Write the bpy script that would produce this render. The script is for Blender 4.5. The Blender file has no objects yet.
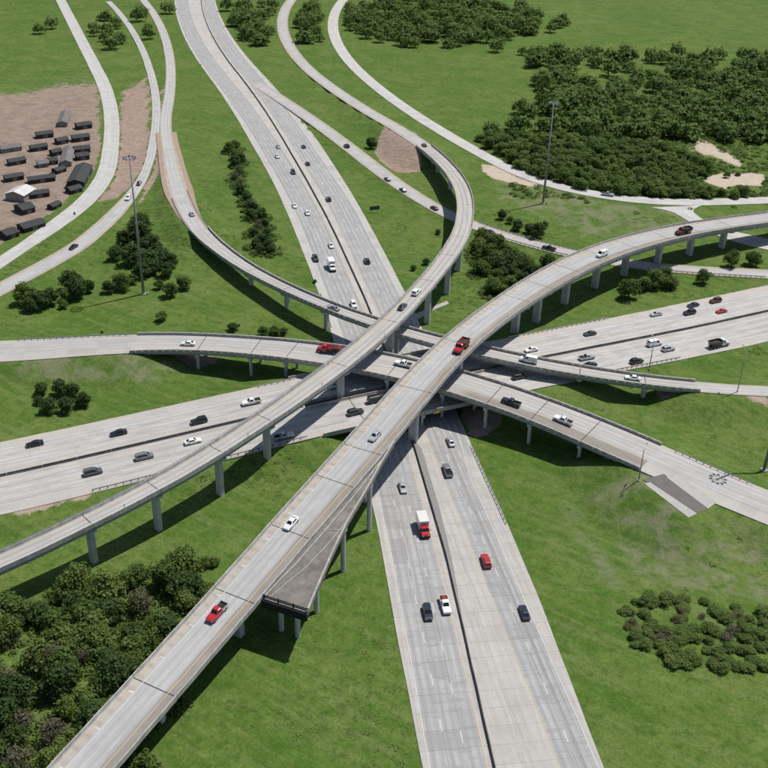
"""Aerial view of a multi-level freeway interchange in grassland, built object by object (metres, +Y away from the viewer)."""
import bpy, math, random
import numpy as np
from mathutils import Vector, Matrix

sc = bpy.context.scene
col = sc.collection
rng = random.Random(11)
nrng = np.random.default_rng(11)

# ---------------------------------------------------------------- camera
PITCH, ROLL, HEIGHT = math.radians(30.0), math.radians(1.6), 158.0
_fw = Vector((0, math.cos(PITCH), -math.sin(PITCH)))
_rt0 = Vector((1, 0, 0))
_up0 = _rt0.cross(_fw)
_rt = _rt0 * math.cos(ROLL) + _up0 * math.sin(ROLL)
_up = -_rt0 * math.sin(ROLL) + _up0 * math.cos(ROLL)
cam_data = bpy.data.cameras.new("camera")
cam = bpy.data.objects.new("camera", cam_data)
col.objects.link(cam)
cam.matrix_world = Matrix(((_rt.x, _up.x, -_fw.x, 0), (_rt.y, _up.y, -_fw.y, 0), (_rt.z, _up.z, -_fw.z, HEIGHT), (0, 0, 0, 1)))
cam_data.sensor_width = 36.0
cam_data.lens = 36.0 * 1017.0 / 768.0
cam_data.clip_start, cam_data.clip_end = 1.0, 30000.0
sc.camera = cam

# ---------------------------------------------------------------- sky, sun, exposure
SUN_AZ, SUN_EL = math.radians(34.0), math.radians(64.0)      # direction towards the sun, from +X counter-clockwise
world = bpy.data.worlds.new("World")
sc.world = world
world.use_nodes = True
wn = world.node_tree.nodes
sky = wn.new("ShaderNodeTexSky")
sky.sky_type = 'NISHITA'
sky.sun_disc = False
sky.sun_elevation = SUN_EL
sky.sun_rotation = math.pi / 2 - SUN_AZ
wn["Background"].inputs[1].default_value = 0.075
world.node_tree.links.new(sky.outputs[0], wn["Background"].inputs[0])
sun_data = bpy.data.lights.new("sun", 'SUN')
sun_data.energy = 4.3
sun_data.angle = math.radians(0.53)
sun_data.color = (1.0, 0.965, 0.91)
sun = bpy.data.objects.new("sun", sun_data)
col.objects.link(sun)
_sd = Vector((math.cos(SUN_AZ) * math.cos(SUN_EL), math.sin(SUN_AZ) * math.cos(SUN_EL), math.sin(SUN_EL)))
sun.rotation_euler = _sd.to_track_quat('Z', 'Y').to_euler()
sun.location = _sd * 400
sc.cycles.max_bounces = 4
sc.cycles.diffuse_bounces = 2
sc.cycles.glossy_bounces = 2
sc.cycles.transmission_bounces = 2
sc.cycles.use_denoising = False
sc.view_settings.view_transform = 'Standard'
sc.view_settings.look = 'None'
sc.view_settings.exposure = 0.12
sc.view_settings.gamma = 1.0
sc.view_settings.use_curve_mapping = False

# ---------------------------------------------------------------- surveyed layout (x, y, z, width) along each carriageway
PATHS = {
  'A': [(29.0,113.1,0.00,34.1),(27.8,121.0,0.00,34.1),(26.7,128.9,0.00,34.1),(25.5,136.7,0.00,34.1),(24.4,144.6,0.00,34.1),(23.3,152.5,0.00,34.1),(22.1,160.4,0.00,34.1),(21.0,168.3,0.00,34.1),(19.9,176.2,0.00,33.9),(18.7,184.1,0.00,33.6),(17.5,192.0,-0.00,33.3),(16.3,199.9,-0.00,33.0),(15.0,207.8,-0.00,32.7),(13.6,215.6,-0.00,32.5),(12.2,223.5,-0.00,32.2),(10.8,231.3,-0.00,32.0),(9.3,239.2,-0.00,31.8),(7.9,247.0,-0.00,31.6),(6.5,254.9,-0.00,31.5),(5.1,262.7,-0.00,31.4),(3.8,270.6,-0.00,31.4),(2.5,278.5,0.00,31.3),(1.2,286.3,0.00,31.2),(-0.1,294.2,0.00,31.2),(-1.5,302.1,0.00,31.2),(-2.9,309.9,0.00,31.3),(-4.4,317.8,0.00,31.3),(-5.9,325.6,0.00,31.4),(-7.6,333.4,0.00,31.4),(-9.2,341.2,0.00,31.5),(-11.0,349.0,0.00,31.6),(-12.7,356.8,0.00,31.7),(-14.4,364.6,0.00,31.8),(-16.2,372.3,0.00,32.0),(-18.0,380.1,0.00,32.1),(-19.8,387.9,0.00,32.2),(-21.6,395.7,0.00,32.3),(-23.4,403.4,0.00,32.4),(-25.2,411.2,0.00,32.5),(-27.1,419.0,0.00,32.6),(-29.0,426.7,0.00,32.7),(-30.9,434.5,0.00,32.8),(-32.8,442.2,0.00,32.9),(-34.8,449.9,0.00,33.0),(-36.8,457.6,0.00,33.1),(-38.9,465.3,0.00,33.2),(-41.0,473.0,0.00,33.4),(-43.1,480.7,0.00,33.6),(-45.3,488.4,0.00,33.8),(-47.4,496.1,0.00,34.0),(-49.6,503.8,0.00,34.2),(-51.8,511.4,-0.00,34.5),(-54.0,519.1,-0.00,34.8),(-56.3,526.8,-0.00,34.9),(-58.5,534.4,-0.00,34.9),(-60.8,542.1,-0.00,34.9),(-63.1,549.7,-0.00,34.9),(-65.4,557.3,-0.00,34.9),(-67.7,565.0,-0.00,34.9),(-70.1,572.6,-0.00,34.9),(-72.5,580.2,-0.00,34.9),(-74.8,587.8,-0.00,34.9),(-77.3,595.4,-0.00,34.9),(-79.7,603.0,-0.00,34.9),(-82.2,610.6,-0.00,34.9),(-84.6,618.2,-0.00,34.9),(-87.1,625.8,-0.00,34.9),(-89.7,633.3,-0.00,34.9),(-92.2,640.9,-0.00,34.9),(-94.8,648.5,-0.00,34.9),(-97.4,656.0,-0.00,34.9),(-100.0,663.5,-0.00,34.9),(-102.6,671.1,-0.00,34.9),(-105.2,678.6,-0.00,34.9),(-107.8,686.2,0.00,34.9),(-110.4,693.7,0.00,34.9),(-112.9,701.3,0.00,34.9),(-115.4,708.9,0.00,34.9),(-117.9,716.4,0.00,34.9),(-120.3,724.0,0.00,34.9),(-122.7,731.6,0.00,34.9),(-125.1,739.3,0.00,34.9),(-127.5,746.9,0.00,34.9),(-129.8,754.5,0.00,34.9),(-132.0,762.2,0.00,34.9),(-134.3,769.8,0.00,34.9),(-136.5,777.5,0.00,34.9),(-138.7,785.2,0.00,34.9),(-140.8,792.8,0.00,34.9),(-143.0,800.5,0.00,34.9),(-145.0,808.2,0.00,34.9),(-147.1,815.9,0.00,34.9),(-149.1,823.7,0.00,34.9),(-151.1,831.4,0.00,34.9),(-153.1,839.1,0.00,34.9),(-155.0,846.9,0.00,34.9),(-156.9,854.6,0.00,34.9),(-158.8,862.4,0.00,34.9),(-160.6,870.1,0.00,34.9),(-162.4,877.9,0.00,34.9),(-164.1,885.7,0.00,34.9),(-165.9,893.5,0.00,34.9),(-167.6,901.3,0.00,34.9),(-169.2,909.1,0.00,34.9),(-170.9,916.9,0.00,34.9),(-172.5,924.7,0.00,34.9),(-174.0,932.5,0.00,34.9),(-175.6,940.3,0.00,34.9),(-177.1,948.2,0.00,34.9),(-178.6,956.0,0.00,34.9),(-180.0,963.9,0.00,34.9),(-181.4,971.7,0.00,34.9),(-182.8,979.6,0.00,34.9),(-184.1,987.4,0.00,34.9),(-185.4,995.3,0.00,34.9),(-186.7,1003.2,0.00,34.9),(-187.9,1011.1,0.00,34.9),(-189.1,1019.0,0.00,34.9),(-190.3,1026.9,0.00,34.9),(-191.5,1034.7,0.00,34.9),(-192.6,1042.6,0.00,34.9),(-193.6,1050.6,0.00,34.9),(-194.7,1058.5,0.00,34.9),(-195.7,1066.4,0.00,34.9),(-196.7,1074.3,0.00,34.9),(-197.6,1082.2,0.00,34.9),(-198.5,1090.1,0.00,34.9),(-199.4,1098.1,0.00,34.9),(-200.2,1106.0,0.00,34.9),(-201.1,1113.9,0.00,34.9),(-201.8,1121.9,0.00,34.9),(-202.6,1129.8,0.00,34.9),(-203.3,1137.8,0.00,34.9),(-204.0,1145.7,0.00,34.9),(-204.6,1153.7,0.00,34.9),(-205.2,1161.6,0.00,34.9)],
  'Amed': [(25.1,108.7,0.00,1.0),(24.3,116.7,0.00,1.0),(23.4,124.7,0.00,1.0),(22.6,132.7,0.00,1.0),(21.7,140.7,0.00,1.0),(20.9,148.7,0.00,1.0),(20.0,156.6,0.00,1.0),(19.2,164.6,0.00,1.0),(18.3,172.6,0.00,1.0),(17.4,180.6,0.00,1.0),(16.5,188.6,0.00,1.0),(15.4,196.5,-0.00,1.0),(14.2,204.4,-0.00,1.0),(13.0,212.4,-0.00,1.0),(11.8,220.3,-0.00,1.0),(10.6,228.2,-0.00,1.0),(9.4,236.2,0.00,1.0),(8.1,244.1,0.00,1.0),(7.0,252.1,0.00,1.0),(5.8,260.0,-0.00,1.0),(4.7,268.0,-0.00,1.0),(3.5,275.9,-0.00,1.0),(2.3,283.8,-0.00,1.0),(0.9,291.7,0.00,1.0),(-0.6,299.6,0.00,1.0),(-2.1,307.5,0.00,1.0),(-3.7,315.4,0.00,1.0),(-5.3,323.2,0.00,1.0),(-6.9,331.1,0.00,1.0),(-8.6,338.9,0.00,1.0),(-10.4,346.8,0.00,1.0),(-12.2,354.6,0.00,1.0),(-14.0,362.4,0.00,1.0),(-15.8,370.2,0.00,1.0),(-17.6,378.1,0.00,1.0),(-19.4,385.9,0.00,1.0),(-21.2,393.7,0.00,1.0),(-23.1,401.5,0.00,1.0),(-25.0,409.3,0.00,1.0),(-26.9,417.1,0.00,1.0),(-28.9,424.9,0.00,1.0),(-30.9,432.6,0.00,1.0),(-33.0,440.4,0.00,1.0),(-35.0,448.2,0.00,1.0),(-37.0,455.9,0.00,1.0),(-39.1,463.7,0.00,1.0),(-41.2,471.5,0.00,1.0),(-43.3,479.2,0.00,1.0),(-45.4,486.9,0.00,1.0),(-47.5,494.7,0.00,1.0),(-49.7,502.4,0.00,1.0),(-51.8,510.2,0.00,1.0),(-53.9,517.9,0.00,1.0),(-56.0,525.6,0.00,1.0),(-58.2,533.4,0.00,1.0),(-60.4,541.1,0.00,1.0),(-62.6,548.8,0.00,1.0),(-64.8,556.5,0.00,1.0),(-67.0,564.2,0.00,1.0),(-69.3,571.9,0.00,1.0),(-71.5,579.6,0.00,1.0),(-73.8,587.3,0.00,1.0),(-76.2,595.0,0.00,1.0),(-78.5,602.7,0.00,1.0),(-80.9,610.4,0.00,1.0),(-83.2,618.0,0.00,1.0),(-85.7,625.7,0.00,1.0),(-88.1,633.3,0.00,1.0),(-90.5,641.0,0.00,1.0),(-93.0,648.6,0.00,1.0),(-95.5,656.3,0.00,1.0),(-98.0,663.9,0.00,1.0),(-100.5,671.5,0.00,1.0),(-103.1,679.1,0.00,1.0),(-105.6,686.7,0.00,1.0),(-108.1,694.4,0.00,1.0),(-110.6,702.0,0.00,1.0),(-113.0,709.7,0.00,1.0),(-115.4,717.3,0.00,1.0),(-117.7,725.0,0.00,1.0),(-120.1,732.7,0.00,1.0),(-122.4,740.4,0.00,1.0),(-124.6,748.1,0.00,1.0),(-126.9,755.8,0.00,1.0),(-129.1,763.5,0.00,1.0),(-131.2,771.2,0.00,1.0),(-133.4,779.0,0.00,1.0),(-135.5,786.7,0.00,1.0),(-137.5,794.5,0.00,1.0),(-139.6,802.2,0.00,1.0),(-141.6,810.0,0.00,1.0),(-143.6,817.8,0.00,1.0),(-145.5,825.6,0.00,1.0),(-147.4,833.4,0.00,1.0),(-149.3,841.2,0.00,1.0),(-151.1,849.0,0.00,1.0),(-152.9,856.8,0.00,1.0),(-154.7,864.6,0.00,1.0),(-156.5,872.5,0.00,1.0),(-158.2,880.3,0.00,1.0),(-159.8,888.2,0.00,1.0),(-161.5,896.0,0.00,1.0),(-163.1,903.9,0.00,1.0),(-164.7,911.7,0.00,1.0),(-166.2,919.6,0.00,1.0),(-167.7,927.5,0.00,1.0),(-169.2,935.4,0.00,1.0),(-170.7,943.3,0.00,1.0),(-172.1,951.2,0.00,1.0),(-173.5,959.1,0.00,1.0),(-174.8,967.0,0.00,1.0),(-176.1,974.9,0.00,1.0),(-177.4,982.9,0.00,1.0),(-178.6,990.8,0.00,1.0),(-179.9,998.7,0.00,1.0),(-181.0,1006.7,0.00,1.0),(-182.2,1014.6,0.00,1.0),(-183.3,1022.6,0.00,1.0),(-184.4,1030.5,0.00,1.0),(-185.4,1038.5,0.00,1.0),(-186.4,1046.4,0.00,1.0),(-187.4,1054.4,0.00,1.0),(-188.4,1062.4,0.00,1.0),(-189.3,1070.3,0.00,1.0),(-190.1,1078.3,0.00,1.0),(-191.0,1086.3,0.00,1.0),(-191.8,1094.3,0.00,1.0),(-192.6,1102.3,0.00,1.0),(-193.3,1110.3,0.00,1.0),(-194.0,1118.3,0.00,1.0),(-194.7,1126.3,0.00,1.0),(-195.4,1134.3,0.00,1.0),(-196.0,1142.3,0.00,1.0),(-196.5,1150.3,0.00,1.0),(-197.1,1158.3,0.00,1.0),(-197.6,1166.3,0.00,1.0)],
  'B': [(-148.5,195.2,0.50,34.1),(-144.0,197.4,0.50,34.1),(-139.5,199.5,0.51,34.1),(-135.0,201.7,0.51,34.1),(-130.5,203.9,0.51,34.1),(-125.9,206.0,0.51,34.1),(-121.4,208.2,0.52,34.1),(-116.9,210.4,0.52,34.1),(-112.4,212.5,0.52,34.1),(-107.9,214.7,0.52,34.1),(-103.4,216.9,0.53,34.1),(-98.9,219.0,0.54,34.1),(-94.3,221.2,0.57,34.1),(-89.8,223.4,0.63,34.1),(-85.3,225.5,0.70,34.0),(-80.8,227.7,0.79,33.9),(-76.3,229.8,0.90,33.9),(-71.7,232.0,1.03,33.8),(-67.2,234.1,1.18,33.8),(-62.6,236.2,1.35,33.7),(-58.1,238.2,1.56,33.7),(-53.5,240.2,1.79,33.6),(-48.9,242.2,2.06,33.5),(-44.2,244.1,2.37,33.4),(-39.6,246.0,2.70,33.2),(-34.9,247.8,3.05,33.1),(-30.3,249.6,3.41,33.0),(-25.6,251.4,3.75,33.0),(-20.9,253.3,4.07,33.0),(-16.3,255.1,4.34,33.0),(-11.7,257.0,4.56,33.0),(-7.1,259.0,4.73,32.9),(-2.5,261.0,4.84,32.9),(2.1,263.0,4.90,32.8),(6.7,265.1,4.93,32.8),(11.2,267.1,4.92,32.7),(15.8,269.3,4.88,32.6),(20.3,271.4,4.80,32.6),(24.8,273.6,4.70,32.6),(29.3,275.8,4.58,32.6),(33.8,278.1,4.42,32.6),(38.2,280.4,4.24,32.6),(42.7,282.7,4.05,32.6),(47.1,285.0,3.84,32.7),(51.5,287.4,3.61,32.8),(55.9,289.7,3.39,32.9),(60.3,292.1,3.15,33.0),(64.7,294.5,2.92,33.1),(69.1,296.9,2.70,33.3),(73.6,299.2,2.48,33.5),(78.0,301.5,2.28,33.7),(82.4,303.8,2.09,33.9),(86.9,306.1,1.91,34.1),(91.4,308.4,1.75,34.3),(95.8,310.7,1.61,34.5),(100.3,312.9,1.48,34.7),(104.8,315.2,1.36,34.9),(109.2,317.5,1.26,35.2),(113.7,319.7,1.18,35.5),(118.1,322.0,1.12,35.5),(122.6,324.3,1.08,35.5),(127.1,326.6,1.04,35.5),(131.5,328.8,1.01,35.5),(136.0,331.1,0.97,35.5),(140.5,333.4,0.94,35.5),(144.9,335.7,0.91,35.5),(149.4,337.9,0.87,35.5),(153.8,340.2,0.84,35.5),(158.3,342.5,0.80,35.5),(162.8,344.8,0.77,35.5),(167.2,347.0,0.74,35.5),(171.7,349.3,0.70,35.5),(176.1,351.6,0.67,35.5),(180.6,353.9,0.63,35.5),(185.1,356.2,0.60,35.5)],
  'Bmed': [(-150.2,196.7,0.50,1.0),(-145.7,198.7,0.50,1.0),(-141.2,200.8,0.50,1.0),(-136.6,202.8,0.50,1.0),(-132.1,204.9,0.51,1.0),(-127.6,206.9,0.51,1.0),(-123.1,209.0,0.51,1.0),(-118.5,211.0,0.51,1.0),(-114.0,213.1,0.51,1.0),(-109.5,215.1,0.51,1.0),(-105.0,217.2,0.51,1.0),(-100.4,219.2,0.53,1.0),(-95.9,221.3,0.56,1.0),(-91.4,223.3,0.60,1.0),(-86.8,225.4,0.67,1.0),(-82.3,227.4,0.76,1.0),(-77.8,229.4,0.86,1.0),(-73.2,231.4,0.98,1.0),(-68.6,233.3,1.12,1.0),(-64.1,235.3,1.29,1.0),(-59.5,237.2,1.48,1.0),(-54.9,239.0,1.71,1.0),(-50.2,240.9,1.96,1.0),(-45.6,242.7,2.26,1.0),(-41.0,244.5,2.58,1.0),(-36.4,246.4,2.93,1.0),(-31.8,248.2,3.28,1.0),(-27.2,250.0,3.64,1.0),(-22.5,251.9,3.97,1.0),(-17.9,253.7,4.26,1.0),(-13.3,255.6,4.50,1.0),(-8.8,257.5,4.69,1.0),(-4.2,259.5,4.82,1.0),(0.4,261.5,4.90,1.0),(4.9,263.5,4.94,1.0),(9.4,265.6,4.95,1.0),(13.9,267.6,4.93,1.0),(18.4,269.7,4.88,1.0),(22.9,271.9,4.80,1.0),(27.4,274.0,4.69,1.0),(31.8,276.2,4.54,1.0),(36.3,278.5,4.37,1.0),(40.7,280.8,4.18,1.0),(45.0,283.2,3.97,1.0),(49.4,285.6,3.75,1.0),(53.7,288.0,3.52,1.0),(58.0,290.5,3.29,1.0),(62.3,293.0,3.06,1.0),(66.6,295.5,2.84,1.0),(70.9,297.9,2.61,1.0),(75.3,300.4,2.39,1.0),(79.6,302.8,2.19,1.0),(83.9,305.3,2.01,1.0),(88.3,307.6,1.84,1.0),(92.7,309.9,1.69,1.0),(97.1,312.2,1.56,1.0),(101.5,314.5,1.45,1.0),(106.0,316.7,1.34,1.0),(110.4,319.0,1.24,1.0),(114.9,321.2,1.14,1.0),(119.3,323.4,1.04,1.0),(123.8,325.6,0.95,1.0),(128.2,327.8,0.89,1.0),(132.7,330.0,0.84,1.0),(137.1,332.2,0.82,1.0),(141.6,334.4,0.80,1.0),(146.0,336.6,0.79,1.0),(150.5,338.8,0.77,1.0),(155.0,341.0,0.75,1.0),(159.4,343.1,0.74,1.0),(163.9,345.3,0.72,1.0),(168.3,347.5,0.71,1.0),(172.8,349.7,0.69,1.0),(177.2,351.9,0.68,1.0),(181.7,354.1,0.66,1.0),(186.1,356.3,0.65,1.0),(190.6,358.5,0.63,1.0),(195.1,360.7,0.62,1.0),(199.5,362.9,0.60,1.0)],
  'C': [(-173.5,277.1,2.00,14.2),(-168.5,277.6,2.10,14.2),(-163.6,278.1,2.19,14.2),(-158.6,278.7,2.29,14.2),(-153.7,279.2,2.38,14.2),(-148.7,279.7,2.48,14.2),(-143.8,280.2,2.57,14.2),(-138.8,280.8,2.67,14.2),(-133.9,281.3,2.76,14.2),(-128.9,281.8,2.86,14.2),(-124.0,282.3,2.95,14.2),(-119.0,282.8,3.08,14.2),(-114.1,283.4,3.24,14.2),(-109.1,283.9,3.45,14.0),(-104.2,284.4,3.70,13.8),(-99.2,284.9,3.99,13.5),(-94.3,285.3,4.27,13.3),(-89.3,285.7,4.56,13.1),(-84.3,285.9,4.86,12.8),(-79.4,286.0,5.16,12.6),(-74.4,286.0,5.47,12.4),(-69.4,285.8,5.78,12.2),(-64.5,285.4,6.09,12.0),(-59.5,284.8,6.40,11.9),(-54.6,284.1,6.72,11.9),(-49.7,283.2,7.03,11.9),(-44.8,282.2,7.35,12.0),(-40.0,281.1,7.67,12.2),(-35.1,279.9,7.98,12.4),(-30.3,278.6,8.28,12.6),(-25.6,277.2,8.56,12.8),(-20.8,275.7,8.82,13.0),(-16.1,274.2,9.05,13.2),(-11.4,272.6,9.24,13.4),(-6.7,270.9,9.40,13.5),(-2.0,269.1,9.52,13.6),(2.6,267.3,9.59,13.7),(7.2,265.4,9.61,13.7),(11.8,263.5,9.58,13.8),(16.3,261.5,9.49,13.9),(20.9,259.4,9.35,13.9),(25.3,257.2,9.17,14.0),(29.8,255.0,8.94,14.0),(34.2,252.7,8.69,14.1),(38.6,250.3,8.41,14.2),(42.9,247.8,8.12,14.3),(47.1,245.3,7.82,14.5),(51.3,242.6,7.51,14.7),(55.5,239.8,7.20,14.9),(59.6,237.0,6.88,15.1),(63.7,234.2,6.55,15.2),(67.8,231.4,6.20,15.2),(71.9,228.5,5.82,15.2),(76.0,225.7,5.42,15.3),(80.1,222.9,4.98,15.2),(84.2,220.2,4.53,15.1),(88.4,217.4,4.11,14.9),(92.5,214.7,3.77,14.7),(96.7,211.9,3.51,14.7),(100.8,209.1,3.32,14.7),(104.9,206.4,3.19,14.7),(109.1,203.6,3.06,14.7),(113.2,200.8,2.92,14.7),(117.3,198.1,2.79,14.7),(121.5,195.3,2.66,14.7),(125.6,192.5,2.53,14.7),(129.8,189.8,2.40,14.7),(133.9,187.0,2.26,14.7),(138.0,184.3,2.13,14.7),(142.2,181.5,2.00,14.7)],
  'D': [(-123.5,135.1,10.00,5.7),(-119.8,138.5,10.09,5.7),(-116.1,141.8,10.18,5.7),(-112.4,145.2,10.27,5.7),(-108.6,148.6,10.36,5.7),(-104.9,151.9,10.45,5.7),(-101.2,155.3,10.53,5.7),(-97.5,158.6,10.62,5.7),(-93.8,162.0,10.71,5.7),(-90.1,165.3,10.80,5.7),(-86.4,168.7,10.89,5.7),(-82.7,172.1,11.01,5.7),(-78.9,175.4,11.18,5.7),(-75.2,178.8,11.39,5.7),(-71.5,182.2,11.63,5.6),(-67.9,185.6,11.89,5.6),(-64.3,189.0,12.15,5.6),(-60.7,192.6,12.40,5.7),(-57.2,196.2,12.64,5.7),(-53.8,199.8,12.88,5.7),(-50.4,203.5,13.12,5.8),(-47.2,207.3,13.36,5.8),(-44.0,211.2,13.60,5.8),(-40.9,215.1,13.83,5.9),(-37.9,219.1,14.06,5.9),(-34.9,223.2,14.28,6.0),(-32.0,227.2,14.48,6.1),(-29.1,231.3,14.67,6.3),(-26.3,235.4,14.86,6.4),(-23.5,239.6,15.03,6.5),(-20.8,243.8,15.19,6.6),(-18.1,248.0,15.34,6.7),(-15.5,252.3,15.47,6.7),(-12.9,256.6,15.58,6.8),(-10.5,261.0,15.67,6.8),(-8.1,265.4,15.75,6.8),(-5.8,269.8,15.81,6.8),(-3.6,274.3,15.86,6.9),(-1.4,278.8,15.91,6.9),(0.8,283.3,15.95,6.8),(2.8,287.9,15.99,6.8),(4.8,292.5,16.02,6.7),(6.8,297.1,16.06,6.7),(8.6,301.8,16.08,6.6),(10.4,306.4,16.09,6.6),(12.2,311.1,16.08,6.6),(13.9,315.8,16.05,6.5),(15.6,320.5,15.98,6.5),(17.2,325.3,15.88,6.5),(18.8,330.0,15.75,6.6),(20.2,334.8,15.58,6.6),(21.6,339.6,15.38,6.7),(23.0,344.4,15.15,6.7),(24.2,349.3,14.90,6.8),(25.4,354.2,14.62,6.8),(26.5,359.0,14.32,6.8),(27.5,363.9,14.00,6.9),(28.3,368.9,13.67,6.9),(29.1,373.8,13.33,6.9),(29.7,378.8,12.98,6.9),(30.2,383.8,12.63,7.0),(30.7,388.8,12.28,7.0),(31.1,393.8,11.94,7.1),(31.5,398.7,11.60,7.1),(31.7,403.7,11.28,7.1),(31.9,408.7,10.95,7.2),(32.0,413.8,10.64,7.3),(32.0,418.8,10.34,7.3),(31.9,423.8,10.05,7.4),(31.7,428.8,9.76,7.5),(31.4,433.8,9.48,7.5),(31.0,438.8,9.20,7.6),(30.4,443.7,8.93,7.7),(29.8,448.7,8.66,7.7),(29.1,453.7,8.38,7.7),(28.3,458.6,8.11,7.8),(27.4,463.5,7.83,7.9),(26.4,468.4,7.56,7.9),(25.4,473.3,7.29,8.0),(24.3,478.2,7.03,8.0),(23.1,483.1,6.77,8.1),(21.8,487.9,6.53,8.2),(20.5,492.7,6.30,8.3),(19.0,497.5,6.08,8.4),(17.5,502.3,5.89,8.5),(16.0,507.1,5.70,8.6),(14.3,511.8,5.51,8.7),(12.7,516.5,5.32,8.7),(11.0,521.2,5.11,8.7),(9.2,525.9,4.91,8.7),(7.4,530.6,4.70,8.7),(5.6,535.3,4.49,8.7),(3.7,539.9,4.28,8.7),(1.8,544.5,4.07,8.7),(-0.1,549.1,3.86,8.7),(-2.1,553.7,3.65,8.7),(-4.2,558.3,3.44,8.7),(-6.2,562.9,3.25,8.7),(-8.3,567.4,3.08,8.7),(-10.4,572.0,2.93,8.7),(-12.5,576.5,2.80,8.7),(-14.5,581.1,2.70,8.7),(-16.6,585.7,2.59,8.7),(-18.6,590.2,2.49,8.7),(-20.6,594.8,2.39,8.7),(-22.6,599.4,2.28,8.7),(-24.5,604.0,2.18,8.7),(-26.5,608.7,2.07,8.7),(-28.4,613.3,1.97,8.7),(-30.3,617.9,1.86,8.7),(-32.2,622.6,1.76,8.7),(-34.0,627.2,1.66,8.7),(-35.9,631.9,1.55,8.7),(-37.7,636.5,1.45,8.7),(-39.5,641.2,1.34,8.7),(-41.3,645.9,1.24,8.7),(-43.0,650.6,1.13,8.7),(-44.8,655.3,1.03,8.7),(-46.5,660.0,0.93,8.7),(-48.2,664.7,0.82,8.7),(-49.9,669.4,0.72,8.7),(-51.5,674.1,0.63,8.7),(-53.1,678.9,0.56,8.7),(-54.7,683.6,0.52,8.7),(-56.3,688.3,0.49,8.7),(-57.9,693.1,0.49,8.7),(-59.4,697.9,0.49,8.7),(-60.9,702.7,0.48,8.7),(-62.3,707.5,0.48,8.7),(-63.7,712.3,0.48,8.7),(-65.1,717.1,0.47,8.7),(-66.5,721.9,0.47,8.7),(-67.8,726.7,0.47,8.7),(-69.0,731.6,0.46,8.7),(-70.3,736.4,0.46,8.7),(-71.5,741.3,0.46,8.7),(-72.7,746.1,0.45,8.7),(-73.8,751.0,0.45,8.7),(-74.9,755.9,0.45,8.7),(-76.0,760.8,0.44,8.7),(-77.0,765.7,0.44,8.7),(-78.1,770.6,0.44,8.7),(-79.0,775.5,0.43,8.7),(-80.0,780.4,0.43,8.7),(-80.9,785.3,0.43,8.7),(-81.7,790.3,0.42,8.7),(-82.6,795.2,0.42,8.7),(-83.4,800.2,0.42,8.7),(-84.1,805.1,0.41,8.7),(-84.9,810.1,0.41,8.7),(-85.6,815.0,0.41,8.7),(-86.2,820.0,0.40,8.7),(-86.8,824.9,0.40,8.7),(-87.4,829.9,0.40,8.7),(-88.0,834.9,0.39,8.7),(-88.5,839.9,0.39,8.7),(-89.0,844.8,0.39,8.7),(-89.5,849.8,0.38,8.7),(-89.9,854.8,0.38,8.7),(-90.3,859.8,0.38,8.7),(-90.6,864.8,0.37,8.7),(-90.9,869.8,0.37,8.7),(-91.2,874.8,0.37,8.7),(-91.4,879.8,0.36,8.7),(-91.6,884.8,0.36,8.7),(-91.8,889.8,0.36,8.7),(-92.0,894.8,0.35,8.7),(-92.1,899.8,0.35,8.7),(-92.1,904.8,0.35,8.7),(-92.2,909.8,0.34,8.7),(-92.2,914.8,0.34,8.7),(-92.1,919.9,0.34,8.7),(-92.0,924.9,0.33,8.7),(-91.9,929.9,0.33,8.7),(-91.8,934.9,0.33,8.7),(-91.6,939.9,0.32,8.7),(-91.4,944.9,0.32,8.7),(-91.2,949.9,0.32,8.7),(-90.9,954.9,0.31,8.7),(-90.6,959.9,0.31,8.7),(-90.2,964.9,0.31,8.7),(-89.8,969.9,0.30,8.7),(-89.4,974.8,0.30,8.7)],
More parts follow.
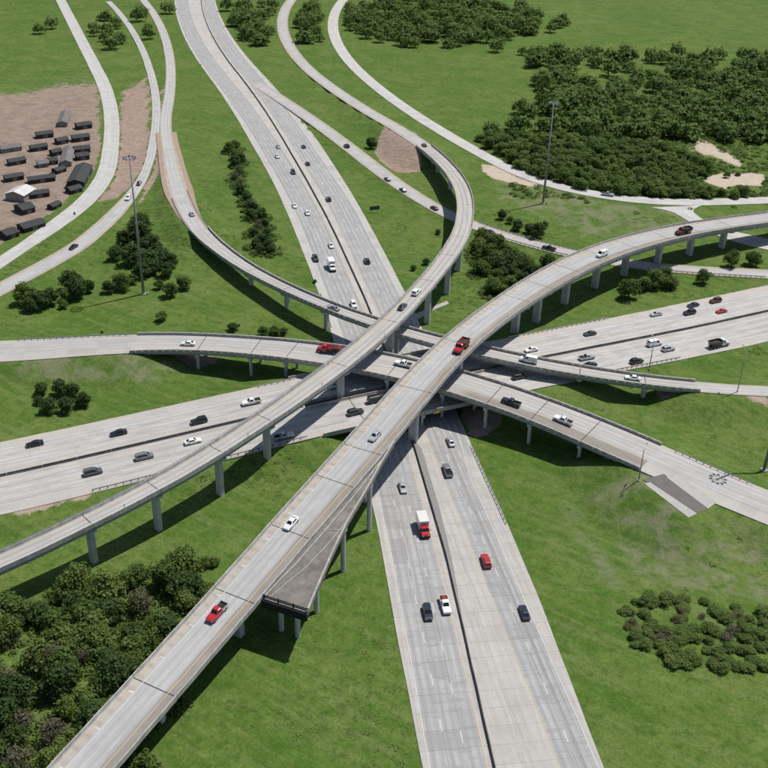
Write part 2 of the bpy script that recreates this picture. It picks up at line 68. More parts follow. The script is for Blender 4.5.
  'E': [(-64.4,95.7,5.50,10.8),(-62.2,100.2,5.83,10.8),(-59.9,104.6,6.16,10.8),(-57.7,109.1,6.50,10.8),(-55.5,113.5,6.83,10.8),(-53.2,117.9,7.16,10.8),(-51.0,122.4,7.49,10.8),(-48.7,126.8,7.82,10.8),(-46.5,131.3,8.15,10.8),(-44.2,135.7,8.49,10.8),(-42.0,140.2,8.82,10.8),(-39.7,144.6,9.15,10.8),(-37.5,149.1,9.48,10.8),(-35.2,153.5,9.83,10.8),(-33.0,158.0,10.20,10.8),(-30.7,162.4,10.60,10.9),(-28.5,166.9,11.03,10.9),(-26.2,171.3,11.48,11.0),(-23.9,175.7,11.95,11.0),(-21.7,180.2,12.43,11.1),(-19.4,184.6,12.91,11.2),(-17.1,189.0,13.38,11.3),(-14.8,193.4,13.84,11.3),(-12.5,197.9,14.28,11.3),(-10.2,202.3,14.69,11.4),(-8.0,206.7,15.06,11.4),(-5.7,211.2,15.40,11.4),(-3.6,215.7,15.70,11.4),(-1.4,220.2,15.97,11.4),(0.7,224.7,16.21,11.4),(2.7,229.2,16.40,11.4),(4.8,233.8,16.56,11.3),(6.9,238.3,16.68,11.3),(8.9,242.8,16.75,11.2),(11.0,247.4,16.79,11.1),(13.0,251.9,16.78,10.9),(15.2,256.4,16.74,10.8),(17.3,260.9,16.67,10.8),(19.5,265.4,16.57,10.7),(21.7,269.9,16.44,10.7),(24.0,274.3,16.29,10.6),(26.4,278.7,16.11,10.6),(28.8,283.0,15.93,10.6),(31.3,287.4,15.73,10.7),(33.8,291.7,15.52,10.8),(36.4,295.9,15.31,10.9),(39.0,300.2,15.09,11.0),(41.7,304.4,14.89,11.2),(44.4,308.5,14.68,11.4),(47.2,312.7,14.49,11.6),(50.0,316.8,14.30,11.8),(52.9,320.8,14.13,12.0),(55.8,324.8,13.96,12.2),(58.8,328.8,13.81,12.4),(61.9,332.7,13.66,12.6),(65.1,336.6,13.52,12.7),(68.3,340.4,13.38,12.9),(71.6,344.1,13.25,12.9),(75.0,347.7,13.10,13.0),(78.5,351.3,12.96,13.0),(82.1,354.8,12.81,13.0),(85.7,358.2,12.65,13.0),(89.5,361.5,12.49,12.9),(93.3,364.7,12.32,12.9),(97.1,367.8,12.15,12.8),(101.1,370.9,11.98,12.7),(105.1,373.9,11.80,12.6),(109.1,376.8,11.61,12.5),(113.2,379.6,11.43,12.4),(117.4,382.4,11.23,12.3),(121.6,385.0,11.04,12.1),(125.9,387.6,10.84,12.0),(130.2,390.0,10.63,11.8),(134.5,392.4,10.42,11.7),(138.9,394.8,10.21,11.5),(143.4,397.1,10.00,11.4),(147.8,399.4,9.80,11.4),(152.2,401.6,9.61,11.4),(156.7,403.8,9.43,11.4),(161.2,406.0,9.24,11.4),(165.7,408.1,9.05,11.4),(170.2,410.2,8.87,11.4),(174.8,412.3,8.68,11.4),(179.3,414.3,8.49,11.4),(183.9,416.2,8.31,11.4),(188.5,418.2,8.12,11.4),(193.1,420.0,7.93,11.4),(197.7,421.9,7.75,11.4),(202.4,423.7,7.56,11.4),(207.0,425.5,7.37,11.4),(211.7,427.2,7.19,11.4),(216.4,428.9,7.00,11.4)],
  'F': [(-219.6,931.6,0.35,6.3),(-217.8,927.0,0.35,6.3),(-216.1,922.3,0.35,6.3),(-214.3,917.6,0.36,6.3),(-212.6,912.9,0.36,6.3),(-210.9,908.2,0.36,6.3),(-209.2,903.5,0.36,6.3),(-207.5,898.8,0.36,6.3),(-205.8,894.1,0.37,6.3),(-204.1,889.4,0.37,6.3),(-202.5,884.7,0.37,6.3),(-200.8,880.0,0.37,6.3),(-199.2,875.3,0.37,6.3),(-197.6,870.5,0.38,6.3),(-196.0,865.8,0.38,6.3),(-194.5,861.1,0.38,6.3),(-192.9,856.3,0.38,6.3),(-191.3,851.6,0.39,6.3),(-189.8,846.8,0.39,6.3),(-188.3,842.0,0.39,6.3),(-186.8,837.3,0.39,6.3),(-185.3,832.5,0.39,6.3),(-183.8,827.7,0.40,6.3),(-182.4,823.0,0.40,6.3),(-180.9,818.2,0.40,6.3),(-179.5,813.4,0.40,6.3),(-178.1,808.6,0.40,6.3),(-176.7,803.8,0.41,6.3),(-175.3,799.0,0.41,6.3),(-173.9,794.2,0.41,6.3),(-172.5,789.4,0.41,6.3),(-171.2,784.6,0.41,6.3),(-169.9,779.8,0.42,6.3),(-168.6,775.0,0.42,6.3),(-167.3,770.1,0.42,6.3),(-166.0,765.3,0.42,6.3),(-164.7,760.5,0.42,6.3),(-163.5,755.6,0.43,6.3),(-162.2,750.8,0.43,6.3),(-161.0,746.0,0.43,6.3),(-159.8,741.1,0.43,6.3),(-158.6,736.3,0.44,6.3),(-157.4,731.4,0.44,6.3),(-156.2,726.5,0.44,6.3),(-155.1,721.7,0.44,6.3),(-153.9,716.8,0.44,6.3),(-152.8,711.9,0.45,6.3),(-151.7,707.1,0.45,6.3),(-150.6,702.2,0.45,6.3),(-149.5,697.3,0.45,6.3),(-148.5,692.4,0.45,6.3),(-147.4,687.6,0.46,6.3),(-146.4,682.7,0.46,6.3),(-145.4,677.8,0.46,6.3),(-144.4,672.9,0.46,6.3),(-143.4,668.0,0.46,6.3),(-142.4,663.1,0.47,6.3),(-141.5,658.2,0.47,6.3),(-140.5,653.3,0.47,6.3),(-139.6,648.4,0.47,6.3),(-138.7,643.5,0.47,6.3),(-137.8,638.5,0.48,6.3),(-136.9,633.6,0.48,6.3),(-136.0,628.7,0.48,6.3),(-135.2,623.8,0.48,6.3),(-134.3,618.9,0.49,6.3),(-133.5,613.9,0.49,6.3),(-132.7,609.0,0.49,6.3),(-131.9,604.1,0.49,6.3),(-131.1,599.1,0.49,6.3),(-130.4,594.2,0.50,6.3),(-129.6,589.3,0.50,6.3),(-128.9,584.3,0.52,6.3),(-128.1,579.4,0.54,6.3),(-127.4,574.4,0.57,6.3),(-126.6,569.5,0.61,6.3),(-125.8,564.6,0.64,6.3),(-124.9,559.7,0.68,6.3),(-124.0,554.7,0.71,6.3),(-123.0,549.8,0.75,6.3),(-122.1,544.9,0.79,6.3),(-121.0,540.1,0.82,6.3),(-120.0,535.2,0.86,6.3),(-118.9,530.3,0.89,6.3),(-117.7,525.4,0.93,6.3),(-116.6,520.6,0.97,6.3),(-115.3,515.7,1.01,6.3),(-114.1,510.9,1.06,6.4),(-112.9,506.1,1.12,6.6),(-111.6,501.2,1.18,6.7),(-110.4,496.4,1.24,6.9),(-109.1,491.5,1.30,7.0),(-107.9,486.7,1.36,7.2),(-106.7,481.9,1.43,7.3),(-105.4,477.0,1.49,7.5),(-104.2,472.2,1.57,7.6),(-102.9,467.4,1.64,7.8),(-101.6,462.5,1.72,8.0),(-100.3,457.7,1.81,8.1),(-99.0,452.9,1.90,8.3),(-97.6,448.1,2.00,8.4),(-96.2,443.3,2.10,8.5),(-94.8,438.5,2.21,8.5),(-93.4,433.7,2.32,8.6),(-91.9,428.9,2.44,8.6),(-90.4,424.2,2.56,8.6),(-88.9,419.4,2.69,8.6),(-87.2,414.7,2.82,8.6),(-85.6,410.0,2.96,8.5),(-83.8,405.3,3.11,8.5),(-82.0,400.7,3.26,8.4),(-80.1,396.0,3.41,8.3),(-78.1,391.4,3.56,8.1),(-76.0,386.9,3.72,8.0),(-73.8,382.4,3.89,7.8),(-71.5,378.0,4.05,7.7),(-69.1,373.6,4.22,7.5),(-66.5,369.3,4.40,7.3),(-63.9,365.1,4.59,7.1),(-61.3,360.8,4.80,7.0),(-58.5,356.7,5.01,6.8),(-55.7,352.5,5.25,6.6),(-52.8,348.5,5.50,6.5),(-49.9,344.4,5.77,6.4),(-46.8,340.5,6.06,6.3),(-43.7,336.6,6.37,6.2),(-40.6,332.7,6.70,6.1),(-37.4,328.9,7.04,6.0),(-34.1,325.1,7.39,6.0),(-30.8,321.3,7.73,5.9),(-27.4,317.7,8.05,5.9),(-23.9,314.1,8.34,6.0),(-20.3,310.6,8.59,6.0),(-16.6,307.3,8.80,6.1),(-12.8,304.0,8.96,6.2),(-8.8,301.0,9.08,6.3),(-4.8,298.1,9.15,6.4),(-0.6,295.3,9.20,6.5),(3.7,292.7,9.20,6.7),(8.0,290.3,9.17,6.8),(12.5,288.0,9.10,6.9),(17.0,285.9,8.98,7.0),(21.6,284.0,8.83,7.1),(26.2,282.1,8.63,7.1),(31.0,280.5,8.40,7.2),(35.7,279.0,8.14,7.1),(40.5,277.6,7.85,7.1),(45.3,276.3,7.56,7.1),(50.2,275.1,7.25,7.0),(55.1,274.1,6.95,7.0),(60.0,273.1,6.65,6.9),(64.9,272.2,6.36,6.9),(69.8,271.5,6.07,6.8),(74.8,270.8,5.78,6.7),(79.8,270.3,5.49,6.6),(84.7,269.9,5.20,6.6),(89.7,269.7,4.89,6.5),(94.7,269.6,4.57,6.5),(99.7,269.6,4.23,6.4),(104.7,269.7,3.92,6.4),(109.7,269.8,3.65,6.4),(114.7,270.0,3.42,6.4),(119.7,270.2,3.23,6.4),(124.7,270.3,3.07,6.4),(129.7,270.5,2.91,6.4),(134.7,270.6,2.75,6.4),(139.7,270.8,2.59,6.4),(144.7,270.9,2.43,6.4),(149.7,271.1,2.27,6.4),(154.7,271.3,2.11,6.4),(159.6,271.4,1.95,6.4),(164.6,271.6,1.80,6.4),(169.6,271.7,1.64,6.4),(174.6,271.9,1.48,6.4),(179.6,272.1,1.32,6.4),(184.6,272.2,1.16,6.4),(189.6,272.4,1.00,6.4)],
  'G': [(-90.9,657.0,-0.10,8.7),(-88.5,652.6,-0.06,8.7),(-86.2,648.2,-0.01,8.7),(-83.8,643.7,0.03,8.7),(-81.5,639.3,0.07,8.7),(-79.1,634.8,0.12,8.7),(-76.8,630.4,0.16,8.7),(-74.5,625.9,0.20,8.7),(-72.2,621.5,0.24,8.7),(-69.9,617.0,0.29,8.7),(-67.6,612.5,0.33,8.7),(-65.3,608.0,0.37,8.7),(-63.1,603.5,0.42,8.7),(-60.8,599.0,0.46,8.7),(-58.6,594.5,0.50,8.7),(-56.4,590.0,0.55,8.7),(-54.2,585.5,0.59,8.7),(-52.0,581.0,0.63,8.7),(-49.8,576.5,0.68,8.7),(-47.6,571.9,0.72,8.7),(-45.4,567.4,0.76,8.7),(-43.3,562.9,0.80,8.7),(-41.1,558.3,0.85,8.7),(-39.0,553.8,0.89,8.7),(-36.9,549.2,0.93,8.7),(-34.8,544.6,0.98,8.7),(-32.7,540.1,1.02,8.7),(-30.6,535.5,1.06,8.7),(-28.6,530.9,1.11,8.7),(-26.5,526.3,1.14,8.7),(-24.5,521.7,1.16,8.7),(-22.4,517.1,1.16,8.7),(-20.4,512.6,1.16,8.7),(-18.3,508.0,1.14,8.6),(-16.3,503.4,1.13,8.6),(-14.3,498.8,1.12,8.6),(-12.2,494.2,1.10,8.6),(-10.2,489.6,1.09,8.6),(-8.1,485.0,1.07,8.5),(-6.0,480.4,1.05,8.5),(-3.9,475.9,1.04,8.4),(-1.8,471.3,1.02,8.4),(0.4,466.8,1.00,8.3),(2.6,462.3,0.98,8.2),(4.9,457.8,0.97,8.2),(7.2,453.4,0.95,8.1),(9.6,448.9,0.92,8.1),(12.0,444.5,0.90,8.0),(14.5,440.2,0.88,7.9),(17.1,435.8,0.85,7.9),(19.7,431.5,0.82,7.8),(22.4,427.3,0.79,7.8),(25.4,423.2,0.75,7.8),(28.4,419.3,0.72,7.8),(31.7,415.4,0.69,7.8),(35.1,411.8,0.66,7.8),(38.7,408.2,0.64,7.8),(42.4,404.8,0.62,7.9),(46.2,401.5,0.60,7.9),(50.0,398.3,0.59,8.0),(54.0,395.2,0.59,8.1),(58.0,392.2,0.58,8.1),(62.2,389.4,0.58,8.1),(66.4,386.6,0.57,8.1),(70.7,384.0,0.57,8.2),(75.1,381.6,0.56,8.2),(79.6,379.4,0.56,8.3),(84.2,377.4,0.56,8.3),(88.9,375.6,0.55,8.3),(93.6,373.9,0.55,8.3),(98.5,372.6,0.54,8.4),(103.3,371.4,0.54,8.4),(108.3,370.4,0.53,8.5),(113.2,369.6,0.53,8.5),(118.2,369.0,0.52,8.6),(123.2,368.5,0.52,8.7),(128.2,368.1,0.51,8.7),(133.3,367.8,0.51,8.8),(138.3,367.5,0.50,8.9),(143.3,367.2,0.50,8.9),(148.3,366.9,0.49,8.9),(153.3,366.6,0.48,8.9),(158.3,366.4,0.48,8.9),(163.4,366.1,0.47,8.9),(168.4,365.8,0.46,8.9),(173.4,365.5,0.46,8.9),(178.4,365.2,0.45,8.9),(183.4,364.9,0.45,8.9),(188.4,364.7,0.44,8.9),(193.5,364.4,0.43,8.9),(198.5,364.1,0.43,8.9),(203.5,363.8,0.42,8.9),(208.5,363.5,0.41,8.9),(213.5,363.3,0.41,8.9),(218.5,363.0,0.40,8.9)],
  'I': [(-20.2,1086.0,0.25,8.2),(-21.6,1081.2,0.25,8.2),(-22.9,1076.4,0.25,8.2),(-24.3,1071.6,0.25,8.2),(-25.6,1066.8,0.25,8.2),(-26.8,1061.9,0.25,8.2),(-28.1,1057.1,0.25,8.2),(-29.3,1052.3,0.25,8.2),(-30.4,1047.4,0.25,8.2),(-31.6,1042.6,0.25,8.2),(-32.7,1037.7,0.25,8.2),(-33.7,1032.8,0.25,8.2),(-34.8,1027.9,0.25,8.2),(-35.8,1023.0,0.25,8.2),(-36.7,1018.2,0.25,8.2),(-37.7,1013.3,0.25,8.2),(-38.5,1008.3,0.25,8.2),(-39.4,1003.4,0.25,8.2),(-40.2,998.5,0.25,8.2),(-41.0,993.6,0.25,8.2),(-41.8,988.7,0.25,8.2),(-42.5,983.7,0.25,8.2),(-43.2,978.8,0.25,8.2),(-43.9,973.8,0.25,8.2),(-44.5,968.9,0.25,8.2),(-45.1,963.9,0.25,8.2),(-45.6,959.0,0.25,8.2),(-46.1,954.0,0.25,8.2),(-46.6,949.0,0.25,8.2),(-47.1,944.1,0.25,8.2),(-47.5,939.1,0.25,8.2),(-47.8,934.1,0.25,8.2),(-48.2,929.1,0.25,8.2),(-48.5,924.2,0.25,8.2),(-48.8,919.2,0.25,8.2),(-49.0,914.2,0.25,8.2),(-49.2,909.2,0.25,8.2),(-49.4,904.2,0.25,8.2),(-49.5,899.2,0.25,8.2),(-49.6,894.2,0.25,8.2),(-49.7,889.3,0.25,8.2),(-49.7,884.3,0.25,8.2),(-49.7,879.3,0.25,8.2),(-49.7,874.3,0.25,8.2),(-49.6,869.3,0.25,8.2),(-49.5,864.3,0.25,8.2),(-49.4,859.3,0.25,8.2),(-49.2,854.3,0.25,8.2),(-49.0,849.4,0.25,8.2),(-48.7,844.4,0.25,8.2),(-48.4,839.4,0.25,8.2),(-48.1,834.4,0.25,8.2),(-47.8,829.4,0.25,8.2),(-47.4,824.5,0.25,8.2),(-47.0,819.5,0.25,8.2),(-46.5,814.5,0.25,8.2),(-46.0,809.6,0.25,8.2),(-45.5,804.6,0.25,8.2),(-44.9,799.6,0.25,8.2),(-44.3,794.7,0.25,8.2),(-43.7,789.7,0.25,8.2),(-43.0,784.8,0.25,8.2),(-42.3,779.8,0.25,8.2),(-41.6,774.9,0.25,8.2),(-40.9,770.0,0.25,8.2),(-40.1,765.1,0.25,8.2),(-39.2,760.1,0.25,8.2),(-38.3,755.2,0.25,8.2),(-37.4,750.3,0.25,8.2),(-36.5,745.4,0.25,8.2),(-35.5,740.5,0.25,8.2),(-34.5,735.6,0.25,8.2),(-33.5,730.8,0.25,8.2),(-32.4,725.9,0.25,8.2),(-31.3,721.0,0.25,8.2),(-30.2,716.2,0.25,8.2),(-29.0,711.3,0.25,8.2),(-27.8,706.5,0.25,8.2),(-26.5,701.6,0.25,8.2),(-25.3,696.8,0.25,8.2),(-24.0,692.0,0.25,8.2),(-22.6,687.2,0.25,8.2),(-21.2,682.4,0.25,8.2),(-19.8,677.6,0.25,8.2),(-18.4,672.8,0.25,8.2),(-16.9,668.1,0.25,8.2),(-15.4,663.3,0.25,8.2),(-13.9,658.5,0.25,8.2),(-12.4,653.8,0.25,8.2),(-10.8,649.1,0.25,8.2),(-9.2,644.3,0.25,8.2),(-7.6,639.6,0.25,8.2),(-6.0,634.9,0.25,8.2),(-4.3,630.2,0.25,8.2),(-2.6,625.5,0.25,8.2),(-0.9,620.8,0.25,8.2),(0.8,616.1,0.25,8.2),(2.6,611.5,0.25,8.2),(4.4,606.8,0.25,8.2),(6.2,602.2,0.25,8.2),(8.0,597.5,0.25,8.2),(9.9,592.9,0.25,8.2),(11.8,588.3,0.25,8.2),(13.7,583.7,0.25,8.2),(15.6,579.1,0.25,8.2),(17.5,574.5,0.25,8.2),(19.5,569.9,0.25,8.2),(21.5,565.3,0.25,8.2),(23.6,560.8,0.25,8.2),(25.6,556.2,0.25,8.2),(27.7,551.7,0.25,8.2),(29.8,547.1,0.25,8.2),(31.9,542.6,0.25,8.2),(34.0,538.1,0.25,8.2),(36.2,533.6,0.25,8.2),(38.4,529.1,0.25,8.1),(40.6,524.7,0.25,8.1),(42.8,520.2,0.25,8.0),(45.0,515.7,0.25,7.9),(47.2,511.3,0.25,7.9),(49.5,506.8,0.25,7.8),(51.9,502.4,0.25,7.8),(54.3,498.1,0.25,7.8),(56.8,493.7,0.25,7.9),(59.4,489.5,0.25,8.0),(62.1,485.3,0.25,8.1),(65.0,481.2,0.25,8.1),(68.0,477.3,0.25,8.2),(71.3,473.5,0.25,8.2),(74.8,470.0,0.25,8.3),(78.6,466.7,0.25,8.3),(82.5,463.6,0.25,8.4),(86.6,460.8,0.25,8.4),(90.9,458.2,0.25,8.5),(95.3,455.9,0.25,8.6),(99.9,453.9,0.25,8.6),(104.5,452.1,0.25,8.7),(109.3,450.7,0.25,8.8),(114.2,449.5,0.25,8.8),(119.1,448.7,0.25,8.7),(124.0,448.1,0.25,8.6),(129.0,447.8,0.25,8.5),(134.0,447.8,0.25,8.5),(139.0,448.1,0.25,8.5),(144.0,448.6,0.25,8.4),(148.9,449.3,0.25,8.4),(153.8,450.0,0.25,8.4),(158.7,450.8,0.25,8.4),(163.7,451.7,0.25,8.4),(168.6,452.5,0.25,8.4),(173.5,453.4,0.25,8.4),(178.4,454.3,0.25,8.4),(183.3,455.1,0.25,8.4),(188.2,456.0,0.25,8.4),(193.2,456.8,0.25,8.4),(198.1,457.7,0.25,8.4),(203.0,458.5,0.25,8.4),(207.9,459.4,0.25,8.4),(212.8,460.3,0.25,8.4),(217.7,461.1,0.25,8.4),(222.6,462.0,0.25,8.4),(227.6,462.8,0.25,8.4),(232.5,463.7,0.25,8.4),(237.4,464.5,0.25,8.4),(242.3,465.4,0.25,8.4),(247.2,466.2,0.25,8.4),(252.1,467.1,0.25,8.4),(257.1,468.0,0.25,8.4),(262.0,468.8,0.25,8.4)],
  'H1': [(-162.9,297.6,0.25,6.9),(-161.7,302.5,0.25,6.9),(-160.5,307.4,0.25,6.9),(-159.4,312.2,0.25,6.9),(-158.2,317.1,0.25,6.9),(-157.0,321.9,0.25,6.9),(-155.8,326.8,0.25,6.9),(-154.6,331.7,0.25,6.9),(-153.4,336.5,0.25,6.9),(-152.2,341.4,0.25,6.9),(-151.0,346.3,0.25,6.9),(-149.8,351.1,0.25,6.9),(-148.6,356.0,0.25,6.9),(-147.5,360.8,0.25,6.9),(-146.3,365.7,0.25,6.9),(-145.1,370.6,0.25,6.9),(-143.9,375.4,0.25,6.9),(-142.7,380.3,0.25,7.3),(-141.6,385.2,0.25,7.6),(-140.5,390.1,0.25,7.9),(-139.4,394.9,0.25,8.1),(-138.4,399.9,0.25,8.3),(-137.4,404.8,0.25,8.5),(-136.5,409.7,0.25,8.6),(-135.7,414.6,0.25,8.6),(-134.9,419.6,0.25,8.6),(-134.3,424.5,0.25,8.6),(-133.9,429.5,0.25,8.5),(-133.6,434.5,0.25,8.5),(-133.4,439.5,0.25,8.5),(-133.4,444.5,0.25,8.4),(-133.5,449.5,0.25,8.4),(-133.8,454.5,0.25,8.3),(-134.1,459.5,0.25,8.3),(-134.6,464.5,0.25,8.3),(-135.3,469.5,0.25,8.3),(-136.0,474.4,0.25,8.3),(-136.8,479.4,0.25,8.2),(-137.8,484.3,0.25,8.2),(-138.7,489.2,0.25,8.2),(-139.7,494.1,0.25,8.2),(-140.8,499.0,0.25,8.2),(-141.8,503.9,0.25,8.1),(-142.9,508.8,0.25,8.0),(-143.9,513.7,0.25,8.0),(-145.0,518.6,0.25,8.0),(-146.1,523.4,0.25,8.0),(-147.2,528.3,0.25,8.0),(-148.4,533.2,0.25,8.0),(-149.5,538.1,0.25,8.0),(-150.7,542.9,0.25,8.0),(-152.0,547.8,0.25,8.0),(-153.2,552.6,0.25,8.0),(-154.5,557.5,0.25,8.0),(-155.8,562.3,0.25,8.0),(-157.1,567.1,0.25,8.0),(-158.4,571.9,0.25,8.0),(-159.8,576.8,0.25,8.0),(-161.2,581.6,0.25,8.0),(-162.6,586.4,0.25,8.0),(-164.1,591.2,0.25,8.0),(-165.6,595.9,0.25,8.0),(-167.1,600.7,0.25,8.0),(-168.6,605.5,0.25,8.0),(-170.1,610.2,0.25,8.0),(-171.7,615.0,0.25,8.0),(-173.3,619.7,0.25,8.0),(-174.9,624.5,0.25,8.0),(-176.6,629.2,0.25,8.0),(-178.3,633.9,0.25,8.0),(-180.0,638.6,0.25,8.0),(-181.7,643.3,0.25,8.0),(-183.4,648.0,0.25,8.0),(-185.2,652.7,0.25,8.0),(-187.0,657.4,0.25,8.0),(-188.8,662.0,0.25,8.0),(-190.6,666.7,0.25,8.0),(-192.4,671.4,0.25,8.0),(-194.2,676.1,0.25,8.0),(-196.0,680.7,0.25,8.0),(-197.7,685.4,0.25,8.0),(-199.5,690.1,0.25,8.0),(-201.3,694.8,0.25,8.0),(-203.1,699.4,0.25,8.0),(-204.9,704.1,0.25,8.0),(-206.7,708.8,0.25,8.0),(-208.5,713.4,0.25,8.0),(-210.3,718.1,0.25,8.0),(-212.1,722.8,0.25,8.0),(-213.9,727.5,0.25,8.0),(-215.7,732.1,0.25,8.0),(-217.5,736.8,0.25,8.0),(-219.3,741.5,0.25,8.0),(-221.1,746.2,0.25,8.0),(-222.9,750.8,0.25,8.0),(-224.7,755.5,0.25,8.0),(-226.5,760.2,0.25,8.0),(-228.3,764.8,0.25,8.0),(-230.1,769.5,0.25,8.0),(-231.9,774.2,0.25,8.0),(-233.7,778.9,0.25,8.0),(-235.5,783.5,0.25,8.0),(-237.2,788.2,0.25,8.0),(-239.0,792.9,0.25,8.0),(-240.8,797.5,0.25,8.0),(-242.6,802.2,0.25,8.0),(-244.4,806.9,0.25,8.0),(-246.2,811.6,0.25,8.0),(-248.0,816.2,0.25,8.0),(-249.8,820.9,0.25,8.0),(-251.6,825.6,0.25,8.0),(-253.4,830.3,0.25,8.0),(-255.2,834.9,0.25,8.0),(-257.0,839.6,0.25,8.0),(-258.8,844.3,0.25,8.0),(-260.6,848.9,0.25,8.0),(-262.4,853.6,0.25,8.0),(-264.2,858.3,0.25,8.0),(-266.0,863.0,0.25,8.0),(-267.8,867.6,0.25,8.0),(-269.6,872.3,0.25,8.0),(-271.4,877.0,0.25,8.0),(-273.2,881.7,0.25,8.0),(-275.0,886.3,0.25,8.0),(-276.7,891.0,0.25,8.0),(-278.5,895.7,0.25,8.0),(-280.3,900.3,0.25,8.0),(-282.1,905.0,0.25,8.0),(-283.9,909.7,0.25,8.0),(-285.7,914.4,0.25,8.0),(-287.5,919.0,0.25,8.0),(-289.3,923.7,0.25,8.0),(-291.1,928.4,0.25,8.0),(-292.9,933.1,0.25,8.0),(-294.7,937.7,0.25,8.0)],
  'H2': [(-165.5,273.9,0.30,8.8),(-163.5,278.5,0.31,8.8),(-161.6,283.1,0.31,8.8),(-159.6,287.7,0.32,8.8),(-157.6,292.3,0.33,8.8),(-155.7,296.9,0.33,8.8),(-153.7,301.5,0.34,8.8),(-151.7,306.1,0.34,8.8),(-149.8,310.7,0.35,8.8),(-147.8,315.3,0.36,8.8),(-145.8,319.9,0.36,8.8),(-143.9,324.6,0.37,8.8),(-141.9,329.2,0.38,8.8),(-139.9,333.8,0.38,8.8),(-138.0,338.4,0.39,8.8),(-136.0,343.0,0.39,8.8),(-134.0,347.6,0.40,8.8),(-132.1,352.2,0.40,8.7),(-130.2,356.8,0.40,8.7),(-128.3,361.5,0.40,8.6),(-126.5,366.2,0.40,8.6),(-124.9,370.9,0.40,8.6),(-123.4,375.7,0.40,8.5),(-122.2,380.6,0.40,8.4),(-121.2,385.5,0.40,8.3),(-120.4,390.4,0.41,8.1),(-119.6,395.4,0.41,8.0),(-118.8,400.3,0.41,7.9),(-118.2,405.3,0.42,7.7),(-117.6,410.3,0.42,7.5),(-117.1,415.2,0.43,7.3),(-116.7,420.2,0.43,7.0),(-116.4,425.2,0.44,6.6),(-116.1,430.2,0.44,6.3),(-115.8,435.2,0.45,6.0),(-115.7,440.3,0.45,5.7),(-115.6,445.3,0.46,5.4),(-115.6,450.3,0.46,5.2),(-115.7,455.3,0.46,5.0),(-115.9,460.3,0.47,4.8),(-116.2,465.3,0.47,4.6),(-116.6,470.3,0.47,4.4),(-117.1,475.3,0.48,4.3),(-117.6,480.3,0.48,4.2),(-118.1,485.2,0.48,4.2),(-118.7,490.2,0.49,4.3),(-119.4,495.2,0.49,4.4),(-120.2,500.1,0.49,4.5),(-120.9,505.1,0.49,4.6),(-121.7,510.0,0.49,4.7),(-122.4,515.0,0.49,4.8),(-123.2,519.9,0.49,4.8),(-124.0,524.9,0.49,4.8),(-124.8,529.8,0.49,4.8),(-125.7,534.8,0.48,4.8),(-126.5,539.7,0.48,4.8),(-127.4,544.6,0.47,4.8),(-128.3,549.6,0.47,4.8),(-129.2,554.5,0.47,4.8),(-130.2,559.4,0.46,4.8),(-131.2,564.3,0.46,4.8),(-132.1,569.2,0.45,4.8),(-133.2,574.1,0.45,4.8),(-134.2,579.1,0.45,4.8),(-135.2,583.9,0.44,4.8),(-136.3,588.8,0.44,4.8),(-137.4,593.7,0.43,4.8),(-138.5,598.6,0.43,4.8),(-139.7,603.5,0.43,4.8),(-140.8,608.4,0.42,4.8),(-142.0,613.2,0.42,4.8),(-143.2,618.1,0.41,4.8),(-144.4,623.0,0.41,4.8),(-145.7,627.8,0.40,4.8),(-146.9,632.7,0.40,4.8),(-148.2,637.5,0.40,4.8),(-149.5,642.4,0.40,4.8),(-150.8,647.2,0.40,4.8),(-152.1,652.0,0.39,4.8),(-153.4,656.9,0.39,4.8),(-154.8,661.7,0.39,4.8),(-156.1,666.5,0.39,4.8),(-157.5,671.3,0.39,4.8),(-158.9,676.2,0.39,4.8),(-160.3,681.0,0.38,4.8),(-161.7,685.8,0.38,4.8),(-163.1,690.6,0.38,4.8),(-164.5,695.4,0.38,4.8),(-165.9,700.2,0.38,4.8),(-167.4,705.0,0.38,4.8),(-168.8,709.8,0.37,4.8),(-170.3,714.6,0.37,4.8),(-171.8,719.3,0.37,4.8),(-173.3,724.1,0.37,4.8),(-174.8,728.9,0.37,4.8),(-176.4,733.7,0.37,4.8),(-177.9,738.4,0.36,4.8),(-179.4,743.2,0.36,4.8),(-181.0,748.0,0.36,4.8),(-182.6,752.7,0.36,4.8),(-184.2,757.5,0.36,4.8),(-185.8,762.2,0.36,4.8),(-187.4,767.0,0.35,4.8),(-189.0,771.7,0.35,4.8),(-190.7,776.4,0.35,4.8),(-192.3,781.2,0.35,4.8),(-194.0,785.9,0.35,4.8),(-195.6,790.6,0.35,4.8),(-197.3,795.3,0.34,4.8),(-199.0,800.0,0.34,4.8),(-200.7,804.8,0.34,4.8),(-202.5,809.5,0.34,4.8),(-204.2,814.2,0.34,4.8),(-206.0,818.9,0.34,4.8),(-207.7,823.5,0.33,4.8),(-209.5,828.2,0.33,4.8),(-211.3,832.9,0.33,4.8),(-213.1,837.6,0.33,4.8),(-214.9,842.3,0.33,4.8),(-216.7,846.9,0.33,4.8),(-218.6,851.6,0.32,4.8),(-220.4,856.2,0.32,4.8),(-222.3,860.9,0.32,4.8),(-224.1,865.5,0.32,4.8),(-226.0,870.2,0.32,4.8),(-227.9,874.8,0.32,4.8),(-229.8,879.5,0.31,4.8),(-231.7,884.1,0.31,4.8),(-233.7,888.7,0.31,4.8),(-235.6,893.3,0.31,4.8),(-237.6,897.9,0.31,4.8),(-239.6,902.5,0.31,4.8),(-241.5,907.1,0.30,4.8),(-243.5,911.7,0.30,4.8),(-245.5,916.3,0.30,4.8)],
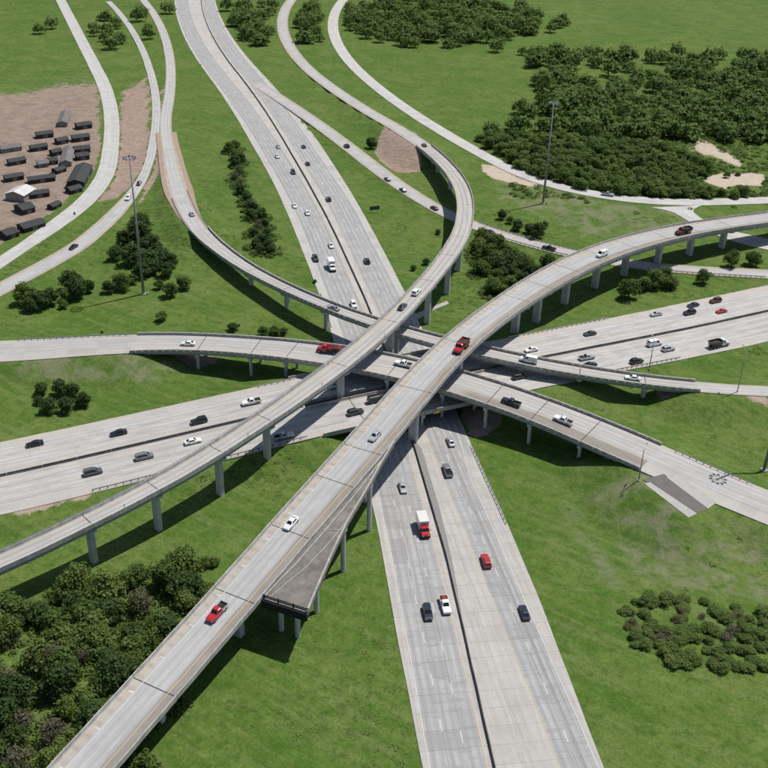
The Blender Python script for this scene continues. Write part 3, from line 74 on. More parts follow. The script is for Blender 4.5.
  'K': [(130.4,441.9,0.25,10.9),(131.4,437.1,0.25,9.5),(132.6,432.2,0.25,8.4),(134.0,427.5,0.25,7.7),(135.8,422.8,0.25,7.5),(138.0,418.3,0.25,7.8),(140.6,414.1,0.25,8.6),(143.7,410.2,0.25,9.7),(147.3,406.8,0.25,11.0),(151.2,403.7,0.25,12.3),(155.3,400.8,0.25,12.3),(159.4,398.1,0.25,12.3),(163.7,395.5,0.25,12.3),(168.0,393.0,0.25,12.3),(172.4,390.7,0.25,12.3),(176.8,388.4,0.25,12.3),(181.3,386.3,0.25,12.3),(185.8,384.1,0.25,12.3)],
  'A_left_yellow': [(24.1,109.0,0.00,0.2),(23.2,117.0,0.00,0.2),(22.2,124.9,0.00,0.2),(21.2,132.8,0.00,0.2),(20.2,140.7,0.00,0.2),(19.3,148.6,0.00,0.2),(18.3,156.5,0.00,0.2),(17.3,164.5,0.00,0.2),(16.3,172.4,0.00,0.2),(15.3,180.3,0.00,0.2),(14.3,188.2,0.00,0.2),(13.2,196.1,0.00,0.2),(12.0,204.0,0.00,0.2),(10.9,211.9,0.00,0.2),(9.7,219.8,0.00,0.2),(8.6,227.7,-0.00,0.2),(7.5,235.6,-0.00,0.2),(6.5,243.5,0.00,0.2),(5.4,251.4,0.00,0.2),(4.3,259.3,0.00,0.2),(3.2,267.2,0.00,0.2),(2.0,275.1,0.00,0.2),(0.7,282.9,0.00,0.2),(-0.7,290.8,0.00,0.2),(-2.2,298.6,0.00,0.2),(-3.7,306.5,0.00,0.2),(-5.4,314.3,0.00,0.2),(-7.0,322.1,0.00,0.2),(-8.8,329.9,0.00,0.2),(-10.5,337.6,0.00,0.2),(-12.3,345.4,0.00,0.2),(-14.1,353.2,0.00,0.2),(-15.8,361.0,0.00,0.2),(-17.6,368.7,0.00,0.2),(-19.3,376.5,0.00,0.2),(-21.0,384.3,0.00,0.2),(-22.8,392.1,0.00,0.2),(-24.5,399.9,0.00,0.2),(-26.4,407.6,0.00,0.2),(-28.3,415.4,0.00,0.2),(-30.3,423.1,0.00,0.2),(-32.3,430.8,0.00,0.2),(-34.3,438.6,0.00,0.2),(-36.4,446.3,0.00,0.2),(-38.5,453.9,0.00,0.2),(-40.7,461.6,0.00,0.2),(-43.0,469.3,0.00,0.2),(-45.3,476.9,0.00,0.2),(-47.5,484.6,0.00,0.2),(-49.8,492.2,0.00,0.2),(-52.1,499.8,0.00,0.2),(-54.4,507.5,0.00,0.2),(-56.6,515.1,0.00,0.2),(-58.9,522.8,0.00,0.2),(-61.3,530.4,0.00,0.2),(-63.6,538.0,0.00,0.2),(-66.0,545.6,0.00,0.2),(-68.4,553.3,0.00,0.2),(-70.8,560.9,0.00,0.2),(-73.2,568.5,0.00,0.2),(-75.7,576.1,0.00,0.2),(-78.1,583.6,0.00,0.2),(-80.6,591.2,0.00,0.2),(-83.1,598.8,0.00,0.2),(-85.7,606.3,0.00,0.2),(-88.2,613.9,0.00,0.2),(-90.8,621.5,0.00,0.2),(-93.4,629.0,0.00,0.2),(-96.0,636.5,0.00,0.2),(-98.7,644.1,0.00,0.2),(-101.3,651.6,0.00,0.2),(-104.0,659.1,0.00,0.2),(-106.7,666.6,0.00,0.2),(-109.3,674.1,0.00,0.2),(-111.9,681.7,0.00,0.2),(-114.5,689.2,0.00,0.2),(-117.1,696.8,0.00,0.2),(-119.6,704.3,0.00,0.2),(-122.1,711.9,0.00,0.2),(-124.6,719.5,0.00,0.2),(-127.0,727.1,0.00,0.2),(-129.4,734.7,0.00,0.2),(-131.8,742.3,0.00,0.2),(-134.1,750.0,0.00,0.2),(-136.4,757.6,0.00,0.2),(-138.7,765.2,0.00,0.2),(-140.9,772.9,0.00,0.2),(-143.1,780.6,0.00,0.2),(-145.3,788.2,0.00,0.2),(-147.4,795.9,0.00,0.2),(-149.5,803.6,0.00,0.2),(-151.6,811.3,0.00,0.2),(-153.7,819.0,0.00,0.2),(-155.7,826.7,0.00,0.2),(-157.7,834.5,0.00,0.2),(-159.6,842.2,0.00,0.2),(-161.5,849.9,0.00,0.2),(-163.4,857.7,0.00,0.2),(-165.3,865.5,0.00,0.2),(-167.1,873.2,0.00,0.2),(-168.9,881.0,0.00,0.2),(-170.6,888.8,0.00,0.2),(-172.3,896.6,0.00,0.2),(-174.0,904.4,0.00,0.2),(-175.7,912.2,0.00,0.2),(-177.3,920.0,0.00,0.2),(-178.9,927.8,0.00,0.2),(-180.5,935.6,0.00,0.2),(-182.0,943.4,0.00,0.2),(-183.5,951.3,0.00,0.2),(-184.9,959.1,0.00,0.2),(-186.4,967.0,0.00,0.2),(-187.8,974.8,0.00,0.2),(-189.1,982.7,0.00,0.2),(-190.5,990.5,0.00,0.2),(-191.8,998.4,0.00,0.2),(-193.0,1006.3,0.00,0.2),(-194.2,1014.2,0.00,0.2),(-195.4,1022.1,0.00,0.2),(-196.6,1030.0,0.00,0.2),(-197.7,1037.9,0.00,0.2),(-198.8,1045.8,0.00,0.2),(-199.9,1053.7,0.00,0.2),(-200.9,1061.6,0.00,0.2),(-201.9,1069.5,0.00,0.2),(-202.9,1077.4,0.00,0.2),(-203.8,1085.3,0.00,0.2),(-204.7,1093.2,0.00,0.2),(-205.6,1101.2,0.00,0.2),(-206.4,1109.1,0.00,0.2),(-207.2,1117.0,0.00,0.2),(-208.0,1125.0,0.00,0.2),(-208.7,1132.9,0.00,0.2),(-209.5,1140.9,0.00,0.2),(-210.1,1148.8,0.00,0.2)],
  'A_right_yellow': [(39.3,110.2,0.00,0.2),(37.8,118.0,0.00,0.2),(36.2,125.8,0.00,0.2),(34.6,133.6,0.00,0.2),(33.1,141.4,0.00,0.2),(31.5,149.3,0.00,0.2),(29.9,157.1,0.00,0.2),(28.4,164.9,0.00,0.2),(26.8,172.7,0.00,0.2),(25.3,180.5,-0.00,0.2),(23.7,188.4,-0.00,0.2),(22.2,196.2,0.00,0.2),(20.6,204.0,0.00,0.2),(19.0,211.8,0.00,0.2),(17.4,219.6,0.00,0.2),(15.9,227.4,0.00,0.2),(14.4,235.3,0.00,0.2),(12.9,243.1,-0.00,0.2),(11.4,250.9,-0.00,0.2),(9.8,258.8,-0.00,0.2),(8.3,266.6,0.00,0.2),(6.7,274.4,0.00,0.2),(5.2,282.2,0.00,0.2),(3.7,290.1,0.00,0.2),(2.2,297.9,0.00,0.2),(0.8,305.7,0.00,0.2),(-0.7,313.6,0.00,0.2),(-2.3,321.4,0.00,0.2),(-3.9,329.2,0.00,0.2),(-5.7,337.0,0.00,0.2),(-7.4,344.7,0.00,0.2),(-9.2,352.5,0.00,0.2),(-10.9,360.3,0.00,0.2),(-12.7,368.1,0.00,0.2),(-14.4,375.9,0.00,0.2),(-16.2,383.6,0.00,0.2),(-17.9,391.4,0.00,0.2),(-19.7,399.2,0.00,0.2),(-21.4,407.0,0.00,0.2),(-23.2,414.8,0.00,0.2),(-25.0,422.5,0.00,0.2),(-26.9,430.3,0.00,0.2),(-28.9,438.0,0.00,0.2),(-31.0,445.7,0.00,0.2),(-33.1,453.4,0.00,0.2),(-35.3,461.0,0.00,0.2),(-37.4,468.7,0.00,0.2),(-39.6,476.4,-0.00,0.2),(-41.7,484.1,-0.00,0.2),(-43.9,491.7,-0.00,0.2),(-46.0,499.4,-0.00,0.2),(-48.2,507.1,-0.00,0.2),(-50.3,514.8,-0.00,0.2),(-52.5,522.5,-0.00,0.2),(-54.6,530.1,-0.00,0.2),(-56.8,537.8,0.00,0.2),(-59.0,545.5,0.00,0.2),(-61.3,553.1,0.00,0.2),(-63.5,560.8,0.00,0.2),(-65.8,568.4,0.00,0.2),(-68.1,576.0,0.00,0.2),(-70.4,583.7,0.00,0.2),(-72.7,591.3,0.00,0.2),(-75.0,598.9,0.00,0.2),(-77.4,606.5,0.00,0.2),(-79.8,614.1,0.00,0.2),(-82.2,621.7,0.00,0.2),(-84.7,629.3,0.00,0.2),(-87.1,636.9,0.00,0.2),(-89.6,644.5,0.00,0.2),(-92.1,652.1,0.00,0.2),(-94.6,659.6,0.00,0.2),(-97.2,667.2,0.00,0.2),(-99.7,674.7,0.00,0.2),(-102.3,682.3,0.00,0.2),(-104.8,689.9,0.00,0.2),(-107.3,697.4,0.00,0.2),(-109.7,705.0,0.00,0.2),(-112.2,712.6,0.00,0.2),(-114.6,720.2,0.00,0.2),(-117.0,727.8,0.00,0.2),(-119.3,735.4,0.00,0.2),(-121.6,743.1,0.00,0.2),(-123.9,750.7,0.00,0.2),(-126.1,758.4,0.00,0.2),(-128.3,766.0,0.00,0.2),(-130.5,773.7,0.00,0.2),(-132.7,781.4,0.00,0.2),(-134.8,789.1,0.00,0.2),(-136.9,796.8,0.00,0.2),(-138.9,804.5,0.00,0.2),(-140.9,812.2,0.00,0.2),(-142.9,819.9,0.00,0.2),(-144.9,827.6,0.00,0.2),(-146.8,835.4,0.00,0.2),(-148.7,843.1,0.00,0.2),(-150.5,850.9,0.00,0.2),(-152.4,858.6,0.00,0.2),(-154.1,866.4,0.00,0.2),(-155.9,874.2,0.00,0.2),(-157.6,882.0,0.00,0.2),(-159.3,889.8,0.00,0.2),(-161.0,897.6,0.00,0.2),(-162.6,905.4,0.00,0.2),(-164.2,913.2,0.00,0.2),(-165.8,921.0,0.00,0.2),(-167.3,928.8,0.00,0.2),(-168.8,936.6,0.00,0.2),(-170.3,944.5,0.00,0.2),(-171.7,952.3,0.00,0.2),(-173.1,960.2,0.00,0.2),(-174.5,968.0,0.00,0.2),(-175.8,975.9,0.00,0.2),(-177.1,983.8,0.00,0.2),(-178.4,991.6,0.00,0.2),(-179.6,999.5,0.00,0.2),(-180.8,1007.4,0.00,0.2),(-182.0,1015.3,0.00,0.2),(-183.1,1023.2,0.00,0.2),(-184.2,1031.1,0.00,0.2),(-185.3,1039.0,0.00,0.2),(-186.3,1046.9,0.00,0.2),(-187.4,1054.8,0.00,0.2),(-188.3,1062.7,0.00,0.2),(-189.3,1070.6,0.00,0.2),(-190.2,1078.5,0.00,0.2),(-191.0,1086.5,0.00,0.2),(-191.9,1094.4,0.00,0.2),(-192.7,1102.3,0.00,0.2),(-193.5,1110.3,0.00,0.2),(-194.2,1118.2,0.00,0.2),(-194.9,1126.1,0.00,0.2),(-195.6,1134.1,0.00,0.2),(-196.2,1142.0,0.00,0.2),(-196.8,1150.0,0.00,0.2),(-197.4,1157.9,0.00,0.2),(-198.0,1165.9,0.00,0.2)],
}
WEDGE = [(3.09, 216.18, 15.89), (0.22, 208.03, 15.42), (-3.56, 196.52, 14.56), (-7.42, 185.67, 13.5), (-10.28, 175.7, 12.55), (-14.5, 158.8, 10.87)]
PIERS = {'D': [76.0, 93.9, 113.9, 131.8, 165.8, 197.7, 231.7, 257.6, 279.6, 323.5, 375.3, 399.3], 'E': [76.0, 98.0, 117.9, 131.9, 163.9, 195.8, 237.8, 253.7, 273.7, 293.6, 311.6, 331.5, 349.5, 367.5], 'C': [115.8, 133.7, 145.7, 161.6, 179.6, 197.5, 211.5, 225.5, 241.4], 'F': [613.7, 637.7, 659.6, 689.5, 707.5, 731.4, 749.4, 769.3]}
ENDS = {'D': [None, 423.2], 'E': [None, None], 'C': [93.9, 259.4], 'F': [561.8, 785.3], 'B': [138.2, 196.3]}
A_SLABS = [64.0, 129.8]
VEHICLES = [
  ('sedan','silver','A',411.1,5.1,-1,'silver sedan farthest up the freeway beside its median, topmost of the left lanes'),
  ('hatch','white','A',395.1,8.44,-1,'small white hatchback on the freeway just below the topmost silver sedan'),
  ('suv','charcoal','A',369.2,5.08,-1,'charcoal SUV alone near the median on the upper left freeway lanes'),
  ('sedan','white','A',323.3,12.02,-1,'white sedan left of another white car, beside the hedge stretch of the freeway'),
  ('hatch','white','A',313.3,7.97,-1,'white hatchback right behind and right of a white sedan on the upper freeway'),
  ('sedan','offwhite','A',275.4,4.11,-1,'white sedan just above the white box truck on the upper freeway'),
  ('pickup','charcoal','A',263.4,12.33,-1,'dark grey pickup left of the white box truck'),
  ('box_truck','white','A',253.5,7.59,-1,'white box truck coming towards the crossing on the upper freeway'),
  ('suv','white','A',219.6,4.97,-1,'white SUV near the median just above the ramp over the freeway'),
  ('sedan','silver','A',107.9,7.31,-1,'silver sedan below the crossing, above the red box truck'),
  ('box_truck','red_cab','A',89.9,5.28,-1,'red cab truck with a pale grey box body below the crossing'),
  ('suv','blueblack','A',60.0,9.37,-1,'dark blue SUV beside the white pickup at the bottom of the freeway'),
  ('pickup','white_red','A',62.0,5.01,-1,'white pickup with red cargo beside the median at the bottom'),
  ('sedan','charcoal','A',409.1,-7.77,1,'dark grey sedan topmost of the right freeway lanes'),
  ('sedan','black','A',381.1,-4.34,1,'black sedan second from the top on the right freeway lanes'),
  ('suv','charcoal','A',329.3,-4.27,1,'dark grey SUV midway up the right freeway lanes near the median'),
  ('suv','black','A',257.5,-7.06,1,'black SUV alone on the right upper lanes near the curved ramp'),
  ('sedan','silver','A',127.8,-10.17,1,'silver sedan leaving the shade of the bridges on the right lanes'),
  ('pickup','grey','A',113.9,-6.1,1,'grey pickup with dark bed below the crossing on the right lanes'),
  ('suv','red','A',76.0,-7.53,1,'red SUV on the lower right freeway lanes'),
  ('sedan','blueblack','A',58.0,-12.25,1,'dark blue sedan at the bottom right end of the freeway'),
  ('sedan','black','B',64.0,11.62,-1,'black sedan at the far left end of the crossing freeway'),
  ('sedan','black','B',86.1,7.69,-1,'black sedan second from the left on the upper crossing lanes'),
  ('suv','black','B',108.1,4.21,-1,'black SUV behind two black sedans on the crossing freeway'),
  ('pickup','white','B',124.2,7.92,-1,'white pickup with an open bed on the crossing freeway beside the low ramp'),
  ('sedan','silver','B',150.2,6.4,-1,'silver sedan in the shade under the long ramps'),
  ('sedan','white','B',218.4,5.3,-1,'white sedan just above the ramp on the right crossing lanes'),
  ('sedan','charcoal','B',244.4,8.44,-1,'dark grey sedan alone on the upper right crossing lanes'),
  ('sedan','silver','B',276.5,13.01,-1,'silver sedan ahead of two black cars on the right crossing lanes'),
  ('suv','black','B',288.6,9.51,-1,'large black SUV nearest the median of the dark group at right'),
  ('sedan','blueblack','B',294.6,14.05,-1,'dark car in the outer lane beside the large black SUV'),
  ('suv','maroon','B',304.6,13.64,-1,'maroon and black SUV in the outer lane at the right end'),
  ('sports','red','B',300.6,6.16,-1,'low red sports car at the right end of the crossing freeway'),
  ('minivan','darkgrey','B',76.0,-8.51,1,'dark grey minivan nearest the grass on the lower left crossing lanes'),
  ('minivan','grey','B',90.1,-6.98,1,'grey minivan second from the left on the lower crossing lanes'),
  ('sedan','white','B',104.1,-5.13,1,'white sedan on the lower crossing lanes beside the long ramp'),
  ('pickup','silver','B',128.2,-13.25,1,'silver pickup in the ramp shadow behind a bridge column'),
  ('suv','charcoal','B',150.2,-9.56,1,'dark grey SUV in the sun between the two long ramps'),
  ('van','black','B',158.2,-5.71,1,'black van half hidden under the highest ramp'),
  ('suv','black','B',204.3,-8.85,1,'black SUV in the shade between the two right hand ramps'),
  ('pickup','grey_load','B',232.4,-5.75,1,'grey pickup with a dark load above the low right ramp'),
  ('sedan','black','B',230.4,-10.13,1,'black sedan right beside the loaded grey pickup'),
  ('suv','black','B',246.4,-13.73,1,'black SUV in the outer lane above the low right ramp'),
  ('van','white','B',260.5,-5.69,1,'tall white van near the median at right'),
  ('suv','silver','B',262.5,-10.32,1,'silver SUV just ahead of the tall white van'),
  ('dump_truck','white_cab','B',280.5,-14.19,1,'black dump truck with a white cab at the right end'),
  ('sedan','white','C',111.8,-1.04,-1,'white sedan alone on the low ramp at left'),
  ('flatbed','red','C',157.6,2.04,-1,'red flatbed truck loaded with machinery beside the long narrow ramp'),
  ('pickup','white','C',181.6,2.14,-1,'white pickup between the two highest ramps at the centre'),
  ('pickup','black','C',217.5,-1.81,-1,'black pickup on the low ramp right of the centre'),
  ('pickup','white','C',233.4,-0.97,-1,'white pickup following the black pickup on the low ramp'),
  ('suv','white','D',219.7,0.41,1,'white SUV on the long curved ramp above the crossing'),
  ('sedan','charcoal','D',207.7,0.57,1,'dark grey sedan behind the white SUV on the curved ramp'),
  ('sedan','charcoal','D',423.2,-0.15,1,'dark sedan at the far end of the curved ramp'),
  ('pickup','red_silver','E',70.0,0.42,-1,'red pickup with silver bed at the bottom of the widest ramp'),
  ('sedan','white','E',100.0,1.27,-1,'white sedan on the widest ramp beside the dark unused deck'),
  ('sedan','silver','E',137.9,-0.22,-1,'silver sedan on the widest ramp just below the crossing'),
  ('dump_truck','red','E',191.8,-2.2,-1,'red dump truck with green edged bed at the top of the widest ramp'),
  ('van','white','E',293.6,-1.25,-1,'white van on the widest ramp beside the dry field'),
  ('dump_truck','darkred','E',341.5,-2.02,-1,'dark red dump truck at the far right of the widest ramp'),
  ('sedan','silver','F',543.9,1.05,-1,'silver sedan coming down the narrow ramp beside the dirt verge'),
  ('sedan','grey','F',663.6,-0.64,-1,'grey sedan on the narrow ramp above the freeway'),
  ('van','white','F',733.4,0.15,-1,'white van on the narrow ramp right of the widest ramp'),
  ('sedan','white','F',765.3,0.15,-1,'white sedan near the right end of the narrow ramp'),
  ('suv','black','G',158.0,-1.26,-1,'black SUV at the upper end of the side road next to the mound'),
  ('sedan','blueblack','G',212.2,-2.26,-1,'dark blue sedan below the mound on the side road'),
  ('sedan','black','G',228.3,-2.37,-1,'black sedan nearing the curved ramp on the side road'),
  ('sedan','black','G',254.4,-1.61,-1,'black sedan about to enter the curved ramp shadow on the side road'),
  ('sedan','charcoal','G',288.3,-2.19,-1,'dark sedan half hidden by trees right of the curved ramp'),
  ('pickup','black','G',316.4,-1.74,-1,'black pickup on the side road near the widest ramp'),
  ('suv','white','H2',165.7,-0.29,-1,'white SUV on the left curving road beside the tall light mast'),
  ('sedan','black','H2',107.9,0.18,-1,'black sedan farthest down the left curving road'),
  ('sedan','brown','H2',185.6,-0.1,-1,'dark brown sedan behind the white SUV on the left curving road'),
  ('pickup','silver','I',674.9,0.53,1,'silver pickup on the road beside the wood'),
]
TREES = {
 'dark oak': [(-102.6, 396.4, 4.34),(-105.7, 377.8, 3.75),(-100.9, 380.1, 5.05),(-93.1, 371.4, 5.36),(-105.0, 364.8, 3.65),(-98.4, 360.3, 4.83),(-91.1, 355.1, 5.16),(-87.1, 361.1, 4.8),(-82.9, 358.7, 3.55),(-91.4, 348.8, 3.49),(-88.0, 351.8, 3.11),(-83.0, 349.4, 3.47)],
 'left row': [(-127.3, 323.6, 4.15),(-121.2, 320.0, 4.09),(-118.0, 322.8, 3.35),(-123.4, 317.6, 2.95),(-114.7, 336.4, 3.83),(-109.8, 329.0, 4.14),(-113.7, 327.2, 2.61),(-107.8, 334.3, 3.02),(-100.5, 334.0, 2.62),(-96.1, 336.9, 3.4),(-93.8, 342.3, 2.28),(-113.0, 320.7, 1.83)],
 'pair': [(-77.7, 332.2, 3.32),(-74.4, 339.3, 2.99),(-83.1, 338.7, 1.87)],
 'bush at mast': [(-76.8, 312.9, 2.46)],
 'ramp bush': [(-51.2, 307.0, 2.04)],
 'ramp bushes': [(-41.1, 303.9, 2.02),(-37.0, 303.5, 2.35),(-34.2, 305.1, 1.68)],
 'hedge': [(-81.5, 503.9, 3.15),(-79.1, 509.2, 3.18),(-76.2, 492.8, 3.61),(-75.6, 482.0, 3.02),(-73.5, 486.9, 3.05),(-72.0, 470.2, 2.95),(-72.6, 461.5, 2.41),(-69.2, 453.2, 2.86),(-67.3, 442.5, 2.79),(-63.7, 433.6, 2.74),(-62.1, 426.1, 2.24),(-59.3, 420.1, 2.66),(-59.2, 411.6, 2.61),(-56.3, 410.7, 2.61),(-54.1, 412.0, 3.06),(-54.4, 400.4, 2.98),(-52.1, 401.7, 2.55),(-55.0, 392.6, 2.51),(-49.4, 390.8, 2.49),(-50.4, 383.2, 2.87),(-53.1, 380.9, 2.44),(-47.8, 379.2, 2.43),(-50.7, 374.9, 2.0),(-46.4, 374.2, 1.99)],
 'lone group': [(-102.5, 261.6, 2.52),(-101.7, 256.3, 1.54),(-96.9, 261.9, 2.83),(-97.3, 252.2, 2.76),(-93.1, 260.9, 2.49),(-92.1, 252.5, 2.74),(-88.3, 255.5, 2.45)],
 'lower wood': [(-57.4, 176.7, 2.86),(-42.8, 171.0, 3.12),(-59.8, 126.4, 3.24),(-52.5, 169.5, 4.33),(-70.0, 173.0, 3.11),(-81.7, 162.4, 3.82),(-77.2, 140.5, 3.15),(-61.0, 133.5, 3.23),(-66.0, 151.6, 3.79),(-69.8, 126.0, 2.53),(-74.4, 134.7, 3.13),(-63.3, 149.1, 3.86),(-70.8, 136.3, 3.78),(-45.4, 181.9, 4.48),(-79.6, 159.9, 3.8),(-69.5, 162.7, 3.07),(-66.0, 167.4, 3.79),(-45.3, 175.5, 4.03),(-48.5, 177.7, 3.57),(-67.7, 132.2, 2.97),(-52.1, 124.5, 3.64),(-54.3, 138.4, 3.25),(-69.0, 157.2, 2.96),(-55.4, 124.8, 3.81),(-51.1, 151.8, 3.15),(-45.6, 141.9, 3.67),(-60.4, 139.8, 2.99),(-53.8, 136.0, 3.54),(-58.6, 166.6, 3.87),(-54.2, 133.6, 3.45),(-44.6, 160.9, 3.71),(-60.8, 172.0, 4.23),(-45.1, 139.0, 3.59),(-67.6, 135.1, 3.43),(-50.2, 156.1, 3.64),(-42.3, 143.6, 3.62),(-57.7, 143.0, 2.91),(-63.2, 169.3, 2.9),(-78.4, 162.2, 3.1),(-60.5, 158.2, 3.69),(-82.9, 156.3, 3.23),(-67.9, 175.3, 4.29),(-63.0, 145.5, 4.1),(-42.6, 156.2, 3.91),(-52.3, 160.1, 2.93),(-51.3, 147.0, 4.06),(-58.4, 130.5, 2.49),(-74.3, 146.5, 3.63),(-71.4, 142.6, 4.0),(-64.3, 155.5, 3.06),(-58.6, 156.6, 3.2),(-52.1, 155.2, 3.12),(-79.6, 148.7, 3.14),(-73.8, 165.8, 3.07),(-49.1, 138.4, 2.69),(-47.1, 164.1, 3.58),(-69.3, 152.7, 4.15),(-50.6, 139.5, 3.47),(-52.2, 129.3, 3.01),(-57.1, 132.3, 2.78),(-63.6, 163.8, 4.04),(-41.5, 175.3, 3.6),(-54.8, 151.7, 3.15),(-83.0, 166.6, 4.25),(-74.8, 137.3, 4.1),(-72.2, 132.2, 2.88),(-44.5, 127.2, 3.44),(-78.4, 158.5, 2.89),(-52.9, 144.8, 2.98),(-55.3, 179.1, 3.08),(-60.6, 161.5, 4.03),(-65.7, 126.4, 3.48),(-54.8, 145.8, 3.47),(-47.1, 158.7, 2.83),(-71.6, 129.5, 3.24),(-61.2, 153.8, 2.83),(-64.7, 157.2, 4.13),(-78.7, 166.2, 3.3)],
 'lower wood edge': [(-40.9, 185.6, 1.68),(-44.0, 180.9, 1.9),(-38.8, 186.0, 1.44)],
 'thicket': [(60.0, 172.3, 1.39),(86.6, 170.5, 2.11),(76.2, 163.3, 1.6),(78.1, 172.4, 1.84),(81.4, 176.3, 1.41),(55.4, 173.7, 1.24),(67.0, 171.7, 1.62),(61.8, 161.2, 1.79),(60.1, 173.0, 1.81),(85.3, 164.3, 1.59),(70.3, 178.5, 1.74),(88.1, 167.5, 1.53),(84.7, 167.5, 2.09),(56.4, 173.4, 1.22),(68.8, 172.3, 1.23),(59.4, 166.7, 1.52),(74.7, 177.9, 1.51),(56.5, 165.2, 1.99),(72.1, 159.2, 1.34),(69.9, 165.6, 1.51),(73.5, 161.6, 2.0),(64.1, 167.8, 1.93),(63.1, 176.7, 1.49),(83.6, 172.7, 1.33),(57.4, 173.4, 1.25),(67.9, 165.5, 1.38),(56.3, 174.3, 1.44),(68.7, 177.2, 1.6),(62.8, 160.9, 1.64),(83.5, 163.7, 1.89),(73.6, 168.4, 1.95),(73.2, 156.6, 1.8),(79.3, 172.9, 1.98),(65.5, 177.6, 1.93),(63.5, 158.1, 1.99),(76.5, 174.1, 1.61),(78.3, 168.3, 2.08),(69.8, 168.8, 1.59),(77.2, 157.3, 1.63),(86.9, 165.9, 1.29),(82.7, 170.1, 1.24),(68.7, 174.4, 1.45),(59.9, 165.4, 1.47),(81.6, 174.1, 1.55),(80.3, 159.3, 1.73),(69.2, 175.6, 1.99),(61.1, 176.6, 1.87),(87.1, 174.9, 2.0),(63.4, 162.2, 1.93),(73.2, 160.4, 1.49),(76.0, 175.3, 1.58),(67.1, 179.1, 1.5),(66.6, 167.4, 1.82),(78.9, 157.5, 1.79),(76.4, 166.2, 1.92),(65.3, 164.6, 1.78),(73.1, 173.0, 1.26),(56.8, 170.1, 1.7),(78.6, 162.6, 1.45),(87.6, 173.1, 1.91),(75.1, 159.2, 1.83),(73.2, 170.4, 1.18),(81.9, 158.0, 1.72),(71.4, 162.3, 1.5),(61.7, 163.6, 1.97),(58.2, 163.3, 1.84),(63.4, 177.8, 1.74),(68.2, 168.9, 1.67),(86.7, 172.9, 1.48),(71.7, 156.8, 1.3),(72.4, 165.1, 1.33),(76.2, 162.4, 1.22),(68.0, 158.9, 2.01),(62.4, 158.6, 1.71),(83.2, 168.6, 1.29),(61.9, 175.8, 1.27),(79.8, 162.1, 2.03),(58.9, 177.1, 1.25),(61.0, 169.9, 1.59),(67.1, 166.1, 1.51),(56.8, 164.5, 1.48),(57.4, 167.3, 1.48),(76.4, 157.8, 1.49),(63.3, 166.7, 1.8),(80.6, 166.0, 1.46),(55.3, 168.8, 1.37),(64.1, 160.2, 1.14),(81.4, 171.5, 1.21),(62.2, 168.0, 1.51),(69.1, 168.2, 1.25),(65.4, 160.5, 1.53),(71.5, 157.8, 1.73),(65.4, 158.0, 1.88),(81.0, 168.9, 2.12),(90.6, 175.0, 1.64),(59.4, 168.2, 1.22),(62.5, 178.6, 1.99),(60.1, 168.7, 1.41),(56.3, 163.4, 1.48),(89.3, 174.2, 1.78),(62.0, 165.5, 1.83),(67.8, 166.9, 1.73),(67.8, 171.3, 1.2),(89.8, 173.1, 1.38),(67.5, 161.5, 1.63)],
 'middle copse': [(42.6, 340.1, 2.9),(48.0, 346.3, 2.67),(43.4, 363.6, 3.55),(39.4, 368.0, 2.67),(36.1, 374.4, 2.86),(39.7, 345.9, 3.7),(44.1, 357.0, 2.93),(39.0, 342.0, 3.15),(38.7, 390.6, 4.11),(54.1, 357.2, 3.59),(50.6, 345.8, 2.64),(40.1, 375.9, 4.36),(53.4, 367.8, 4.0),(45.0, 388.2, 3.89),(58.5, 361.6, 2.63),(51.1, 352.0, 2.93),(46.4, 376.1, 2.79),(47.2, 383.1, 2.71),(35.7, 360.5, 4.18),(47.1, 365.4, 4.21),(50.5, 365.0, 3.06),(45.7, 348.3, 3.49),(55.1, 347.2, 3.9),(59.2, 354.7, 2.88),(41.5, 354.5, 2.7),(35.5, 381.0, 3.17),(42.6, 371.3, 3.68),(47.6, 359.0, 3.41),(42.2, 385.4, 3.17),(62.1, 364.1, 4.07),(50.5, 357.0, 2.74),(37.9, 386.2, 3.26),(50.4, 380.0, 2.91),(53.4, 363.5, 3.2)],
 'field trees': [(49.2, 420.1, 2.21),(54.4, 407.5, 3.03),(52.3, 415.6, 1.75),(59.5, 404.5, 3.01),(62.2, 399.0, 3.85),(66.8, 410.8, 1.74)],
 'ramp trees': [(89.2, 342.2, 4.21),(96.0, 349.7, 3.5),(101.1, 352.6, 3.94),(105.8, 358.4, 3.6),(107.1, 352.1, 3.15),(88.8, 350.1, 2.31)],
 'bank tree': [(120.5, 357.5, 3.22)],
 'edge trees': [(136.1, 373.7, 3.37),(145.2, 376.3, 3.41)],
 'median bushes': [(10.3, 362.4, 1.15),(15.1, 368.6, 1.56),(20.8, 400.5, 1.26)],
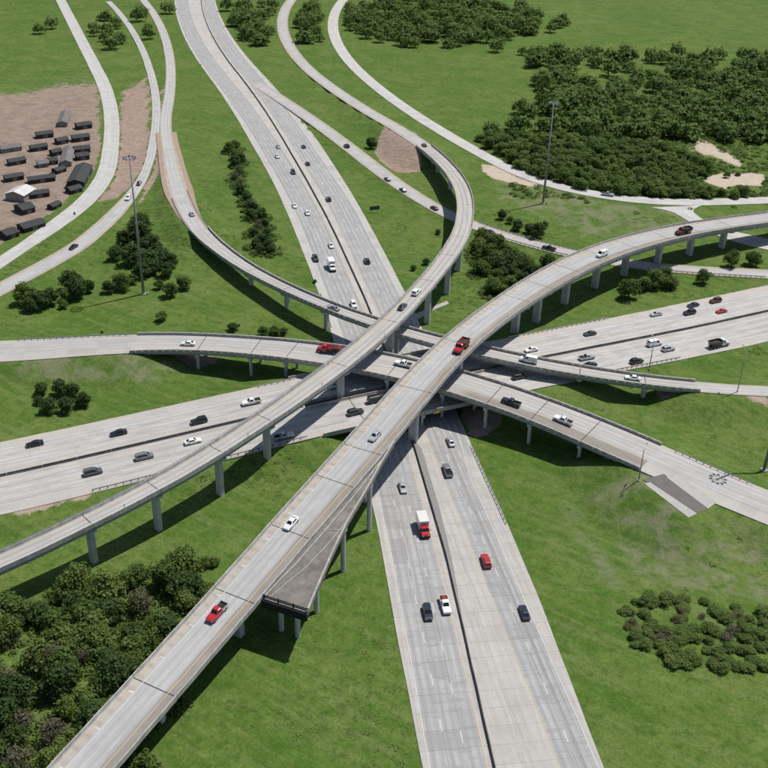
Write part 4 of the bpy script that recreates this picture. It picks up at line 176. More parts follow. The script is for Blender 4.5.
 'wood': [(65.7, 537.4, 3.86),(97.6, 538.3, 5.02),(86.4, 517.2, 4.12),(105.0, 517.5, 5.21),(107.2, 537.3, 3.83),(146.1, 490.0, 3.98),(137.8, 457.2, 4.4),(139.7, 488.7, 3.8),(75.7, 531.9, 4.63),(65.0, 491.7, 4.99),(144.2, 494.8, 5.15),(132.1, 456.6, 4.49),(112.7, 457.4, 4.37),(105.9, 505.7, 3.97),(108.3, 468.4, 4.91),(57.2, 515.4, 4.9),(129.1, 484.3, 4.25),(129.6, 503.0, 3.85),(145.0, 458.3, 3.86),(94.3, 510.4, 4.98),(114.2, 493.0, 4.31),(122.6, 493.6, 5.21),(90.2, 463.8, 4.83),(132.8, 524.5, 4.45),(85.8, 495.6, 4.64),(145.5, 479.7, 3.77),(109.1, 481.3, 3.84),(75.5, 478.2, 4.59),(97.3, 485.4, 4.53),(116.4, 526.4, 5.52),(101.0, 470.3, 4.22),(88.8, 524.4, 5.17),(125.9, 471.8, 3.98),(129.9, 519.1, 3.58),(82.0, 515.5, 4.56),(107.5, 457.3, 4.23),(99.3, 478.0, 4.42),(82.9, 473.4, 4.41),(96.3, 465.5, 3.78),(136.2, 489.4, 5.18),(93.9, 526.2, 4.93),(63.2, 515.1, 5.31),(72.8, 498.8, 5.23),(121.1, 458.8, 4.25),(153.8, 490.4, 3.73),(53.3, 537.4, 4.36),(74.1, 493.0, 3.48),(77.7, 526.8, 3.79),(100.9, 533.0, 4.67),(151.9, 496.4, 5.19),(133.8, 504.6, 5.21),(120.9, 481.7, 5.19),(69.4, 520.2, 4.72),(141.7, 522.4, 4.12),(149.5, 487.7, 3.94),(87.5, 485.3, 4.33),(111.3, 512.0, 4.42),(126.5, 520.1, 4.07),(100.4, 518.7, 3.88),(130.6, 476.0, 4.12),(94.2, 496.6, 3.83),(100.3, 508.4, 4.37),(141.7, 507.3, 5.27),(118.5, 504.8, 4.37),(101.7, 460.8, 4.29),(106.4, 489.7, 3.89),(79.6, 492.8, 3.59),(121.0, 472.7, 3.9),(110.4, 520.6, 4.2),(115.0, 483.1, 4.24),(132.0, 466.4, 3.99),(115.3, 475.8, 3.94),(147.7, 509.3, 4.86),(94.0, 474.2, 4.16),(67.9, 508.6, 3.7),(133.4, 515.8, 4.08),(83.2, 530.3, 4.87),(120.5, 522.2, 4.62),(135.9, 471.2, 4.95),(114.0, 468.1, 3.76),(143.1, 467.8, 4.84),(91.2, 539.8, 3.97),(86.5, 468.9, 4.24),(156.7, 494.2, 5.01),(110.3, 498.4, 4.93),(126.9, 456.1, 4.41),(59.6, 526.5, 4.78),(81.1, 481.5, 3.85),(93.8, 505.3, 3.48),(70.7, 537.8, 4.5),(51.2, 523.7, 4.14),(78.2, 498.8, 4.65),(110.1, 529.8, 4.91),(126.8, 506.4, 4.47),(61.8, 508.7, 3.8),(125.1, 534.6, 4.84),(85.1, 509.3, 3.77),(129.9, 530.3, 5.12),(134.4, 485.2, 3.7),(89.7, 476.8, 5.02),(150.9, 505.6, 3.93),(97.6, 504.6, 3.48),(102.5, 494.9, 4.25),(99.5, 500.0, 3.55),(130.7, 496.1, 3.56),(125.2, 479.2, 3.52),(115.7, 512.4, 3.56),(97.8, 522.7, 4.68),(92.7, 520.6, 3.68),(104.9, 480.7, 3.75),(118.8, 496.4, 4.22),(48.2, 535.9, 3.95),(125.9, 462.6, 4.5),(75.0, 517.0, 3.75),(70.0, 483.9, 4.4),(137.9, 466.7, 3.72),(146.9, 519.6, 4.5),(115.4, 538.4, 5.01),(148.5, 455.7, 4.1),(117.8, 460.8, 3.34),(138.1, 502.2, 4.19),(155.2, 511.3, 4.31),(88.7, 505.3, 4.75),(123.6, 512.0, 3.89),(57.6, 535.1, 5.08),(141.7, 484.0, 3.72),(111.2, 542.7, 4.02),(121.9, 517.7, 3.6),(137.5, 527.7, 4.56),(62.2, 499.8, 4.11),(84.4, 490.2, 3.64),(90.3, 496.7, 3.68),(122.7, 455.4, 3.41),(67.6, 529.9, 3.86),(120.4, 467.0, 3.3),(80.8, 538.7, 4.19),(110.4, 491.2, 3.42),(116.2, 520.0, 3.57),(105.3, 472.3, 3.31),(78.5, 511.2, 3.61),(58.9, 512.3, 3.46),(141.6, 475.8, 3.5),(143.1, 464.2, 3.33),(55.3, 526.0, 3.81),(87.4, 542.1, 4.01),(142.5, 504.6, 3.52)],
 'sand bushes': [(157.4, 500.5, 3.79),(154.4, 483.8, 2.08),(151.5, 458.8, 3.0),(155.4, 459.3, 2.5),(160.3, 455.4, 2.99),(165.8, 458.5, 3.02),(171.9, 490.0, 1.59),(165.5, 486.4, 1.57)],
 'mound tree': [(-10.2, 517.4, 3.19)],
 'verge bushes': [(-47.8, 385.0, 1.43),(-92.8, 295.6, 0.67),(-26.9, 348.2, 0.93)],
}
DIRT = {'yard': [(-269.8, 609.7), (-178.7, 619.9), (-146.7, 502.0), (-142.3, 473.6), (-141.2, 453.1), (-143.6, 424.8), (-147.0, 401.4), (-154.8, 377.7), (-167.9, 350.0)], 'gore_left': [(-171.0, 645.9), (-153.8, 647.9), (-122.9, 504.2), (-119.9, 478.6), (-118.9, 455.0), (-120.5, 434.4), (-129.0, 425.9), (-127.8, 445.9), (-130.1, 468.6), (-136.8, 502.9)], 'gore_right': [(-142.6, 623.9), (-139.0, 624.3), (-114.0, 505.0), (-96.8, 432.4), (-86.6, 406.1), (-82.0, 395.0), (-90.4, 408.1), (-98.5, 432.3), (-105.2, 459.0), (-108.7, 469.0), (-109.8, 463.0), (-109.2, 444.7), (-110.1, 426.2), (-111.4, 426.1), (-112.2, 450.0), (-114.0, 480.7)], 'sand_road': [(46.1, 498.2), (53.3, 494.0), (62.9, 476.4), (71.6, 468.3), (67.8, 463.7), (58.3, 468.7), (49.3, 475.2), (46.1, 484.0)], 'sand_right': [(151.9, 484.1), (164.1, 492.8), (177.3, 495.5), (186.6, 493.2), (180.9, 474.7), (166.5, 474.9), (159.9, 468.6), (152.8, 478.2)], 'sand_right_b': [(156.1, 542.7), (172.7, 544.2), (180.5, 515.2), (177.7, 501.8), (168.7, 519.2), (158.4, 530.3)], 'mound': [(-8.5, 514.8), (-3.3, 551.7), (12.9, 538.2), (15.6, 481.3), (3.0, 480.2), (-5.1, 495.2)], 'bank_C': [(59.6, 237.3), (72.2, 226.8), (69.2, 222.9), (59.7, 229.9)], 'bank_F': [(84.0, 272.8), (97.7, 271.7), (94.0, 269.1), (83.1, 265.5)], 'bank_C_left': [(-79.5, 290.0), (-55.6, 288.7), (-52.9, 282.2), (-61.7, 281.7), (-75.4, 286.2)], 'edge_B': [(-93.1, 204.1), (-83.0, 208.3), (-74.1, 213.0), (-73.6, 211.3), (-82.4, 206.2), (-92.3, 201.6)], 'edge_B_right': [(50.2, 275.2), (61.6, 278.4), (82.5, 288.0), (100.4, 295.1), (99.9, 293.0), (81.9, 285.3), (61.1, 274.6), (49.9, 272.1)], 'edge_right': [(108.4, 271.1), (117.8, 271.6), (115.2, 263.2), (109.2, 266.4)], 'slope_A': [(22.2, 264.0), (34.8, 258.9), (34.0, 250.0), (26.4, 243.2), (23.2, 253.8)]}
DRY = {'field_right': [(49.9, 495.3), (71.3, 465.4), (105.1, 443.5), (135.7, 438.2), (131.9, 423.0), (107.3, 409.3), (84.2, 398.5), (66.7, 426.4), (50.5, 444.4)], 'lower_right': [(54.7, 216.0), (68.8, 221.1), (81.7, 208.7), (94.7, 201.2), (89.8, 179.2), (74.8, 182.0), (61.5, 184.9)], 'left': [(-116.2, 281.1), (-82.1, 287.1), (-58.4, 280.5), (-71.8, 269.0), (-112.5, 269.8)], 'mid': [(45.5, 213.4), (50.4, 213.6), (57.1, 184.0), (54.2, 181.1)]}
SHEDS = [((-158.3, 497.5), (-151.6, 500.7), 5, 3.2, 'dark'), ((-154.4, 486.4), (-149.1, 489.3), 5, 3.2, 'dark'), ((-143.1, 444.9), (-145.6, 469.4), 7.5, 4, 'dark'), ((-144.5, 438.0), (-140.7, 442.4), 5, 2.8, 'dark'), ((-156.1, 475.1), (-161.2, 498.9), 5, 3.2, 'pale'), ((-166.1, 478.6), (-161.9, 480.6), 4.5, 3, 'dark'), ((-169.4, 473.7), (-165.4, 476.3), 4.5, 3, 'pale'), ((-166.1, 449.5), (-155.9, 455.4), 4, 3, 'dark'), ((-159.7, 430.9), (-152.5, 434.9), 4, 3, 'dark'), ((-158.4, 412.1), (-154.6, 416.1), 8, 3.5, 'dark'), ((-150.8, 391.1), (-144.4, 398.4), 6, 3.2, 'dark'), ((-164.5, 425.8), (-162.3, 435.3), 9, 4.5, 'white'), ((-168.0, 491.3), (-164.6, 495.0), 4, 3, 'dark'), ((-177.7, 451.4), (-171.0, 456.3), 4, 3, 'dark'), ((-171.1, 510.6), (-167.1, 514.5), 4.5, 3, 'dark'), ((-180.4, 497.7), (-173.8, 502.5), 4, 3, 'dark'), ((-184.1, 519.5), (-177.1, 523.8), 4.5, 3.2, 'dark'), ((-164.4, 516.0), (-157.3, 520.3), 5, 3.2, 'dark'), ((-176.8, 540.8), (-180.8, 562.5), 5, 3.2, 'pale'), ((-168.4, 537.8), (-162.1, 542.3), 5, 3.2, 'dark'), ((-183.7, 474.7), (-177.7, 479.9), 4, 3, 'dark'), ((-194.1, 494.2), (-186.1, 500.0), 4.5, 3.2, 'pale'), ((-155.4, 383.0), (-152.1, 387.6), 6, 3.2, 'dark'), ((-158.5, 464.2), (-155.6, 469.0), 4, 2.6, 'dark'), ((-146.3, 416.7), (-144.3, 421.9), 3.4, 2.4, 'dark')]
MASTS = {'left': (-87.9, 333.9), 'right': (69.9, 442.0), 'pole_652': (82.5, 278.1), 'pole_736': (107.5, 268.3), 'pole_638': (66.8, 217.2), 'ring_shadow': (87.5, 220.2)}
SIGN_BACK = [(-8.4, 423.0), (-4.1, 424.6)]
APRON = {'pale': [(74.75, 219.57, 5.37), (77.24, 222.09, 5.26), (85.91, 211.21, 3.99), (82.77, 208.1, 4.13)], 'dark': [(68.03, 217.59, 5.87), (74.34, 221.05, 5.47), (82.64, 208.07, 4.14), (79.35, 205.72, 4.34)], 'kerb': [(67.96, 215.98, 5.82), (69.77, 216.61, 5.68), (79.33, 205.64, 4.33), (76.69, 203.69, 4.49)]}
BARREL = (-134.2, 410.8)
CONCRETE_PAD = [(8.8, 322.0), (22.0, 335.2), (22.6, 332.7), (17.8, 328.3), (11.3, 319.8)]
GUARD_PX = {'A_right': (125.8, 89.9), 'C_left': (56.0, 91.9), 'C_right': (263.4, 285.3), 'B_sl': (74.0, 94.1), 'B_nr': (216.4, 258.5), 'B_nl': (128.2, 140.2), 'B_sr': (232.4, 262.5), 'F_left': (509.9, 575.8), 'G_n': (278.3, 326.4), 'G_r': (364.3, 400.4), 'A_left': (215.6, 231.5)}

# ---------------------------------------------------------------- materials
def new_mat(name):
    m = bpy.data.materials.new(name)
    m.use_nodes = True
    nt = m.node_tree
    return m, nt, nt.nodes["Principled BSDF"]

class N:
    """small node-graph helper"""
    def __init__(s, nt): s.nt = nt
    def node(s, t, **kw):
        n = s.nt.nodes.new(t)
        for k, v in kw.items(): setattr(n, k, v)
        return n
    def set(s, sock, v):
        if isinstance(v, bpy.types.NodeSocket): s.nt.links.new(v, sock)
        else: sock.default_value = v
    def math(s, op, a, b=0.0, c=None, clamp=False):
        n = s.node("ShaderNodeMath", operation=op); n.use_clamp = clamp
        s.set(n.inputs[0], a); s.set(n.inputs[1], b)
        if c is not None: s.set(n.inputs[2], c)
        return n.outputs[0]
    def mix(s, f, a, b, mode='MIX'):
        n = s.node("ShaderNodeMix", data_type='RGBA', blend_type=mode)
        s.set(n.inputs[0], f); s.set(n.inputs[6], a if isinstance(a, bpy.types.NodeSocket) else (*a, 1)); s.set(n.inputs[7], b if isinstance(b, bpy.types.NodeSocket) else (*b, 1))
        return n.outputs[2]
    def noise(s, vec, scale, detail=4, rough=.55, dist=0.0):
        n = s.node("ShaderNodeTexNoise"); s.set(n.inputs['Vector'], vec)
        n.inputs['Scale'].default_value = scale; n.inputs['Detail'].default_value = detail
        n.inputs['Roughness'].default_value = rough; n.inputs['Distortion'].default_value = dist
        return n.outputs[0]
    def ramp(s, f, lo, hi, a=0.0, b=1.0):
        n = s.node("ShaderNodeMapRange"); n.clamp = True
        s.set(n.inputs[0], f); n.inputs[1].default_value = lo; n.inputs[2].default_value = hi
        n.inputs[3].default_value = a; n.inputs[4].default_value = b
        return n.outputs[0]
    def pos(s): return s.node("ShaderNodeNewGeometry").outputs['Position']
    def obj(s): return s.node("ShaderNodeTexCoord").outputs['Object']
    def rand(s): return s.node("ShaderNodeObjectInfo").outputs['Random']
    def uv(s):
        n = s.node("ShaderNodeSeparateXYZ"); s.nt.links.new(s.node("ShaderNodeTexCoord").outputs['UV'], n.inputs[0])
        return n.outputs[0], n.outputs[1]
    def scale_vec(s, v, k):
        n = s.node("ShaderNodeVectorMath", operation='MULTIPLY'); s.set(n.inputs[0], v); n.inputs[1].default_value = k
        return n.outputs[0]
    def comb(s, x, y, z=0.0):
        n = s.node("ShaderNodeCombineXYZ"); s.set(n.inputs[0], x); s.set(n.inputs[1], y); s.set(n.inputs[2], z)
        return n.outputs[0]
    def bump(s, h, strength, dist, bsdf):
        n = s.node("ShaderNodeBump"); s.set(n.inputs['Height'], h)
        n.inputs['Strength'].default_value = strength; n.inputs['Distance'].default_value = dist
        s.nt.links.new(n.outputs[0], bsdf.inputs['Normal'])

def pavement(name, base, track, lane=3.6, shift=0.0, shoulder=None, tint=(.30, .25, .19), tint_neg=None, neg_from=None, joints=4.6, rnd=.08, rough=.85, seams=.5, bands=0.0):
    """worn concrete: wheel tracks, tarred lane seams, shoulder dust, transverse joints; uv = (metres across, metres along)"""
    m, nt, b = new_mat(name); g = N(nt)
    u, v = g.uv()
    p = g.pos()
    fl = g.math('FRACT', g.math('DIVIDE', g.math('ADD', u, shift), lane))
    cdist = g.math('ABSOLUTE', g.math('SUBTRACT', fl, .5))                 # 0 lane centre, .5 lane line
    wheel = g.math('SUBTRACT', 1.0, g.ramp(g.math('ABSOLUTE', g.math('SUBTRACT', cdist, .25)), .03, .20))
    stretch = g.noise(g.comb(g.math('MULTIPLY', u, .55), g.math('MULTIPLY', v, .02)), 1.0, 4, .6)
    n1 = g.noise(p, .16, 4, .62)
    n2 = g.noise(p, 1.5, 3, .7)
    streak = g.noise(g.comb(g.math('MULTIPLY', u, 2.6), g.math('MULTIPLY', v, .05)), 1.0, 4, .72)
    wear = g.math('MULTIPLY', wheel, g.ramp(stretch, .30, .62, .25, 1.0))
    onsh = None
    if shoulder is not None:
        au = g.math('ABSOLUTE', g.math('SUBTRACT', u, shoulder[0]))
        onsh = g.ramp(au, shoulder[1] - .35, shoulder[1] + .25)
        wear = g.math('MULTIPLY', wear, g.math('SUBTRACT', 1.0, onsh))
    c = g.mix(wear, base, track)
    c = g.mix(g.ramp(n1, .42, .72, 0, .5), c, tuple(x * .68 for x in base))
    spots = g.noise(p, .5, 5, .8)
    c = g.mix(g.ramp(spots, .60, .72, 0, .4), c, tuple(x * .5 for x in base))
    c = g.mix(g.ramp(streak, .50, .72, 0, .62), c, tuple(x * .52 for x in base))
    c = g.mix(g.ramp(streak, .22, .40, .5, 0), c, tuple(min(1, x * 1.22) for x in base))
    if onsh is not None:
        dn = g.noise(g.comb(g.math('MULTIPLY', u, .6), g.math('MULTIPLY', v, .14)), 1.0, 5, .72)
        dust = g.math('MULTIPLY', onsh, g.ramp(dn, .30, .60, .2, .9))
        tc = tint
        if tint_neg is not None:
            neg = g.math('LESS_THAN', u, shoulder[0])
            if neg_from is not None: neg = g.math('MULTIPLY', neg, g.ramp(v, neg_from, neg_from + 14))
            tc = g.mix(neg, tint, tint_neg)
            if neg_from < 0:                                       # run-off fans below the drain slots
                fan = g.ramp(g.math('ADD', g.math('SINE', g.math('MULTIPLY', v, 2.05)), g.math('MULTIPLY', g.math('SUBTRACT', g.noise(p, .9, 3, .7), .5), 2.2)), .1, .9, 0, .65)
                tc = g.mix(g.math('MULTIPLY', fan, g.math('SUBTRACT', 1.0, neg)), tc, (.27, .225, .17))
            dust = g.math('MAXIMUM', dust, g.math('MULTIPLY', g.math('MULTIPLY', onsh, neg), g.ramp(dn, .25, .62, .62, 1.0)))
        c = g.mix(dust, c, tc)
    if seams:                                                              # sealed longitudinal joints, partly gone
        sl = g.math('MULTIPLY', g.ramp(cdist, .43, .465), g.ramp(g.noise(g.comb(g.math('FLOOR', g.math('DIVIDE', g.math('ADD', u, shift + lane * .5), lane)), g.math('MULTIPLY', v, .045)), 1.3, 3, .7), .40, .56))
        if onsh is not None: sl = g.math('MULTIPLY', sl, g.math('SUBTRACT', 1.0, onsh))
        c = g.mix(g.math('MULTIPLY', sl, seams), c, tuple(x * .38 for x in base))
    if joints:
        fj = g.math('ABSOLUTE', g.math('SUBTRACT', g.math('FRACT', g.math('DIVIDE', v, joints)), .5))
        jl = g.math('MULTIPLY', g.ramp(fj, .5 - .09 / joints, .5 - .04 / joints), .22)
        c = g.mix(jl, c, tuple(x * .5 for x in base))
        slab = g.node("ShaderNodeTexWhiteNoise"); slab.noise_dimensions = '2D'
        nt.links.new(g.comb(g.math('FLOOR', g.math('DIVIDE', g.math('ADD', u, shift), lane)), g.math('FLOOR', g.math('DIVIDE', v, joints))), slab.inputs[0])
        c = g.mix(g.ramp(slab.outputs[0], .62, 1.0, 0, .34), c, tuple(x * .60 for x in base))
    if bands:                                                              # patched transverse cracks
        bn = g.noise(g.comb(g.math('MULTIPLY', u, .16), g.math('MULTIPLY', v, .62)), 1.0, 3, .6)
        c = g.mix(g.ramp(bn, .54, .62, 0, bands), c, tuple(x * .62 for x in base))
    rr = g.rand()
    c = g.mix(g.ramp(rr, .55, 1.0, 0, rnd * 3), c, tuple(x * .62 for x in base))
    c = g.mix(g.ramp(n2, .35, .72, 0, .25), c, tuple(x * .6 for x in base))
    nt.links.new(c, b.inputs['Base Color'])
    b.inputs['Roughness'].default_value = rough
    b.inputs['Specular IOR Level'].default_value = .25
    return m

def rough_mat(name, base, dark=None, scale=.8, amt=.6, rough=.85, streak=False, bump=.3, rnd=.0, metal=0.0):
    m, nt, b = new_mat(name); g = N(nt)
    p = g.pos()
    dark = dark or tuple(x * .55 for x in base)
    n1 = g.noise(p, scale, 6, .65)
    n2 = g.noise(g.scale_vec(p, (1, 1, .12)) if streak else p, scale * 3.1, 5, .65)
    c = g.mix(g.ramp(n1, .35, .72, 0, amt), base, dark)
    c = g.mix(g.ramp(n2, .45, .75, 0, amt * .7), c, dark)
    if rnd: c = g.mix(g.math('MULTIPLY', g.rand(), rnd), c, dark)
    nt.links.new(c, b.inputs['Base Color'])
    b.inputs['Roughness'].default_value = rough
    b.inputs['Metallic'].default_value = metal
    b.inputs['Specular IOR Level'].default_value = .3
    if bump: g.bump(n2, bump, .03, b)
    return m

def paint(name, c, rough=.28, metal=.0, coat=.6):
    m, nt, b = new_mat(name); g = N(nt)
    n = g.noise(g.obj(), 2.2, 4, .6)
    nt.links.new(g.mix(g.ramp(n, .4, .75, 0, .25), c, tuple(x * .75 + .012 for x in c)), b.inputs['Base Color'])
    b.inputs['Roughness'].default_value = rough
    b.inputs['Metallic'].default_value = metal
    b.inputs['Coat Weight'].default_value = coat
    b.inputs['Coat Roughness'].default_value = .12
    return m

M = {}
M['freeway'] = pavement('freeway_shoulder_concrete', (.47, .45, .42), (.44, .425, .40), shift=1.4, seams=.0)
M['lanes'] = pavement('freeway_lane_concrete', (.405, .40, .39), (.27, .27, .27), shift=0, seams=.45, bands=.3)
M['slab_shoulder'] = pavement('shoulder_slab_concrete', (.45, .43, .40), (.40, .385, .36), shift=1.4, joints=0, rnd=.06, seams=0)
M['slab'] = pavement('slab_concrete', (.405, .40, .39), (.275, .275, .273), shift=0, joints=0, rnd=.2, seams=.45, bands=.55)
M['crossing'] = pavement('crossing_concrete', (.50, .485, .46), (.35, .345, .335), shift=1.3, joints=4.6, seams=.9, shoulder=(0, 13.3), tint=(.41, .37, .325))
M['deck'] = pavement('deck_concrete', (.45, .435, .41), (.285, .28, .272), shoulder=(0, 2.3), tint=(.37, .315, .25), joints=0, shift=1.8, rnd=.03, seams=.2)
M['deck_wide'] = pavement('wide_deck_concrete', (.44, .437, .427), (.335, .334, .33), shoulder=(.4, 2.9), tint=(.40, .345, .27), tint_neg=(.225, .192, .158), neg_from=-20, joints=0, shift=1.4, rnd=.03, seams=.15)
M['deck_low'] = pavement('low_deck_concrete', (.455, .44, .415), (.315, .31, .30), shoulder=(2.0, 3.9), tint=(.42, .385, .335), tint_neg=(.205, .178, .15), neg_from=192, joints=0, shift=1.8, rnd=.03, seams=.45)
M['low_ramp'] = pavement('low_ramp_concrete', (.455, .445, .425), (.33, .325, .315), shoulder=(.9, 4.3), tint=(.41, .38, .34), joints=4.6, shift=1.8, seams=.4)
M['ramp'] = pavement('ramp_concrete', (.46, .455, .44), (.36, .355, .345), shoulder=(0, 2.3), tint=(.34, .27, .21), joints=4.6, shift=1.8, seams=.2)
M['side_road'] = pavement('side_road_concrete', (.52, .51, .48), (.44, .43, .41), joints=4.6, seams=.2)
M['bed'] = rough_mat('joint_bed', (.27, .265, .255), scale=.5)
M['parapet'] = rough_mat('parapet_concrete', (.47, .46, .435), (.21, .205, .195), scale=.55, amt=.8, streak=True, rnd=.2)
M['barrier'] = rough_mat('median_concrete', (.17, .165, .155), (.055, .055, .055), scale=.5, amt=.9, streak=True, rnd=.35)  # dark colour holds dirt and also the painted shade of the barrier's near side
M['girder'] = rough_mat('girder_concrete', (.36, .37, .38), (.19, .195, .20), scale=.5, amt=.7, streak=True)
M['pier'] = rough_mat('pier_concrete', (.56, .56, .55), (.34, .34, .335), scale=.45, amt=.7, streak=True, rnd=.15)
M['joint'] = rough_mat('joint_rubber', (.035, .034, .033), scale=2.0)
M['white'] = rough_mat('white_line', (.62, .615, .60), (.44, .43, .41), scale=1.2, amt=.9, bump=0)
M['yellow'] = rough_mat('yellow_line', (.53, .40, .20), (.44, .40, .33), scale=1.0, amt=.8, bump=0)
M['steel'] = rough_mat('galvanised_steel', (.34, .35, .36), (.20, .205, .21), scale=1.5, rough=.5, metal=.4, bump=0)
M['rail'] = rough_mat('rail_steel', (.46, .46, .45), (.25, .245, .24), scale=.9, rough=.6, metal=.2, bump=0, rnd=.3)
M['post'] = rough_mat('timber_post', (.11, .095, .08), scale=2.0)
M['old_asphalt'] = rough_mat('old_dirty_deck', (.112, .104, .095), (.25, .225, .198), scale=.28, amt=.85, streak=False)
M['asphalt'] = rough_mat('shoulder_asphalt', (.14, .132, .122), (.085, .08, .075), scale=.6)
M['tar'] = rough_mat('worn_tar_band', (.285, .28, .27), (.20, .197, .19), scale=.35, amt=.8)
M['gravel'] = rough_mat('gravel_strip', (.26, .255, .245), (.16, .155, .15), scale=1.6, amt=.9)
M['verge_dirt'] = rough_mat('verge_dirt', (.36, .27, .205), (.24, .175, .125), scale=.5, amt=.8)
M['pale_concrete'] = rough_mat('pale_slab_concrete', (.39, .38, .36), (.28, .27, .25), scale=.5, amt=.6)
M['black_steel'] = rough_mat('black_fascia', (.025, .025, .027), scale=.6)
M['roof_dark'] = rough_mat('dark_shingle_roof', (.062, .063, .062), (.035, .036, .036), scale=.9, amt=.8, rnd=.3)
M['roof_pale'] = rough_mat('pale_metal_roof', (.21, .19, .185), (.11, .10, .10), scale=.5, amt=.8, rnd=.3)
M['roof_white'] = rough_mat('white_metal_roof', (.62, .62, .60), (.45, .44, .42), scale=.5, amt=.6)
M['shed_wall'] = rough_mat('shed_siding', (.055, .05, .047), (.03, .028, .027), scale=.8, rnd=.4)
M['shed_wall_pale'] = rough_mat('pale_siding', (.30, .28, .26), (.18, .17, .16), scale=.8, rnd=.4)
M['bark'] = rough_mat('bark', (.095, .075, .055), (.045, .036, .028), scale=3.0, streak=True)
M['sign_back'] = rough_mat('sign_back', (.075, .085, .09), (.045, .05, .055), scale=1.0, rough=.5)
M['sign_yellow'] = rough_mat('sign_yellow', (.62, .43, .02), (.5, .35, .03), scale=2.0, rough=.5, bump=0)
M['barrel'] = rough_mat('dark_debris', (.05, .045, .04), scale=3.0)
M['tyre'] = rough_mat('tyre', (.018, .018, .018), scale=4.0, rough=.8, bump=0)
M['rim'] = rough_mat('wheel_rim', (.32, .32, .33), (.14, .14, .14), scale=4.0, rough=.4, metal=.5, bump=0)
M['trim'] = rough_mat('black_trim', (.02, .02, .021), scale=4.0, rough=.6, bump=0)
M['headlight'] = paint('headlight', (.62, .63, .64), .1)
M['taillight'] = paint('taillight', (.32, .012, .01), .15)
M['cargo'] = rough_mat('cargo', (.035, .035, .035), (.09, .08, .07), scale=2.5)
M['cargo_red'] = rough_mat('red_cargo', (.30, .045, .03), (.12, .03, .02), scale=2.5)
M['soil'] = rough_mat('soil_load', (.05, .042, .032), (.03, .025, .02), scale=2.0)
M['green_rim'] = rough_mat('green_tarp', (.05, .12, .045), (.03, .07, .03), scale=2.0)
m, nt, b = new_mat('car_glass')
b.inputs['Base Color'].default_value = (.012, .016, .02, 1); b.inputs['Roughness'].default_value = .06
M['glass'] = m
PAINTS = {'white': (.74, .74, .72), 'offwhite': (.66, .65, .61), 'silver': (.50, .51, .52), 'grey': (.24, .25, .26), 'darkgrey': (.085, .095, .10), 'charcoal': (.045, .048, .052),
          'black': (.014, .014, .016), 'blueblack': (.018, .024, .036), 'red': (.42, .018, .022), 'maroon': (.10, .016, .018), 'darkred': (.15, .022, .018), 'brown': (.07, .03, .02)}
for k, c_ in PAINTS.items():
    M['paint_' + k] = paint('paint_' + k, c_, .3 if k in ('white', 'offwhite', 'red') else .25, .35 if k in ('silver', 'grey') else 0)

